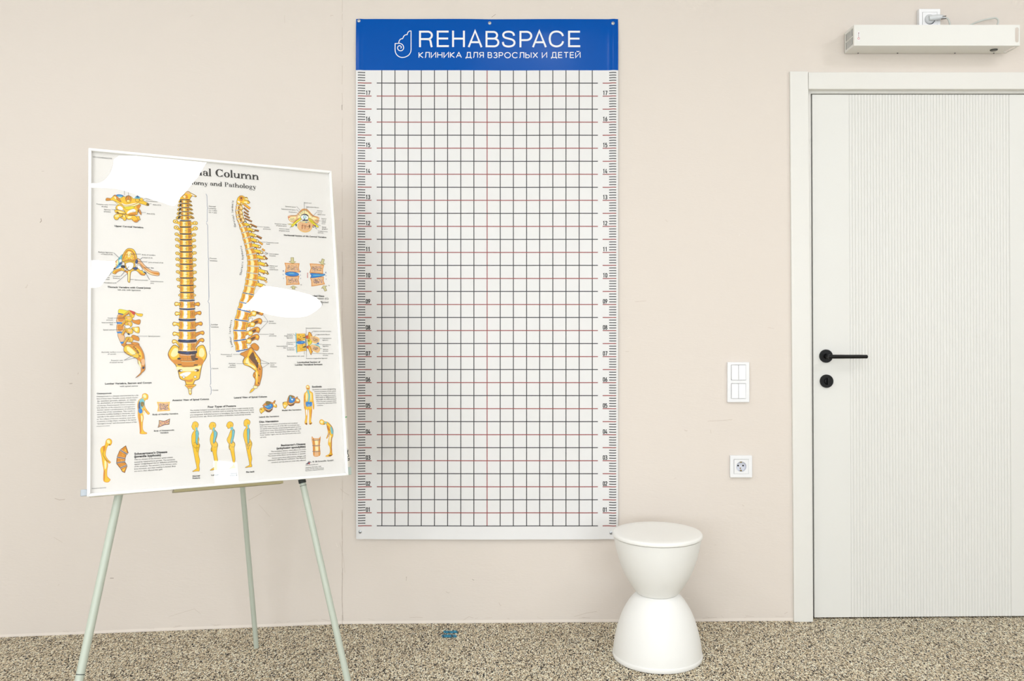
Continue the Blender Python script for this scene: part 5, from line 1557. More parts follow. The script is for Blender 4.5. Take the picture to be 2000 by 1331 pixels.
["F",3,18,1,4158,1744,4188,1732,4191,1775,4203,1814,4171,1832,4173,1782],
["F",5,19,1,4126,1753,4151,1745,4163,1787,4163,1838,4140,1845,4137,1797],
["O",2,6,1,11,4,4238,1821,4316,1799,4345,1864,4366,1930,4312,1959,4251,1938],
["F",11,8,1,4269,1836,4315,1833,4328,1916,4281,1936],
["F",0,9,1,4213,1890,4260,1853,4251,1904,4220,1933],
["F",5,10,1,4299,1851,4330,1865,4336,1915,4305,1909],
["O",2,15,1,10,4,4111,1874,4163,1856,4214,1828,4232,1889,4274,1948,4218,1974,4161,2007,4147,1940],
["F",3,17,1,4126,1890,4140,1879,4164,1927,4180,1978,4161,1983,4149,1934],
["F",3,18,1,4183,1864,4216,1849,4231,1894,4258,1934,4222,1957,4212,1904],
["F",5,19,1,4149,1875,4176,1866,4201,1909,4215,1964,4189,1974,4173,1923],
["O",2,6,1,11,4,4288,1958,4382,1935,4427,1982,4534,2017,4572,2064,4532,2109,4424,2099,4363,2070,4286,2067],
["F",15,8,1,4381,1968,4426,2007,4503,2035,4425,2049],
["F",3,9,1,4394,2059,4471,2071,4532,2092,4439,2090],
["E",5,10,4,10,4525,2056,36,32,0],
["E",9,12,0,10,4360,1951,31,27,0],
["L",12,14,1,15,4327,1963,4351,1912,4385,1906,4406,1951],
["O",2,15,1,10,4,4161,2007,4218,1983,4274,1948,4321,2014,4392,2078,4293,2108,4193,2144,4188,2075],
["F",3,17,1,4175,2023,4192,2010,4218,2059,4231,2113,4200,2119,4196,2068],
["F",3,18,1,4244,1990,4283,1972,4314,2021,4361,2063,4302,2089,4286,2032],
["F",5,19,1,4202,2005,4235,1993,4271,2038,4289,2097,4246,2108,4230,2054],
["O",2,6,1,11,4,4374,2104,4467,2081,4512,2129,4620,2164,4658,2212,4617,2256,4509,2246,4448,2216,4371,2213],
["F",15,8,1,4466,2115,4512,2154,4588,2182,4510,2196],
["F",3,9,1,4479,2206,4556,2218,4618,2239,4525,2237],
["E",5,10,4,10,4611,2203,36,32,0],
["E",9,12,0,10,4445,2098,31,27,0],
["L",12,14,1,15,4412,2110,4437,2058,4471,2053,4491,2098],
["O",2,15,1,10,4,4193,2144,4292,2116,4392,2078,4406,2160,4445,2241,4346,2273,4246,2311,4231,2227],
["F",3,17,1,4215,2164,4243,2149,4271,2210,4283,2276,4250,2282,4244,2219],
["F",3,18,1,4324,2128,4386,2107,4395,2168,4423,2221,4359,2249,4359,2180],
["F",5,19,1,4259,2144,4310,2131,4339,2187,4344,2258,4299,2270,4287,2204],
["O",2,6,1,11,4,4430,2270,4523,2247,4569,2294,4676,2330,4714,2378,4674,2422,4565,2412,4504,2382,4427,2378],
["F",15,8,1,4522,2281,4568,2320,4645,2348,4567,2361],
["F",3,9,1,4535,2372,4613,2384,4674,2405,4581,2402],
["E",5,10,4,10,4667,2369,36,32,0],
["E",9,12,0,10,4501,2264,31,27,0],
["L",12,14,1,15,4468,2276,4493,2224,4527,2218,4548,2264],
["O",2,15,1,10,4,4246,2311,4345,2281,4445,2241,4462,2326,4504,2410,4392,2451,4279,2498,4274,2404],
["F",3,17,1,4265,2334,4294,2318,4318,2384,4324,2457,4288,2465,4288,2395],
["F",3,18,1,4377,2294,4440,2271,4449,2335,4480,2390,4408,2424,4411,2349],
["F",5,19,1,4311,2312,4362,2297,4390,2357,4391,2435,4342,2450,4335,2378],
["O",2,6,1,11,4,4480,2441,4574,2419,4619,2466,4727,2502,4764,2550,4724,2594,4616,2583,4555,2553,4477,2549],
["F",15,8,1,4573,2452,4618,2491,4695,2520,4617,2533],
["F",3,9,1,4586,2543,4663,2556,4725,2577,4632,2574],
["E",5,10,4,10,4718,2541,36,32,0],
["E",9,12,0,10,4552,2435,31,27,0],
["L",12,14,1,15,4519,2447,4544,2396,4578,2390,4598,2436],
["O",2,15,1,10,4,4279,2498,4391,2459,4504,2410,4513,2497,4546,2584,4434,2624,4322,2671,4311,2584],
["F",3,17,1,4301,2518,4334,2500,4359,2562,4366,2631,4329,2640,4327,2574],
["F",3,18,1,4425,2470,4495,2442,4498,2507,4524,2564,4451,2598,4458,2523],
["F",5,19,1,4352,2493,4409,2474,4435,2532,4434,2608,4384,2624,4377,2555],
["O",2,6,1,11,4,4506,2620,4599,2598,4644,2646,4783,2680,4821,2728,4781,2772,4641,2762,4580,2732,4503,2728],
["F",15,8,1,4598,2631,4644,2671,4752,2698,4642,2712],
["F",3,9,1,4611,2722,4688,2735,4781,2755,4657,2753],
["E",5,10,4,10,4774,2719,36,32,0],
["E",9,12,0,10,4577,2614,31,27,0],
["L",12,14,1,14,4544,2626,4569,2575,4603,2570,4624,2615],
["O",2,15,1,10,4,4322,2671,4434,2632,4546,2584,4538,2676,4555,2768,4453,2803,4352,2845,4347,2758],
["F",3,17,1,4342,2691,4374,2673,4392,2737,4393,2807,4359,2814,4362,2748],
["F",3,18,1,4463,2644,4532,2617,4525,2686,4539,2746,4471,2777,4486,2700],
["F",5,19,1,4392,2666,4447,2648,4465,2709,4455,2787,4410,2801,4409,2730],
["O",2,6,1,11,4,4567,2802,4660,2781,4706,2828,4845,2863,4882,2911,4842,2955,4702,2945,4641,2915,4564,2910],
["F",15,8,1,4659,2814,4705,2853,4813,2881,4704,2895],
["F",3,9,1,4672,2905,4750,2918,4842,2938,4718,2936],
["E",5,10,4,10,4836,2902,36,32,0],
["E",9,12,0,10,4638,2797,31,27,0],
["L",12,14,1,14,4605,2809,4630,2758,4664,2752,4685,2798],
["O",2,15,1,10,4,4352,2845,4453,2811,4555,2768,4599,2859,4668,2949,4521,2979,4375,3015,4374,2930],
["F",3,17,1,4370,2865,4401,2849,4428,2912,4434,2980,4388,2986,4393,2922],
["F",3,18,1,4489,2824,4557,2800,4582,2867,4632,2926,4541,2954,4537,2880],
["F",5,19,1,4418,2843,4473,2827,4512,2887,4520,2963,4456,2975,4447,2906],
["O",2,6,1,11,4,4638,2988,4732,2967,4777,3015,4916,3049,4954,3098,4914,3141,4774,3131,4712,3100,4635,3096],
["F",15,8,1,4731,3000,4776,3039,4885,3068,4775,3081],
["F",3,9,1,4744,3091,4821,3104,4914,3124,4789,3122],
["E",5,10,4,10,4907,3088,36,32,0],
["E",9,12,0,10,4710,2983,31,27,0],
["L",12,14,1,14,4677,2994,4702,2943,4736,2938,4756,2984],
["O",2,15,1,10,4,4375,3015,4521,2987,4668,2949,4671,3044,4698,3139,4548,3155,4398,3178,4397,3096],
["F",3,17,1,4399,3035,4442,3021,4463,3083,4461,3149,4412,3151,4422,3090],
["F",3,18,1,4560,3001,4652,2982,4647,3050,4672,3113,4574,3133,4594,3060],
["F",5,19,1,4465,3016,4540,3004,4564,3065,4551,3140,4485,3146,4487,3079],
["O",2,6,1,11,4,4674,3199,4768,3178,4813,3226,4952,3261,4990,3310,4949,3353,4809,3342,4748,3311,4671,3306],
["F",15,8,1,4767,3211,4812,3251,4920,3279,4811,3292],
["F",3,9,1,4779,3302,4857,3315,4950,3336,4825,3333],
["E",5,10,4,10,4943,3300,35,32,0],
["E",9,12,0,10,4745,3194,31,27,0],
["L",12,14,1,14,4713,3206,4737,3155,4772,3150,4792,3195],
["O",2,15,1,10,4,4398,3178,4547,3163,4698,3139,4706,3255,4740,3371,4566,3364,4393,3363,4406,3270],
["F",3,17,1,4419,3203,4464,3193,4479,3266,4468,3341,4414,3335,4434,3268],
["F",3,18,1,4587,3186,4683,3176,4680,3257,4710,3336,4598,3342,4621,3260],
["F",5,19,1,4489,3190,4565,3186,4589,3261,4571,3346,4496,3341,4505,3265],
["O",2,6,1,11,4,4678,3436,4771,3416,4816,3464,4955,3500,4993,3548,4952,3591,4813,3579,4752,3549,4674,3543],
["F",15,8,1,4770,3449,4815,3488,4923,3517,4814,3530],
["F",3,9,1,4783,3539,4860,3553,4953,3574,4828,3570],
["E",5,10,4,10,4946,3538,35,32,0],
["E",9,12,0,10,4749,3432,30,27,0],
["L",12,14,1,14,4716,3443,4741,3392,4775,3388,4795,3433],
["O",2,15,1,10,4,4393,3363,4566,3372,4740,3371,4710,3493,4705,3613,4535,3592,4367,3578,4391,3470],
["F",3,17,1,4413,3396,4466,3391,4468,3476,4444,3559,4391,3548,4421,3473],
["F",3,18,1,4603,3403,4710,3406,4681,3489,4686,3575,4573,3571,4619,3486],
["F",5,19,1,4493,3392,4579,3400,4585,3483,4545,3573,4471,3562,4496,3478],
["O",2,6,1,11,4,4650,3665,4743,3645,4788,3693,4927,3729,4964,3777,4924,3820,4785,3808,4724,3777,4647,3771],
["F",15,8,1,4742,3678,4788,3717,4895,3747,4786,3759],
["F",3,9,1,4755,3768,4832,3782,4925,3803,4801,3799],
["E",5,10,4,10,4918,3767,35,32,0],
["E",9,12,0,10,4721,3661,30,27,0],
["L",12,14,1,14,4688,3672,4713,3621,4747,3617,4767,3662],
["O",2,15,1,9,4,4367,3578,4535,3600,4705,3613,4682,3721,4685,3828,4505,3803,4327,3785,4357,3681],
["F",3,17,1,4384,3612,4436,3611,4437,3692,4409,3770,4354,3757,4388,3686],
["F",3,18,1,4572,3631,4678,3643,4653,3716,4663,3793,4544,3786,4590,3709],
["F",5,19,1,4464,3614,4548,3627,4555,3705,4515,3786,4438,3773,4465,3695],
["O",2,6,1,11,4,4599,3881,4692,3862,4736,3910,4875,3946,4912,3995,4872,4037,4733,4024,4672,3993,4596,3987],
["F",15,8,1,4691,3895,4736,3934,4843,3964,4735,3975],
["F",3,9,1,4703,3984,4780,3998,4872,4020,4749,4016],
["E",5,10,4,10,4866,3984,35,32,0],
["E",9,12,0,10,4670,3877,30,27,0],
["L",12,14,1,14,4637,3888,4661,3838,4696,3834,4716,3879],
["O",2,15,1,9,4,4327,3785,4505,3812,4685,3828,4631,3937,4602,4046,4448,4015,4294,3992,4321,3888],
["F",3,17,1,4346,3819,4400,3820,4397,3901,4367,3978,4318,3964,4350,3894],
["F",3,18,1,4539,3844,4647,3858,4603,3931,4592,4009,4486,3998,4543,3922],
["F",5,19,1,4428,3823,4515,3839,4510,3918,4460,3998,4392,3983,4423,3905],
["O",2,15,1,9,4,4294,3992,4447,4023,4602,4046,4559,4166,4540,4285,4383,4253,4226,4227,4271,4109],
["F",3,17,1,4305,4031,4353,4032,4341,4124,4303,4211,4255,4195,4297,4116],
["F",3,18,1,4475,4061,4571,4078,4533,4159,4527,4245,4422,4233,4477,4149],
["F",5,19,1,4378,4036,4454,4055,4446,4143,4395,4233,4328,4216,4365,4128],
["O",2,15,1,9,4,4226,4227,4383,4261,4540,4285,4496,4443,4476,4600,4299,4556,4123,4518,4185,4373],
["F",3,17,1,4233,4275,4284,4275,4261,4391,4212,4501,4159,4479,4214,4381],
["F",3,18,1,4409,4309,4508,4328,4468,4434,4461,4547,4344,4531,4408,4422],
["F",9,19,1,4309,4280,4387,4301,4374,4415,4314,4530,4239,4507,4288,4396],
["O",2,15,1,9,4,4123,4518,4299,4564,4476,4600,4438,4718,4425,4835,4243,4783,4062,4737,4103,4628],
["F",3,17,1,4139,4557,4193,4563,4185,4651,4149,4732,4093,4710,4135,4639],
["F",3,18,1,4333,4603,4443,4629,4407,4707,4407,4793,4286,4768,4343,4690],
["F",9,19,1,4222,4569,4309,4595,4307,4681,4256,4765,4178,4740,4214,4658],
["L",4,20,0,8,4158,4597,4159,4614],
["L",4,21,0,8,4201,4679,4202,4696],
["L",4,22,0,8,4270,4660,4271,4678],
["L",4,23,0,8,4339,4641,4340,4659],
["L",4,24,0,8,4384,4725,4385,4743],
["O",2,15,1,9,4,4062,4737,4243,4791,4425,4835,4371,4978,4342,5121,4155,5091,3969,5068,4026,4903],
["F",3,17,1,4074,4793,4131,4797,4111,4922,4062,5041,4005,5022,4060,4912],
["F",3,18,1,4274,4843,4387,4871,4339,4969,4328,5074,4203,5063,4273,4955],
["F",9,19,1,4160,4805,4249,4834,4236,4948,4171,5065,4091,5046,4140,4928],
["L",4,20,0,8,4089,4849,4090,4867],
["L",4,21,0,8,4124,4958,4125,4976],
["L",4,22,0,8,4200,4924,4201,4942],
["L",4,23,0,8,4275,4892,4276,4910],
["L",4,24,0,8,4312,4995,4313,5012],
["O",2,15,1,9,4,3969,5068,4155,5099,4342,5121,4299,5269,4280,5416,4099,5408,3919,5406,3954,5237],
["F",3,17,1,3988,5122,4044,5119,4039,5245,4004,5369,3948,5357,3988,5241],
["F",3,18,1,4191,5148,4306,5162,4267,5265,4264,5371,4142,5375,4200,5259],
["F",9,19,1,4074,5123,4166,5141,4164,5256,4112,5380,4033,5370,4068,5248],
["L",4,20,0,8,4009,5175,4010,5193],
["L",4,21,0,8,4056,5280,4057,5297],
["L",4,22,0,8,4126,5237,4127,5254],
["L",4,23,0,8,4197,5196,4198,5214],
["L",4,24,0,8,4242,5294,4243,5311],
["O",2,15,1,9,4,3919,5406,4099,5416,4280,5416,4265,5550,4273,5683,4097,5704,3922,5731,3931,5569],
["F",3,17,1,3944,5455,3998,5446,4013,5564,3999,5683,3942,5680,3963,5567],
["F",3,18,1,4142,5456,4254,5456,4234,5552,4249,5646,4133,5668,4169,5556],
["F",9,19,1,4027,5446,4117,5453,4134,5558,4104,5677,4027,5680,4041,5563],
["L",4,20,0,8,3973,5503,3974,5520],
["L",4,21,0,8,4034,5594,4035,5611],
["L",4,22,0,8,4095,5545,4096,5562],
["L",4,23,0,8,4156,5499,4157,5516],
["L",4,24,0,8,4215,5581,4216,5598],
["O",2,15,1,9,4,3922,5731,4097,5712,4273,5683,4279,5837,4308,5991,4142,6018,3978,6051,3960,5891],
["F",3,17,1,3954,5776,4005,5759,4038,5877,4044,6000,3989,6000,3990,5885],
["F",3,18,1,4146,5748,4254,5733,4249,5844,4279,5949,4170,5978,4188,5854],
["F",9,19,1,4033,5755,4121,5749,4154,5859,4144,5989,4070,5995,4065,5873],
["L",4,20,0,8,3990,5820,3991,5837],
["L",4,21,0,8,4063,5906,4064,5923],
["L",4,22,0,8,4114,5849,4115,5867],
["L",4,23,0,8,4166,5793,4167,5811],
["L",4,24,0,8,4236,5878,4237,5895],
["L",9,25,1,33,4110,1427,4158,1416,4205,1405],
["L",12,26,1,12,4110,1427,4158,1416,4205,1405],
["L",9,25,1,33,4080,1595,4131,1578,4183,1560],
["L",12,26,1,12,4080,1595,4131,1578,4183,1560],
["L",9,25,1,33,4096,1749,4143,1731,4191,1712],
["L",12,26,1,12,4096,1749,4143,1731,4191,1712],
["L",9,25,1,33,4111,1874,4163,1851,4214,1828],
["L",12,26,1,12,4111,1874,4163,1851,4214,1828],
["L",9,25,1,33,4161,2007,4218,1977,4274,1948],
["L",12,26,1,12,4161,2007,4218,1977,4274,1948],
["L",9,25,1,33,4193,2144,4293,2111,4392,2078],
["L",12,26,1,12,4193,2144,4293,2111,4392,2078],
["L",9,25,1,33,4246,2311,4345,2276,4445,2241],
["L",12,26,1,12,4246,2311,4345,2276,4445,2241],
["L",9,25,1,33,4279,2498,4392,2454,4504,2410],
["L",12,26,1,12,4279,2498,4392,2454,4504,2410],
["L",9,25,1,33,4322,2671,4434,2627,4546,2584],
["L",12,26,1,12,4322,2671,4434,2627,4546,2584],
["L",8,27,0,6,4403,2629,4464,2626],
["L",9,25,1,33,4352,2845,4453,2806,4555,2768],
["L",12,26,1,12,4352,2845,4453,2806,4555,2768],
["L",8,27,0,6,4422,2808,4484,2805],
["L",9,25,1,33,4375,3015,4521,2982,4668,2949],
["L",12,26,1,12,4375,3015,4521,2982,4668,2949],
["L",8,27,0,6,4490,2984,4552,2981],
["L",9,25,1,33,4398,3178,4547,3158,4698,3139],
["L",12,26,1,12,4398,3178,4547,3158,4698,3139],
["L",8,27,0,6,4517,3160,4578,3157],
["L",9,25,1,33,4393,3363,4566,3367,4740,3371],
["L",12,26,1,12,4393,3363,4566,3367,4740,3371],
["L",8,27,0,6,4535,3368,4597,3366],
["L",9,25,1,32,4367,3578,4535,3595,4705,3613],
["L",12,26,1,12,4367,3578,4535,3595,4705,3613],
["L",8,27,0,6,4504,3597,4566,3594],
["L",9,25,1,32,4327,3785,4505,3807,4685,3828],
["L",12,26,1,12,4327,3785,4505,3807,4685,3828],
["L",8,27,0,6,4474,3808,4536,3806],
["L",9,25,1,32,4294,3992,4448,4019,4602,4046],
["L",12,26,1,12,4294,3992,4448,4019,4602,4046],
["L",8,27,0,6,4417,4019,4478,4018],
["L",9,25,1,47,4226,4227,4383,4256,4540,4285],
["L",12,26,1,27,4226,4227,4383,4256,4540,4285],
["L",8,27,0,13,4352,4256,4413,4255],
["L",9,25,1,47,4123,4518,4299,4559,4476,4600],
["L",6,26,1,26,4123,4518,4299,4559,4476,4600],
["L",7,27,1,9,4183,4531,4299,4559,4400,4595],
["L",9,25,1,56,4062,4737,4243,4791,4425,4835],
["L",6,26,1,36,4062,4737,4243,4791,4425,4835],
["L",7,27,1,12,4122,4751,4243,4791,4350,4829],
["L",9,25,1,55,3969,5068,4155,5099,4342,5121],
["L",6,26,1,35,3969,5068,4155,5099,4342,5121],
["L",7,27,1,12,4029,5081,4155,5099,4267,5115],
["L",9,25,1,55,3919,5406,4099,5416,4280,5416],
["L",6,26,1,35,3919,5406,4099,5416,4280,5416],
["L",7,27,1,12,3978,5420,4099,5416,4206,5410],
["L",9,25,1,55,3922,5731,4097,5712,4273,5683],
["L",6,26,1,35,3922,5731,4097,5712,4273,5683],
["L",7,27,1,12,3981,5746,4097,5712,4199,5677],
["L",9,25,1,55,3978,6051,4142,6026,4308,5991],
["L",6,26,1,35,3978,6051,4142,6026,4308,5991],
["L",7,27,1,12,4036,6066,4142,6026,4233,5984],
["O",2,21,1,9,4,4140,1243,4167,1164,4233,1089,4310,1076,4385,1118,4450,1120,4486,1222,4535,1281,4483,1335,4406,1327,4328,1347,4265,1310,4225,1383,4174,1373,4125,1321],
["F",3,23,1,4219,1118,4296,1098,4333,1179,4279,1267,4217,1216],
["F",4,24,1,4250,1144,4283,1127,4294,1182,4262,1199],
["F",5,25,1,4372,1147,4461,1168,4473,1223,4383,1195],
["F",5,26,1,4343,1276,4433,1261,4444,1324,4367,1316],
["L",0,27,1,12,4309,1111,4371,1161,4450,1113],
["L",4,28,1,12,4357,1219,4434,1212,4529,1282],
["F",9,29,1,4158,1263,4228,1285,4214,1328,4163,1304],
["O",3,9,1,11,4,4502,4799,4699,4750,4787,4761,4824,4829,4781,4934,4705,4911,4587,4878],
["F",2,11,1,4731,4796,4786,4795,4788,4853,4740,4865],
["F",4,12,1,4545,4822,4675,4820,4696,4877,4587,4867],
["O",2,13,1,11,4,4370,4870,4458,4811,4567,4798,4613,4855,4574,4952,4476,4949,4410,4984,4336,4950],
["F",5,15,1,4490,4838,4566,4837,4568,4902,4499,4907],
["F",3,16,1,4391,4892,4468,4857,4455,4926,4390,4950],
["O",9,17,1,9,4,4439,4708,4516,4673,4537,4718,4480,4811,4426,4800],
["O",3,9,1,11,4,4449,5143,4648,5027,4734,5037,4772,5106,4729,5209,4654,5187,4533,5222],
["F",2,11,1,4679,5072,4733,5072,4736,5129,4688,5141],
["F",4,12,1,4492,5165,4624,5096,4644,5153,4534,5211],
["O",2,13,1,11,4,4318,5212,4406,5155,4514,5142,4560,5199,4520,5295,4423,5291,4358,5326,4284,5292],
["F",5,15,1,4437,5182,4513,5181,4515,5245,4446,5250],
["F",3,16,1,4339,5235,4415,5200,4402,5269,4337,5292],
["O",9,17,1,9,4,4387,5052,4463,5017,4484,5063,4427,5155,4374,5144],
["O",3,9,1,11,4,4377,5416,4574,5302,4661,5313,4698,5381,4656,5484,4581,5461,4461,5495],
["F",2,11,1,4606,5347,4660,5347,4663,5404,4614,5416],
["F",4,12,1,4419,5439,4551,5370,4571,5427,4461,5484],
["O",2,13,1,11,4,4246,5484,4334,5428,4441,5416,4487,5473,4448,5568,4351,5563,4286,5597,4212,5563],
["F",5,15,1,4365,5455,4440,5455,4443,5518,4374,5523],
["F",3,16,1,4267,5507,4343,5473,4331,5541,4266,5563],
["O",9,17,1,9,4,4315,5326,4391,5291,4411,5337,4355,5428,4302,5416],
["O",3,9,1,11,4,4327,5665,4546,5529,4632,5541,4669,5609,4627,5711,4552,5688,4411,5744],
["F",2,11,1,4577,5575,4631,5575,4634,5632,4586,5643],
["F",4,12,1,4370,5688,4523,5597,4543,5654,4411,5733],
["O",2,13,1,11,4,4197,5732,4284,5676,4392,5665,4437,5722,4398,5816,4302,5811,4237,5845,4163,5811],
["F",5,15,1,4316,5703,4391,5704,4393,5767,4324,5771],
["F",3,16,1,4218,5755,4294,5721,4281,5789,4217,5811],
["O",9,17,1,9,4,4265,5575,4341,5541,4362,5586,4306,5676,4252,5665],
["O",3,9,1,11,4,4407,5880,4517,5801,4622,5881,4649,5949,4607,6028,4511,6015],
["O",9,11,1,9,4,4289,5879,4386,5857,4373,5947,4298,5969],
["O",3,13,1,13,4,4081,6135,4275,6036,4406,5925,4468,5993,4571,6151,4675,6310,4681,6467,4720,6580,4703,6803,4655,6981,4608,7113,4480,7109,4506,6932,4445,6820,4470,6709,4514,6665,4347,6528,4189,6459,4160,6347,4206,6225],
["O",2,15,1,11,4,4193,6303,4313,6193,4354,6261,4372,6373,4519,6487,4579,6622,4514,6654,4368,6529,4220,6482,4169,6414],
["F",5,17,1,4246,6326,4311,6260,4350,6417,4496,6531,4516,6599,4369,6507,4243,6415],
["F",2,18,1,4383,5992,4446,6037,4356,6194,4291,6215],
["F",4,19,1,4466,6083,4526,6218,4605,6466,4581,6577,4519,6464,4416,6351,4355,6216],
["F",2,20,1,4487,6105,4652,6332,4668,6534,4607,6421],
["F",2,21,1,4513,6688,4599,6689,4568,7023,4524,7044],
["F",5,22,1,4534,6710,4565,6733,4538,6933],
["E",3,23,4,9,4478,6798,39,52,0],
["F",3,25,1,4644,6623,4706,6714,4657,6892,4599,7046,4596,6801],
["E",0,26,-1,8,4525,6267,13,31,-25],
["E",0,28,-1,8,4600,6417,13,31,-25],
["E",0,30,-1,8,4649,6606,13,31,-25],
["E",0,32,-1,8,4613,6801,13,31,-25],
["E",0,34,-1,8,4593,7034,13,31,-25],
["E",9,36,-1,8,4550,6290,11,22,-25],
["E",9,38,-1,8,4623,6439,11,22,-25],
["O",5,40,1,9,4,4448,7108,4564,7133,4541,7188,4456,7197],
["O",2,42,1,9,4,4392,7206,4467,7197,4433,7262,4325,7325],
["L",16,44,0,9,4804,4910,4947,5128,4680,5415],
["L",16,45,0,9,4765,5124,4947,5128],
["L",16,46,0,9,4611,5525,4949,5529],
["L",16,47,0,9,3881,6144,4102,6150],
["L",16,48,0,9,3969,6426,4307,6432],
["L",16,49,0,9,4674,6321,4935,6438,4710,6580],
["L",16,50,0,9,4639,6433,4935,6438],
["T",1,0,4979,5132,130,"Spinal"],
["T",1,0,4975,5192,210,"processes"],
["T",1,0,4973,5536,130,"Costal"],
["T",1,0,4969,5589,209,"processes"],
["T",1,0,3536,6157,312,"Promontory of"],
["T",1,0,3691,6210,152,"sacrum"],
["T",1,0,3749,6434,199,"Auricular"],
["T",1,0,3779,6492,167,"surface"],
["T",1,0,3730,6546,215,"of sacrum"],
["T",1,0,4964,6440,186,"Posterior"],
["T",1,0,4966,6499,116,"sacral"],
["T",1,0,4962,6555,195,"foramina"],
["T",0,1,3871,7475,958,"Lateral View of Spinal Column"],
["L",16,51,0,9,4720,2068,4894,2068],
["T",1,0,4914,2083,192,"Vertebra"],
["T",1,0,4909,2145,228,"prominens"],
["L",16,52,0,9,4808,2572,4970,2567],
["T",1,0,4989,2587,373,"Transverse costal"],
["T",1,0,4987,2642,111,"facet"],
["L",16,53,0,9,4923,2891,5028,2934,4926,3004],
["L",16,54,0,9,4830,2944,5028,2934],
["T",1,0,5069,2959,278,"Intervertebral"],
["T",1,0,5067,3020,192,"foramina"],
["L",16,55,0,9,4887,3365,5036,3347],
["T",1,0,5057,3350,244,"Inferior and"],
["T",1,0,5055,3410,170,"superior"],
["T",1,0,5053,3470,265,"costal facets"],
["V",0,1,4063,2102,82,-102,"C"],
["V",0,1,4054,2053,82,-102,"e"],
["V",0,1,4046,2003,82,-102,"r"],
["V",0,1,4037,1953,82,-102,"v"],
["V",0,1,4029,1903,82,-101,"i"],
["V",0,1,4021,1853,82,-101,"c"],
["V",0,1,4014,1803,82,-101,"a"],
["V",0,1,4006,1752,82,-96,"l"],
["V",0,1,3999,1650,82,-96,"l"],
["V",0,1,3995,1599,82,-96,"o"],
["V",0,1,3995,1547,82,-90,"r"],
["V",0,1,3997,1495,82,-90,"d"],
["V",0,1,3998,1443,82,-90,"o"],
["V",0,1,4003,1391,82,-83,"s"],
["V",0,1,4010,1339,83,-83,"i"],
["V",0,1,4016,1286,83,-83,"s"],
["V",0,1,4184,3652,81,-80,"T"],
["V",0,1,4194,3596,81,-80,"h"],
["V",0,1,4205,3540,81,-80,"o"],
["V",0,1,4214,3483,81,-81,"r"],
["V",0,1,4223,3427,81,-81,"a"],
["V",0,1,4233,3370,81,-81,"c"],
["V",0,1,4239,3313,81,-85,"i"],
["V",0,1,4245,3256,81,-85,"c"],
["V",0,1,4253,3142,82,-92,"k"],
["V",0,1,4252,3085,82,-92,"y"],
["V",0,1,4251,3027,82,-92,"p"],
["V",0,1,4247,2971,82,-99,"h"],
["V",0,1,4240,2914,82,-99,"o"],
["V",0,1,4233,2858,82,-101,"s"],
["V",0,1,4224,2802,82,-101,"i"],
["V",0,1,4215,2747,82,-101,"s"],
["V",0,1,3864,5898,78,-106,"L"],
["V",0,1,3851,5843,78,-106,"u"],
["V",0,1,3838,5787,78,-106,"m"],
["V",0,1,3830,5731,78,-97,"b"],
["V",0,1,3825,5674,78,-97,"a"],
["V",0,1,3819,5617,78,-97,"r"],
["V",0,1,3814,5503,78,-89,"l"],
["V",0,1,3817,5445,78,-89,"o"],
["V",0,1,3819,5387,78,-89,"r"],
["V",0,1,3821,5330,78,-89,"d"],
["V",0,1,3831,5273,78,-80,"o"],
["V",0,1,3842,5216,79,-80,"s"],
["V",0,1,3853,5159,79,-80,"i"],
["V",0,1,3864,5102,79,-80,"s"],
["O",11,2,1,9,3,5708,1654,5808,1618,5964,1601,6056,1500,6173,1380,6241,1363,6330,1373,6416,1462,6524,1572,6692,1619,6707,1677,6661,1822,6570,1817,6451,1695,6341,1656,6117,1648,6003,1727,5865,1853,5746,1803,5711,1724],
["F",5,4,1,6053,1582,6170,1445,6238,1416,6316,1434,6455,1600,6634,1659,6595,1780,6507,1715,6363,1654,6105,1673,6004,1691],
["F",5,5,1,5750,1698,5961,1659,5913,1756,5823,1821,5758,1790],
["F",10,6,1,5712,1689,5784,1672,5728,1711],
["K",[4,16,11],7,22,11,5,5771,1725,5927,1697,5890,1781,5801,1811],
["K",[4,11,10],8,20,10,6,6531,1690,6666,1692,6650,1799,6573,1757],
["L",3,9,1,21,6079,1487,6172,1409,6239,1392,6329,1409,6415,1485,6524,1584,6669,1633],
["L",4,10,1,7,6113,1484,6216,1429,6305,1434,6414,1521,6523,1607],
["L",14,11,0,9,5786,1631,5985,1617],
["O",15,12,1,9,14,5783,1986,5888,1851,6002,1750,6105,1673,6136,1729,6022,1819,5907,1931,5827,2006],
["O",15,14,1,9,14,6351,1679,6407,1686,6516,1773,6591,1862,6678,1939,6642,1977,6554,1924,6424,1803,6359,1749],
["L",4,16,1,11,5865,1876,6002,1750,6047,1735],
["L",4,17,1,10,6383,1712,6536,1831,6649,1823],
["F",15,18,1,5709,1910,5853,1900,5841,1924,5720,1932],
["F",12,19,1,6119,1613,6188,1549,6301,1541,6376,1618,6321,1598,6221,1570,6141,1623],
["E",9,20,12,9,6234,1663,127,94,0],
["F",8,22,1,6197,1619,6231,1593,6286,1613,6283,1683,6238,1698,6194,1690],
["F",9,23,1,6213,1630,6264,1620,6262,1661,6228,1670],
["F",12,24,1,6145,1787,6203,1736,6228,1676,6242,1733,6326,1733,6336,1768,6224,1770],
["O",11,25,1,16,2,6042,1852,6156,1798,6301,1794,6424,1815,6470,1906,6425,2050,6320,2138,6186,2158,6055,2096,5993,1984],
["E",5,27,4,7,6222,1817,138,25,0],
["F",8,29,1,6244,1815,6312,1805,6288,1842],
["K",[11,4,10,3],30,90,10,7,6130,1893,6399,1875,6391,2064,6101,2059],
["F",4,31,1,6364,1901,6407,1933,6382,2005,6360,1983],
["F",12,32,1,5929,1918,5968,1910,5966,1962,5938,1970],
["F",8,33,1,5927,1965,5966,1968,5948,1993],
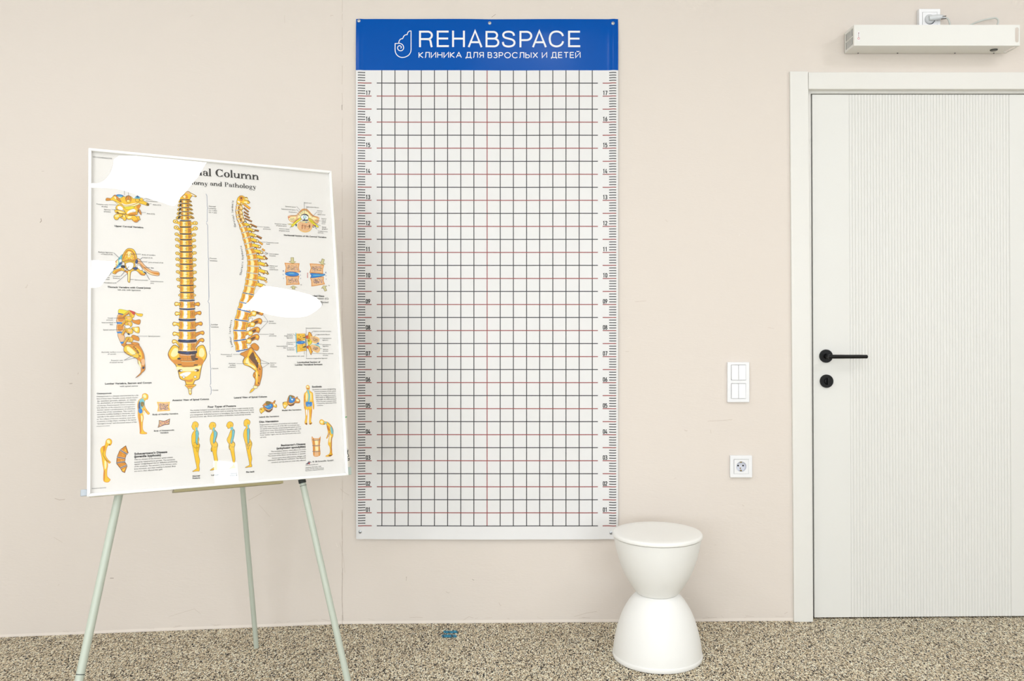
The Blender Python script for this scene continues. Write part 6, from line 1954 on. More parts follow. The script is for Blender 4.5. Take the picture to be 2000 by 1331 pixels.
["E",10,34,-1,9,6507,1913,28,23,0],
["F",12,36,1,6550,1901,6577,1910,6570,1958,6547,1954],
["F",12,37,1,6480,1952,6530,1972,6484,1987],
["F",0,38,1,6564,1970,6618,2026,6584,2016],
["L",16,39,0,9,6243,1161,6227,1558],
["L",16,40,0,9,6316,1298,6309,1470],
["L",16,41,0,9,5992,1305,6178,1515],
["L",16,42,0,9,5982,1406,6154,1575],
["L",16,43,0,9,5973,1506,6096,1626],
["L",16,44,0,9,6637,1451,6465,1647],
["L",16,45,0,9,6562,1746,6755,1747],
["L",16,46,0,9,5665,1924,5775,1917],
["L",16,47,0,9,5742,2053,5817,1978],
["L",16,48,0,9,6591,1862,6747,1911],
["L",16,49,0,9,6542,1948,6617,2043],
["T",1,0,6237,1170,242,"Spinal cord"],
["T",1,0,6305,1304,407,"Ligamentum flavum"],
["T",1,0,5632,1345,329,"Epidural space"],
["T",1,0,5500,1442,453,"Subarachnoid space"],
["T",1,0,5727,1524,223,"Arachnoid"],
["T",1,0,6656,1414,182,"Posterior"],
["T",1,0,6659,1477,142,"root of"],
["T",1,0,6662,1538,257,"spinal nerve"],
["T",1,0,6781,1670,172,"Anterior"],
["T",1,0,6784,1725,143,"root of"],
["T",1,0,6787,1784,128,"spinal"],
["T",1,0,6785,1845,114,"nerve"],
["T",1,0,6785,1968,137,"Spinal"],
["T",1,0,6782,2027,188,"ganglion"],
["T",1,0,6642,2112,324,"Vertebral artery"],
["T",1,0,6640,2168,187,"and vein"],
["T",1,0,5273,1953,369,"Posterior ramus"],
["T",1,0,5314,2010,326,"of spinal nerve"],
["T",1,0,5403,2109,323,"Anterior ramus"],
["T",1,0,5397,2173,330,"of spinal nerve"],
["T",0,1,5547,2319,1364,"Horizontal Section of 4th Cervical Vertebra"],
["O",11,2,0,22,3,5541,3226,5760,3233,5989,3223,5960,3357,5986,3504,5875,3500,5671,3507,5546,3528,5575,3372],
["K",[12,4,17,0,16],4,70,10,11,5601,3297,5939,3283,5933,3448,5603,3461],
["O",11,5,0,22,3,5556,3658,5665,3663,5869,3656,5965,3636,5936,3768,5962,3906,5750,3913,5562,3935,5575,3780],
["K",[12,4,17,0,16],7,70,10,12,5624,3713,5923,3703,5916,3867,5626,3876],
["E",7,8,6,13,5750,3578,212,74,1],
["E",8,10,-1,9,5732,3554,96,16,0],
["F",6,12,1,5574,3609,5745,3635,5919,3605,5744,3647],
["O",11,13,0,23,3,6340,3217,6558,3216,6775,3248,6737,3375,6730,3526,6545,3508,6320,3508,6366,3357],
["K",[12,4,17,0,16],15,70,11,13,6401,3289,6701,3277,6701,3452,6378,3464],
["O",11,16,0,23,3,6328,3681,6538,3649,6749,3642,6735,3775,6771,3873,6575,3912,6357,3952,6363,3803],
["K",[12,4,17,0,16],18,70,11,14,6407,3720,6698,3702,6699,3851,6424,3876],
["O",7,19,1,13,6,6335,3532,6544,3533,6721,3543,6786,3540,6801,3573,6718,3609,6538,3657,6344,3680,6364,3605],
["F",8,21,1,6429,3586,6753,3567,6760,3583,6460,3610],
["O",13,22,0,11,14,5736,3037,5823,3033,5818,3156,5888,3170,5783,3232,5668,3171,5735,3152],
["O",13,24,0,11,14,5676,4012,5763,3961,5887,4006,5816,4013,5819,4073,5728,4068,5733,4016],
["O",13,26,0,12,14,6736,3032,6809,3054,6770,3182,6835,3204,6719,3229,6634,3137,6699,3143],
["O",13,28,0,11,14,6659,4026,6728,3933,6849,3937,6790,3976,6834,4087,6768,4114,6724,4004],
["T",6,1,5467,3507,31,"E"],
["T",6,1,5455,3621,31,"C"],
["T",6,1,5462,3743,31,"T"],
["T",6,1,6000,3503,32,"E"],
["T",6,1,5995,3618,32,"C"],
["T",6,1,5999,3733,32,"T"],
["T",6,1,6818,3514,33,"E"],
["T",6,1,6814,3614,33,"C"],
["T",6,1,6816,3731,33,"T"],
["T",10,0,6229,3569,32,"E"],
["T",10,0,6227,3627,32,"E"],
["T",10,0,6224,3684,32,"E"],
["T",1,0,6000,3933,39,"a)"],
["T",1,0,6898,3933,41,"b)"],
["T",0,1,5844,4302,894,"Behavior of Loaded Discs"],
["T",1,0,6045,4382,827,"Equal compression (C)"],
["T",1,0,6040,4502,823,"Tension on unaffected"],
["T",1,0,6038,4564,640,"side, tension (T)"],
["F",8,2,1,5770,5522,5802,5521,5801,6092,5770,6081,5769,5829],
["O",2,3,0,9,3,5802,5510,6062,5505,6068,5610,6053,5709,5922,5742,5804,5752],
["K",[4,11,15,3,0],5,80,10,21,5834,5532,6050,5532,6043,5698,5849,5698],
["F",3,6,1,5818,5654,5883,5654,5955,5731,5815,5741],
["O",2,7,0,9,3,5810,5862,5929,5852,6059,5819,6082,5930,6082,6051,5888,6071,5801,6086],
["K",[4,11,15,3],9,80,10,22,5842,5873,6058,5852,6050,6039,5835,6048],
["E",7,10,6,8,5926,5786,131,50,-3],
["E",8,12,-1,9,5964,5775,27,11,0],
["F",0,14,1,5981,5626,6062,5615,6061,5643],
["F",0,15,1,5968,5934,6078,5902,6076,5941,5978,5951],
["F",8,16,1,6059,5698,6102,5698,6097,5831,6069,5852],
["L",16,17,0,18,6078,5510,6087,6073],
["O",3,18,1,9,4,6091,5577,6157,5554,6183,5466,6226,5460,6278,5532,6286,5599,6230,5643,6206,5687,6088,5654],
["F",10,20,1,6096,5588,6145,5577,6153,5643,6099,5643],
["F",2,21,1,6193,5488,6225,5499,6232,5588,6200,5566],
["O",15,22,1,9,14,6141,5687,6227,5699,6278,5787,6232,5842,6176,5886,6146,5831],
["F",14,24,1,6151,5709,6205,5710,6180,5787],
["O",11,25,1,15,2,6220,5599,6297,5599,6395,5610,6492,5655,6505,5721,6464,5788,6375,5810,6300,5776,6238,5699],
["K",[0,4,14],27,50,9,23,6263,5632,6470,5655,6454,5766,6323,5743],
["F",7,28,1,6418,5821,6486,5788,6483,5855],
["F",8,29,1,6242,5853,6373,5854,6481,5888,6523,5944,6498,6010,6383,5876],
["O",3,30,1,9,4,6099,5919,6176,5886,6228,5942,6246,6030,6281,6085,6253,6118,6223,6189,6179,6073,6149,5996,6097,5963],
["F",2,32,1,6163,5941,6204,5986,6232,6096,6219,6151,6185,6051],
["F",10,33,1,6098,5930,6153,5919,6151,5963,6108,5957],
["O",11,34,1,13,2,6230,5875,6382,5898,6490,5943,6508,6032,6438,6109,6321,6053,6257,6008],
["K",[0,4,16],36,50,9,24,6272,5920,6467,5954,6441,6054,6301,6008],
["L",16,37,0,9,6111,5355,6079,6259],
["L",16,38,0,9,6326,5426,6246,5510],
["L",16,39,0,9,6420,5532,6328,5632],
["L",16,40,0,9,5695,5516,5778,5577],
["L",16,41,0,9,6514,5652,6591,5653],
["L",16,42,0,9,6384,5845,6582,5846],
["L",16,43,0,9,6509,5997,6586,5997],
["L",16,44,0,9,6263,6140,6579,6146],
["L",16,45,0,9,5690,5779,5792,5780],
["L",16,46,0,9,5722,5933,5821,5862],
["L",16,47,0,9,6021,5962,6013,6170],
["L",16,48,0,9,5516,5762,5494,5784,5495,5904,5480,5915,5497,5926,5497,6029,5511,6040],
["T",1,0,6101,5344,488,"Intervertebral foramen"],
["T",1,0,6342,5443,559,"Superior articular process"],
["T",1,0,6436,5549,420,"Ligamentum flavum"],
["T",1,0,6612,5672,289,"Supraspinous"],
["T",1,0,6609,5731,179,"ligament"],
["T",1,0,6608,5875,260,"Interspinous"],
["T",1,0,6611,5928,182,"ligament"],
["T",1,0,6612,6028,166,"Spinous"],
["T",1,0,6610,6083,160,"process"],
["T",1,0,6595,6166,349,"Inferior articular"],
["T",1,0,6603,6221,160,"process"],
["T",1,0,5508,5538,165,"Anterior"],
["T",1,0,5421,5593,258,"longitudinal"],
["T",1,0,5493,5653,186,"ligament"],
["T",1,0,5530,5801,144,"Anulus"],
["T",1,0,5533,5855,149,"fibrosus"],
["T",1,0,5529,5975,170,"Nucleus"],
["T",1,0,5527,6029,186,"pulposus"],
["T",1,0,5175,5918,287,"Intervertebral"],
["T",1,0,5376,5974,84,"disc"],
["T",1,0,5482,6235,527,"Basivertebral vein canal"],
["T",1,0,6069,6313,668,"Posterior longitudinal ligament"],
["T",0,1,5782,6440,723,"Longitudinal Section of"],
["T",0,1,5715,6517,856,"Lumbar Vertebral Segment"],
["O",2,2,1,10,4,4601,7843,4630,7796,4729,7784,4759,7834,4725,7905,4677,7928,4652,7963,4614,7917],
["F",4,4,1,4625,7828,4664,7822,4648,7854],
["F",5,5,1,4616,7860,4647,7870,4638,7910],
["O",3,6,1,10,4,4781,7632,4822,7593,4940,7618,4987,7648,5053,7577,5077,7594,5050,7667,5097,7701,5115,7759,5086,7799,5007,7771,4964,7859,4899,7921,4827,7918,4758,7866,4706,7743,4699,7710],
["F",14,8,1,4788,7648,4821,7601,4932,7625,4906,7677,4803,7698],
["F",5,9,1,5010,7673,5066,7684,5080,7733,5032,7748],
["F",2,10,1,5016,7739,5104,7742,5086,7791,5023,7764],
["F",4,11,1,4775,7835,4868,7879,4981,7819,4964,7875,4883,7920,4804,7901],
["L",5,12,1,11,4783,7827,4869,7863,4974,7811],
["O",7,13,1,10,6,4730,7727,4794,7730,4890,7693,4954,7671,4993,7713,4991,7762,4933,7825,4854,7838,4799,7803],
["F",8,15,1,4738,7728,4801,7755,4873,7741,4855,7781,4808,7779],
["F",9,16,1,4738,7724,4778,7733,4801,7755,4777,7745],
["F",8,17,1,4905,7710,4937,7703,4928,7743,4896,7750],
["O",2,2,1,10,4,5290,7709,5308,7644,5422,7632,5453,7682,5442,7740,5400,7779,5366,7835,5326,7825],
["F",5,4,1,5321,7727,5386,7737,5368,7786,5328,7776],
["F",4,5,1,5300,7652,5332,7653,5315,7685],
["O",3,6,1,10,4,5468,7493,5519,7433,5648,7475,5670,7534,5738,7486,5753,7512,5744,7536,5800,7572,5814,7647,5779,7687,5665,7682,5613,7746,5523,7768,5459,7732,5430,7649,5436,7583],
["F",14,8,1,5476,7502,5518,7441,5639,7483,5606,7498,5516,7503,5481,7568],
["F",5,9,1,5702,7568,5767,7570,5790,7629,5716,7626],
["F",4,10,1,5467,7724,5549,7719,5649,7657,5614,7730,5515,7763],
["L",5,11,1,11,5461,7683,5541,7702,5641,7665],
["O",7,12,1,10,6,5509,7478,5550,7480,5581,7522,5654,7533,5668,7592,5616,7656,5526,7669,5471,7617,5498,7552],
["F",8,14,1,5509,7478,5542,7471,5564,7538,5603,7573,5578,7605,5539,7554],
["F",9,15,1,5555,7562,5604,7548,5595,7589,5562,7588],
["T",1,1,4578,8080,582,"Lateral disc herniation"],
["T",1,1,5259,7911,584,"Medial disc herniation"],
["T",0,1,4575,8233,564,"Disc Herniation"],
["T",1,0,4588,8310,1116,"Degeneration or erosion of vertebrae and vertebral"],
["T",1,0,4588,8371,1176,"discs may cause part or all of the disc to protrude into"],
["T",1,0,4588,8432,1220,"the spinal canal, thereby compressing the spinal cord or"],
["T",1,0,4588,8493,1218,"spinal nerve roots. Disturbances in sensation, pain, and"],
["T",1,0,4587,8555,1184,"paralysis can result. Herniated discs often occur in the"],
["T",1,0,4587,8617,1213,"lower lumbar region, but can also be found in the cervi-"],
["T",1,0,4587,8683,183,"cal area."],
["T",0,1,5189,8970,732,"Bechterew's Disease"],
["T",0,1,5050,9053,872,"(ankylosing spondylitis)"],
["T",1,0,4883,9125,1046,"This hereditary disease, which affects nine times"],
["T",1,0,4821,9189,1105,"more men than women, is classified as an arthritis."],
["T",1,0,4789,9250,1134,"The course of the illness can be chronic or episodic."],
["T",1,0,4899,9323,1022,"Various joints show inflammatory changes with"],
["T",1,0,4785,9380,1133,"subsequent stiffening and ossification. The iliosacral,"],
["T",1,0,4880,9450,1036,"vertebral, and hip joints are most often affected."],
["T",0,1,6204,7220,307,"Scoliosis"],
["T",1,0,6217,7300,734,"Scoliosis is a term designating"],
["T",1,0,6278,7366,673,"lateral curvature of the spinal"],
["T",1,0,6291,7431,654,"column. Scoliotic deviations,"],
["T",1,0,6296,7495,654,"which can result from anom-"],
["T",1,0,6301,7554,645,"alies such as differences in"],
["T",1,0,6314,7615,637,"leg length, are differentiated"],
["T",1,0,6320,7679,629,"from unusual scoliosis which"],
["T",1,0,6325,7738,629,"is caused by deformity of the"],
["T",1,0,6330,7799,200,"vertebrae."],
["T",0,1,3131,7721,788,"Four Types of Posture"],
["T",1,0,2641,7794,1784,"The double S-shaped curvature of the spinal column allows weight bearing on the"],
["T",1,0,2640,7855,1790,"vertical axis as needed for activities such as jumping. Four basic posture types"],
["T",1,0,2639,7923,1789,"are recognized. Individual posture is hereditary, but is also influenced by the"],
["T",1,0,2638,7982,1707,"growth process, age, illness, and condition of shoulder, back and hip muscles."],
["T",0,1,231,7225,369,"Osteoporosis"],
["T",1,0,226,7303,1069,"Osteoporosis is a disease characterized by a de-"],
["T",1,0,232,7367,1042,"ficit in bone mass. Possible causes include inactiv-"],
["T",1,0,245,7432,977,"ity, nutrition (protein, calcium, or vitamin"],
["T",1,0,240,7492,956,"C), alcoholism, or prolonged corticoster-"],
["T",1,0,240,7556,956,"oid therapy. Postmenopausal women are particu-"],
["T",1,0,234,7618,962,"larly affected, as the reduction in estrogen pro-"],
["T",1,0,241,7679,955,"duction causes a predominance of osteoclast"],
["T",1,0,235,7742,954,"versus that of the osteoblasts. This results in"],
["T",1,0,242,7803,954,"excessive mobility leading to fractures, most"],
["T",1,0,242,7866,953,"typically in the spinal column, femur, and radi-"],
["T",1,0,236,7932,972,"us. The collapse of thoracic vertebrae cause them"],
["T",1,0,237,7992,978,"to assume a wedge shape, resulting in the typical"],
["T",1,0,237,8058,997,"\"dowager's hump\" and shortened stature of the"],
["T",1,0,225,8121,334,"osteoporosis patient."],
["T",0,1,1169,8953,848,"Scheuermann's Disease"],
["T",0,1,1165,9030,687,"(juvenile kyphosis)"],
["T",1,0,1167,9104,992,"This is a disease of the thoracic spinal column"],
["T",1,0,1167,9170,1048,"caused by impaired bone growth. The vertebrae"],
["T",1,0,1167,9230,1105,"appear wedgeshaped due to defective positioning"],
["T",1,0,1167,9294,1101,"of the symphysis. The curvature of the thoracic verte-"],
["T",1,0,1167,9359,1067,"brae increases, and their mobility is limited. Boys"],
["T",1,0,1167,9422,726,"are more often affected than girls."],
["O",11,2,0,21,2,1776,7506,1940,7526,2093,7518,2071,7641,2096,7752,1939,7754,1782,7758,1808,7630],
["K",[17,4,16,0],4,110,9,31,1826,7549,2067,7558,2066,7737,1825,7727],
["T",1,1,1644,7872,676,"Body of Healthy Vertebra"],
["O",11,5,0,16,4,1816,8027,1949,8060,2094,7999,2075,8148,1961,8156,1785,8223,1815,8122],
["K",[17,4,10,0],7,60,9,32,1836,8082,2076,8039,2062,8134,1822,8190],
["T",1,1,1677,8334,531,"Body of Osteoporotic"],
["T",1,1,1834,8399,221,"Vertebra"],
["O",2,2,1,13,3,1390,7273,1452,7242,1519,7277,1534,7346,1514,7414,1469,7417,1439,7493,1451,7629,1513,7741,1567,7811,1537,7845,1488,7794,1426,7710,1388,7789,1408,7926,1388,8060,1387,8248,1436,8331,1491,8361,1473,8387,1326,8374,1318,8298,1302,8082,1270,7892,1270,7730,1261,7540,1303,7419,1377,7368],
["F",5,4,1,1402,7287,1464,7275,1489,7358,1427,7369],
["F",3,5,1,1290,7839,1327,7841,1351,8112,1350,8327,1318,8298],
["F",5,6,1,1351,7869,1388,7898,1376,8032,1351,8031],
["F",5,7,1,1413,7736,1450,7779,1425,7845,1388,7817],
["F",8,8,1,1290,7487,1352,7394,1427,7424,1444,7547,1414,7628,1339,7679,1285,7650],
["F",6,9,1,1280,7541,1320,7461,1334,7652,1389,7735,1290,7677],
["F",14,10,1,1340,7489,1426,7492,1419,7601,1352,7612],
["L",8,11,1,16,1427,7342,1389,7423,1340,7489],
["F",7,12,1,1285,7677,1364,7675,1384,7762,1339,7809,1290,7772],
["L",3,13,1,13,1389,7545,1426,7683,1512,7795],
["O",2,2,1,12,3,466,8515,529,8466,594,8509,604,8589,566,8652,518,8649,476,8725,449,8906,509,9040,575,9110,533,9141,478,9064,449,9010,502,9170,486,9324,487,9479,534,9548,565,9589,511,9649,411,9615,400,9472,409,9318,380,9135,355,8925,326,8767,365,8679,436,8644],
["F",3,4,1,389,8667,448,8671,436,8775,397,8824],
["F",5,5,1,482,8516,541,8506,566,8586,506,8596],
["F",5,6,1,426,9060,474,9116,463,9271,427,9268],
["L",4,7,1,10,397,8824,390,8902,461,9037,544,9108],
["F",3,8,1,409,9344,440,9346,429,9578,410,9576],
["F",4,9,1,530,8629,566,8626,542,8656],
["O",3,2,0,15,4,852,8762,953,8689,1016,8892,937,8913,817,8786],
["F",2,4,1,918,8814,947,8779,967,8853],
["O",3,2,0,15,4,805,8804,968,8928,937,9031,738,8978],
["F",2,4,1,858,8895,876,8948,897,8963],
["O",3,2,0,15,4,734,9004,937,9044,925,9148,722,9134],
["F",2,4,1,810,9061,851,9080,867,9105],
["O",3,2,0,15,4,722,9160,925,9127,978,9218,806,9283],
["F",2,4,1,824,9183,877,9190,901,9200],
["O",3,2,0,15,4,818,9297,985,9244,925,9423,866,9392],
["F",2,4,1,861,9347,937,9304,893,9385],
["L",9,9,0,33,809,8794,997,8930],
["L",12,10,0,20,809,8794,997,8930],
["L",9,9,0,33,734,8991,937,9034],
["L",12,10,0,20,734,8991,937,9034],
["L",9,9,0,32,710,9146,937,9118],
["L",12,10,0,20,710,9146,937,9118],
["L",9,9,0,33,818,9287,978,9225],
["L",12,10,0,20,818,9287,978,9225],
["O",2,2,1,8,4,2781,8105,2835,8134,2865,8193,2847,8264,2826,8306,2838,8364,2868,8452,2856,8537,2875,8624,2853,8709,2886,8782,2875,8867,2857,8952,2848,9065,2879,9237,2857,9363,2866,9463,2854,9532,2787,9527,2694,9534,2681,9519,2755,9476,2792,9429,2758,9229,2721,9000,2696,8842,2671,8712,2671,8541,2695,8442,2750,8359,2710,8328,2695,8292,2675,8248,2692,8198,2720,8128],
["F",3,4,1,2778,8148,2787,8148,2783,8157],
["F",8,5,1,2785,8282,2819,8277,2825,8327,2845,8372,2804,8377,2784,8347],
["F",8,6,1,2777,8389,2838,8378,2862,8423,2856,8537,2834,8636,2826,8764,2792,8748,2773,8661,2781,8547],
["L",4,7,1,8,2777,8389,2838,8378,2862,8423,2856,8537,2834,8636,2826,8764,2792,8748,2773,8661,2781,8547,2777,8389],
["L",14,8,1,8,2801,8806,2790,8890,2815,8992,2838,8836],
["L",14,9,1,8,2785,8776,2852,8780],
["L",14,10,1,8,2725,8730,2759,8703,2832,8765,2879,8796,2851,8852,2743,8859,2724,8772],
["L",4,11,1,7,2777,8210,2800,8225,2779,8253],
["O",2,2,1,9,4,3259,8147,3321,8172,3345,8239,3325,8303,3297,8353,3337,8406,3375,8466,3362,8566,3335,8652,3331,8709,3372,8769,3381,8842,3358,8927,3345,9070,3369,9272,3339,9399,3351,9499,3329,9533,3261,9528,3172,9536,3159,9520,3249,9463,3284,9395,3261,9164,3223,8976,3196,9003,3188,8916,3208,8846,3180,8743,3172,8628,3197,8514,3240,8429,3231,8356,3180,8354,3171,8302,3151,8272,3169,8208,3204,8159],
["F",3,4,1,3256,8191,3265,8191,3261,8200],
["F",8,5,1,3259,8307,3300,8309,3296,8374,3317,8404,3268,8424,3255,8372],
["F",8,6,1,3275,8438,3323,8405,3367,8465,3351,8566,3319,8651,3304,8722,3268,8770,3252,8690,3272,8576],
["L",4,7,1,8,3275,8438,3323,8405,3367,8465,3351,8566,3319,8651,3304,8722,3268,8770,3252,8690,3272,8576,3275,8438],
["L",14,8,1,8,3240,8804,3218,8889,3231,8947],
["L",14,9,1,8,3205,8860,3196,8974,3216,9004],
["L",14,10,1,8,3276,8749,3331,8724,3371,8784,3349,8869,3260,8863],
["L",4,11,1,7,3264,8235,3288,8251,3271,8279],
["O",2,2,1,9,4,3740,8152,3803,8182,3830,8242,3814,8314,3792,8357,3840,8389,3864,8449,3842,8594,3811,8724,3852,8784,3862,8850,3842,8915,3839,9045,3855,9263,3831,9392,3854,9494,3842,9519,3772,9514,3695,9533,3679,9517,3766,9459,3792,9389,3765,9199,3721,8979,3701,8978,3682,8890,3693,8818,3647,8728,3645,8655,3689,8571,3733,8456,3763,8385,3736,8347,3679,8359,3666,8321,3636,8283,3654,8218,3683,8176],
["F",3,4,1,3736,8196,3746,8196,3742,8205],
["F",8,5,1,3750,8326,3807,8314,3826,8388,3783,8415,3756,8385],
["F",8,6,1,3790,8430,3840,8404,3860,8449,3843,8579,3804,8723,3775,8794,3740,8792,3749,8691,3780,8576],
["L",4,7,1,9,3790,8430,3840,8404,3860,8449,3843,8579,3804,8723,3775,8794,3740,8792,3749,8691,3780,8576,3790,8430],
["L",14,8,1,9,3719,8776,3696,8862,3722,8965],
["L",14,9,1,9,3725,8835,3702,8920],
["L",14,10,1,9,3761,8793,3817,8760,3858,8828,3828,8899,3751,8894],
["L",4,11,1,7,3745,8252,3766,8268,3748,8296],
["O",2,2,1,9,4,4231,8107,4288,8139,4315,8200,4292,8265,4272,8309,4274,8375,4294,8428,4294,8605,4287,8693,4335,8784,4347,8859,4323,8945,4298,9075,4329,9267,4304,9397,4322,9486,4307,9521,4222,9522,4151,9531,4137,9515,4223,9478,4253,9437,4223,9231,4186,9010,4162,8847,4123,8684,4108,8565,4137,8434,4189,8363,4183,8311,4140,8309,4134,8272,4128,8227,4144,8154,4181,8119],
["F",3,4,1,4227,8151,4237,8151,4233,8160],
["F",8,5,1,4234,8277,4273,8272,4270,8375,4245,8381],
["F",8,6,1,4216,8402,4274,8390,4286,8457,4275,8604,4264,8751,4248,8823,4220,8807,4216,8689,4213,8542],
["L",4,7,1,9,4216,8402,4274,8390,4286,8457,4275,8604,4264,8751,4248,8823,4220,8807,4216,8689,4213,8542,4216,8402],
["L",14,8,1,9,4205,8821,4217,8924,4229,8998,4268,8868],
["L",14,9,1,9,4183,8848,4282,8869],
["L",14,10,1,9,4169,8833,4225,8866,4285,8781,4327,8813,4296,8885,4167,8899],
["L",4,11,1,7,4228,8210,4257,8226,4242,8255],
["T",0,1,2673,9680,199,"Normal"],
["T",0,1,2675,9739,197,"Posture"],
["T",0,1,3176,9688,212,"Lordosis"],
["T",0,1,3706,9687,174,"Severe"],
["T",0,1,3684,9739,209,"lordosis"],
["T",0,1,4150,9680,239,"Flat back"],
["O",2,2,1,11,3,6022,7186,6074,7139,6126,7178,6129,7256,6112,7295,6180,7357,6222,7403,6225,7591,6246,7769,6227,7900,6208,7833,6200,7657,6174,7744,6173,7920,6148,8094,6123,8268,6156,8324,6093,8364,6069,8309,6087,8091,6080,7894,6046,7914,6022,8088,5999,8262,6002,8360,5959,8347,5932,8302,5968,8129,5963,7911,5980,7714,5977,7582,5954,7757,5965,7878,5940,7844,5935,7690,5953,7427,6004,7363,6038,7320,6047,7276],
["F",5,4,1,6038,7176,6089,7162,6102,7222,6057,7232],
["F",5,5,1,6013,7396,6057,7398,6050,7563,6004,7627],
["F",5,6,1,6145,7400,6177,7413,6170,7589,6142,7610],
["F",3,7,1,5955,7471,5982,7450,5972,7604,5952,7669],
["F",4,8,1,5965,8303,6003,8327,5995,8359,5955,8336],
["F",3,9,1,6031,7226,6115,7229,6106,7266,6051,7265],
["F",9,10,1,5985,7912,6029,7913,6014,8066,5992,8065],
["F",3,11,1,6134,7918,6160,7919,6135,8137,6120,8137],
["F",4,12,1,6077,8331,6139,8312,6115,8355],
["L",8,13,1,49,6073,7281,6087,7365,6109,7455,6096,7564,6078,7674],
["F",7,14,1,5995,7671,6057,7656,6096,7675,6145,7659,6183,7689,6173,7777,6116,7812,6084,7795,6039,7815,5998,7770],
["L",8,15,1,11,6044,7717,6086,7762,6142,7720],
["L",9,16,0,9,6051,7794,6071,7751],
["L",9,17,0,9,6117,7796,6106,7752],
["O",2,2,1,11,3,6386,8303,6417,8238,6484,8231,6548,8289,6647,8320,6753,8431,6803,8566,6789,8719,6758,8805,6727,8978,6730,9153,6730,9283,6744,9328,6664,9377,6542,9368,6537,9346,6645,9299,6678,9171,6657,9050,6626,8994,6657,8821,6685,8691,6665,8646,6613,8797,6579,8816,6592,8773,6643,8645,6617,8490,6610,8402,6567,8367,6532,8387,6466,8383,6412,8359],
["F",5,4,1,6408,8304,6450,8257,6504,8286,6468,8351],
["F",3,5,1,6620,8424,6684,8472,6690,8582,6646,8579],
["F",4,6,1,6511,8364,6545,8354,6532,8393],
["F",3,7,1,6723,8825,6752,8827,6717,9283,6691,9259],
["F",5,8,1,6683,8735,6726,8759,6696,8933,6663,8931],
["F",4,9,1,6610,9340,6733,9327,6664,9370],
["L",4,10,1,9,6610,8402,6638,8513,6701,8582,6637,8776],
["L",8,11,1,44,6536,8321,6612,8340],
["F",8,12,1,6718,8473,6762,8476,6791,8587,6781,8686,6741,8683,6724,8584],
["L",16,13,1,11,6647,8327,6742,8442,6795,8587,6788,8741,6752,8827,6716,8977,6718,9174],
["O",11,2,1,13,3,6138,8736,6184,8793,6348,8803,6394,8751,6377,8891,6354,9020,6361,9151,6347,9322,6171,9332,6150,9180,6148,9007,6128,8833],
["F",3,4,1,6151,8791,6194,8815,6207,9011,6184,9290,6159,9267,6164,9008],
["F",3,5,1,6347,8824,6381,8805,6349,9020,6341,9301,6315,9299,6332,9019],
["F",5,6,1,6224,8871,6301,8876,6295,8995,6230,8980],
["F",5,7,1,6227,9056,6303,9060,6299,9168,6233,9164],
["L",16,8,1,17,6138,8834,6258,8854,6384,8840],
["L",16,9,1,17,6131,9006,6250,9027,6376,9013],
["L",16,10,1,17,6123,9185,6242,9205,6368,9192],
["F",12,11,0,5895,9565,6003,9470,6092,9519,6022,9519,5967,9564],
["F",10,12,0,5990,9523,6043,9533,6020,9568,5988,9559],
["L",9,13,0,6,5924,9550,6006,9488,6066,9522],
["T",0,0,6109,9521,648,"© 3B Scientific GmbH"],
["T",1,0,5894,9601,381,"www.3bscientific.com"],
["T",1,0,5891,9671,477,"Hamburg, Germany, 1995"],
["T",1,0,5889,9718,556,"Design and text: Antje Dollberg"],
["T",1,0,5887,9766,555,"Illustration: Heinrich Rohmann"]]''')
S3 = Sheet(); LAY = 3e-5
def uv(a): return [(a[i]*1e-4-W/2, H-a[i+1]*1e-4) for i in range(0, len(a), 2)]
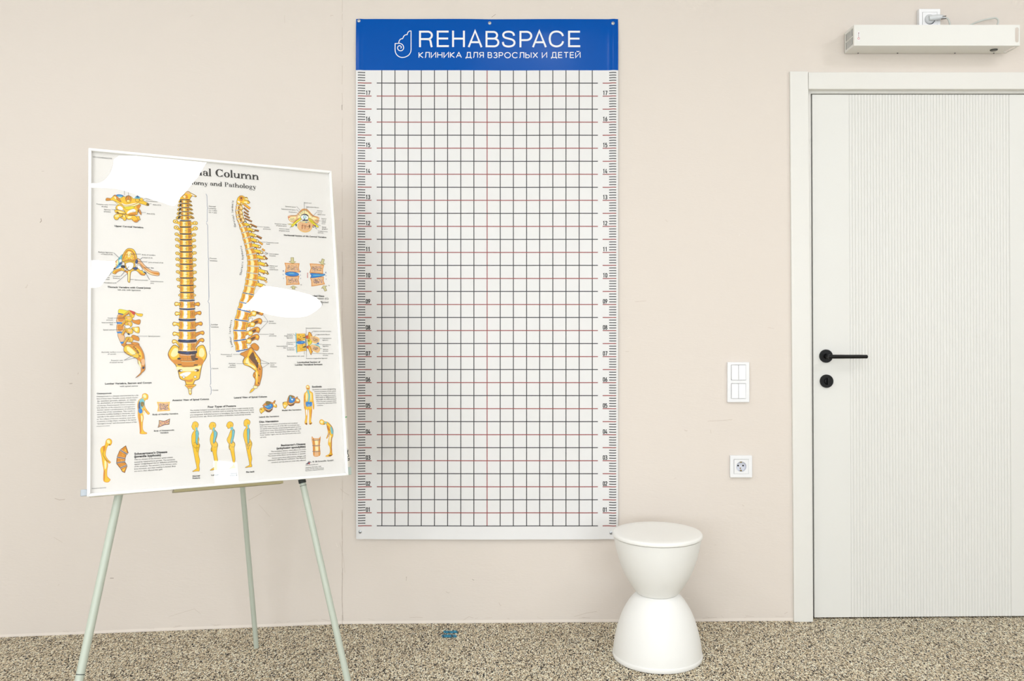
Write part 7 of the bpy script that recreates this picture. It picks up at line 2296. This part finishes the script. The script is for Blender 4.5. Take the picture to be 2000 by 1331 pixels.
for e in PRINT:
    k = e[0]
    if k == 'F':
        p = uv(e[4:]); S3.poly(smooth_pts(p, True) if e[3] else p, e[2], e[1])
    elif k == 'O':
        p = uv(e[6:]); p = smooth_pts(p, True) if e[3] else p
        S3.poly(p, e[2], e[1]); S3.stroke(p, e[4]*1e-4, e[2]+1, e[5], True)
    elif k == 'L':
        p = uv(e[5:]); S3.stroke(smooth_pts(p, False) if e[3] and len(p) > 2 else p, e[4]*1e-4, e[2], e[1])
    elif k == 'E':
        _, c_, l, oc, w, cu_, cv_, rx, ry, rot = e
        (cx, cz), = uv([cu_, cv_]); t_ = math.radians(-rot); p = []
        for i in range(20):
            a = 2*PI*i/20; x, z = rx*1e-4*math.cos(a), ry*1e-4*math.sin(a); p.append((cx+x*math.cos(t_)-z*math.sin(t_), cz+x*math.sin(t_)+z*math.cos(t_)))
        S3.poly(p, l, c_)
        if oc >= 0: S3.stroke(p, w*1e-4, l+1, oc, True)
    elif k == 'K':
        _, cs, l, n_, w, sd = e[:6]; q_ = uv(e[6:]); r_ = random.Random(sd)
        for i in range(n_):
            a, b_ = r_.random(), r_.random()
            p = [(1-a)*(1-b_)*q_[0][d]+a*(1-b_)*q_[1][d]+a*b_*q_[2][d]+(1-a)*b_*q_[3][d] for d in (0, 1)]
            th = r_.random()*3.14; ln = w*1e-4*(.6+r_.random())
            S3.stroke([(p[0]-ln*math.cos(th), p[1]-ln*math.sin(th)), (p[0]+ln*math.cos(th), p[1]+ln*math.sin(th))], w*1e-4, l+(i % 3), cs[i % len(cs)])
    elif k == 'T':
        _, c_, bold, u0, v0, wd, s = e
        (x, z), = uv([u0, v0]); S3.fit(s, x, z, x+wd*1e-4, 32, c_, .034 if bold else .012, sq=.87)
    elif k == 'V':
        _, c_, bold, u0, v0, hh_, rot, ch = e
        (x, z), = uv([u0, v0]); v, f, w = text_polys(ch, .02); t_ = math.radians(rot); kk = hh_*1e-4
        mx_ = (min(p[0] for p in v)+w)/2
        S3.mesh([(x+kk*((p[0]-mx_)*math.cos(t_)+(p[1]-.25)*math.sin(t_)), z-kk*((p[0]-mx_)*math.sin(t_)-(p[1]-.25)*math.cos(t_))) for p in v], f, 32, c_)
    elif k == 'S':
        _, c_, u0, v0, wd, s = e
        (x, z), = uv([u0, v0]); gl_ = [serif_glyph(ch) for ch in s]; tot = sum(g_[1] for g_ in gl_)-.06; kk = wd*1e-4/tot; ax = 0
        for P_, adv in gl_:
            for q_ in P_:
                S3.mesh([(x+(ax+p[0])*kk, z+p[1]*kk) for p in q_], [tuple(range(len(q_)))], 32, c_)
            ax += adv
base = .0115
pv = [(-W/2+.005,base,.005),(W/2-.005,base,.005),(W/2-.005,base,H-.005),(-W/2+.005,base,H-.005)]+[(-W/2+.005,base+.002,.005),(W/2-.005,base+.002,.005),(W/2-.005,base+.002,H-.005),(-W/2+.005,base+.002,H-.005)]
pfc = [(0,1,2,3),(7,6,5,4),(0,4,5,1),(1,5,6,2),(2,6,7,3),(3,7,4,0)]; pmt = [18]*6
b0 = len(pv)
pv += [(x, base-2e-4-l*LAY, z) for x, z, l in S3.v]
for f, m_ in zip(S3.f, S3.m):
    # every printed face looks out of the sheet
    a, b_, c_ = (S3.v[f[0]], S3.v[f[1]], S3.v[f[2]])
    cr_ = (b_[0]-a[0])*(c_[1]-a[1])-(b_[1]-a[1])*(c_[0]-a[0])
    ff_ = f if cr_ >= 0 else f[::-1]
    pfc.append(tuple(b0+i for i in ff_)); pmt.append(m_)
link_mesh('poster', pv, pfc, M_ink+[M_paper], pmt, pf)
if _tob is not None:
    cu = _tob.data; bpy.data.objects.remove(_tob); bpy.data.curves.remove(cu)

# ------------------------------------------------------------------ flip chart easel behind it
ea = empty('flipchart_easel', 'pale green-grey tripod flip chart easel carrying the framed chart', 'easel', M=PM)
PMi = PM.inverted()
BO = .0185
bm = bmesh.new(); prism(bm, [(-.352,BO,-.002),(.3695,BO,.004),(.3695,BO,.60),(.366,BO,.985),(-.352,BO,.985)], (0, .012, 0)); wb = link_bm('whiteboard', bm, M_board, ea, bevel=.002)
bm = bmesh.new(); prism(bm, [(.3610,BO-.0004,.1790),(.3695,BO-.0004,.1815),(.3695,BO-.0004,.1845),(.3610,BO-.0004,.1820)], (0, .0003, 0)); link_bm('green_mark', bm, M_green, wb)
bm = bmesh.new()
for p in ([(.3605,.078),(.3640,.084),(.3645,.074),(.3680,.079)],[(.3610,.068),(.3675,.074)],[(.3612,.062),(.3650,.070),(.3685,.060),(.3640,.056)],[(.3620,.050),(.3690,.053),(.3685,.047),(.3630,.046)]):
    ss = Sheet(); ss.stroke(p, .0022, 0, 0)
    for f in ss.f: bm.faces.new([bm.verts.new((ss.v[i][0], BO-.0004, ss.v[i][1])) for i in f])
link_bm('scribble', bm, M_markb, wb)
bm = bmesh.new(); bx(bm, .345, .3740, .0168, BO+.014, .002, .026); link_bm('corner_cap', bm, M_cap, ea, bevel=.002)
bm = bmesh.new(); bx(bm, -.3740, -.345, .0168, BO+.014, .003, .021); link_bm('corner_cap', bm, M_capg, ea, bevel=.002)
bm = bmesh.new(); bx(bm, -.144, .156, -.014, BO+.012, -.0082, -.0012); bx(bm, -.144, .156, -.0155, -.0138, -.0082, -.0004); link_bm('tray', bm, M_tray, ea, bevel=.0008)
def leg(p_hi, p_lo, r, name='leg'):
    """p_hi, p_lo on the visible tube; runs up behind the board and down to the floor"""
    a, c_ = PM @ Vector(p_hi), PM @ Vector(p_lo)
    d_ = (c_-a); t_ = 1.0
    for _ in range(20):
        p = a+d_*t_; t_ += (p.z-fz(p.x)-.001)/(-d_.z)*1.0 if abs(d_.z) > 0 else 0
    foot = a+d_*t_
    return a, d_, foot
a, d_, foot = leg((-.280,.0465,-.0044), (-.3672,.0465,-.4326), .0108)
up = a-d_*2.15
cut = PM @ Vector((-.371,.0465,-.452)); fr_ = (cut-a).length/(foot-a).length
def wl(bm_, pts, r): tube(bm_, [PMi @ p for p in pts], r, 20)
bm = bmesh.new(); wl(bm, [up, a+(foot-a)*fr_], .0108); l1 = link_bm('leg', bm, M_leg, ea, smooth=True)
bm = bmesh.new(); wl(bm, [a+(foot-a)*fr_, a+(foot-a)*(fr_+.0028)], .0112); link_bm('joint_ring', bm, M_legd, l1, smooth=True)
bm = bmesh.new(); wl(bm, [a+(foot-a)*(fr_+.0028), foot], .0108); link_bm('leg_tip', bm, M_leg, l1, smooth=True)
a, d_, foot = leg((.2273,.0445,-.0077), (.3343,.0445,-.5978), .0098)
bm = bmesh.new(); wl(bm, [a-d_*1.55, foot], .0097); l2 = link_bm('leg', bm, M_leg, ea, smooth=True)
q0 = a+d_*.004; q1 = a+d_*.016
bm = bmesh.new(); wl(bm, [q0-d_*.02, q0], .0112); link_bm('collar', bm, M_legd, l2, smooth=True)
bm = bmesh.new(); wl(bm, [q1, q1+d_*.002], .0101); link_bm('joint_ring', bm, M_legd, l2, smooth=True)
ft = Vector((-.9759,-.2291,fz(-.9759)+.001)); apx = Vector((-.9906,-.583,1.605))
bm = bmesh.new(); wl(bm, [ft, apx], .0086); link_bm('leg', bm, M_leg, ea, smooth=True)
# head bracket where the three tubes meet behind the board
bm = bmesh.new(); bx(bm, -.11, .11, BO+.0125, BO+.055, .915, .965); link_bm('head_bracket', bm, M_leg, ea, bevel=.004)

# ------------------------------------------------------------------ light, camera, colour
LAMP = 19.0
M_lamp.node_tree.nodes['Principled BSDF'].inputs['Emission Strength'].default_value = LAMP
M_win.node_tree.nodes['Principled BSDF'].inputs['Emission Strength'].default_value = 11.0
w = bpy.data.worlds.new('world'); SC.world = w; w.use_nodes = True
w.node_tree.nodes['Background'].inputs[0].default_value = (.02, .02, .02, 1); w.node_tree.nodes['Background'].inputs[1].default_value = 1.0

cam = bpy.data.cameras.new('camera'); cam.sensor_width = 36.0; cam.lens = FPX*36/2000
cam.shift_x = -35/2000; cam.shift_y = -48.5/2000; cam.clip_start = .02
co = bpy.data.objects.new('camera', cam); COL.objects.link(co); co.location = (0, -D, HC); co.rotation_euler = (PI/2, 0, 0)
SC.camera = co
vs = SC.view_settings; vs.view_transform = 'Standard'; vs.look = 'None'; vs.gamma = 1.0; vs.exposure = -0.35; vs.use_curve_mapping = False
SC.cycles.use_denoising = True; SC.cycles.use_adaptive_sampling = True; SC.cycles.adaptive_threshold = 0.06
SC.cycles.max_bounces = 6; SC.cycles.diffuse_bounces = 3; SC.cycles.glossy_bounces = 3; SC.cycles.transparent_max_bounces = 12
SC.cycles.sample_clamp_indirect = 8.0
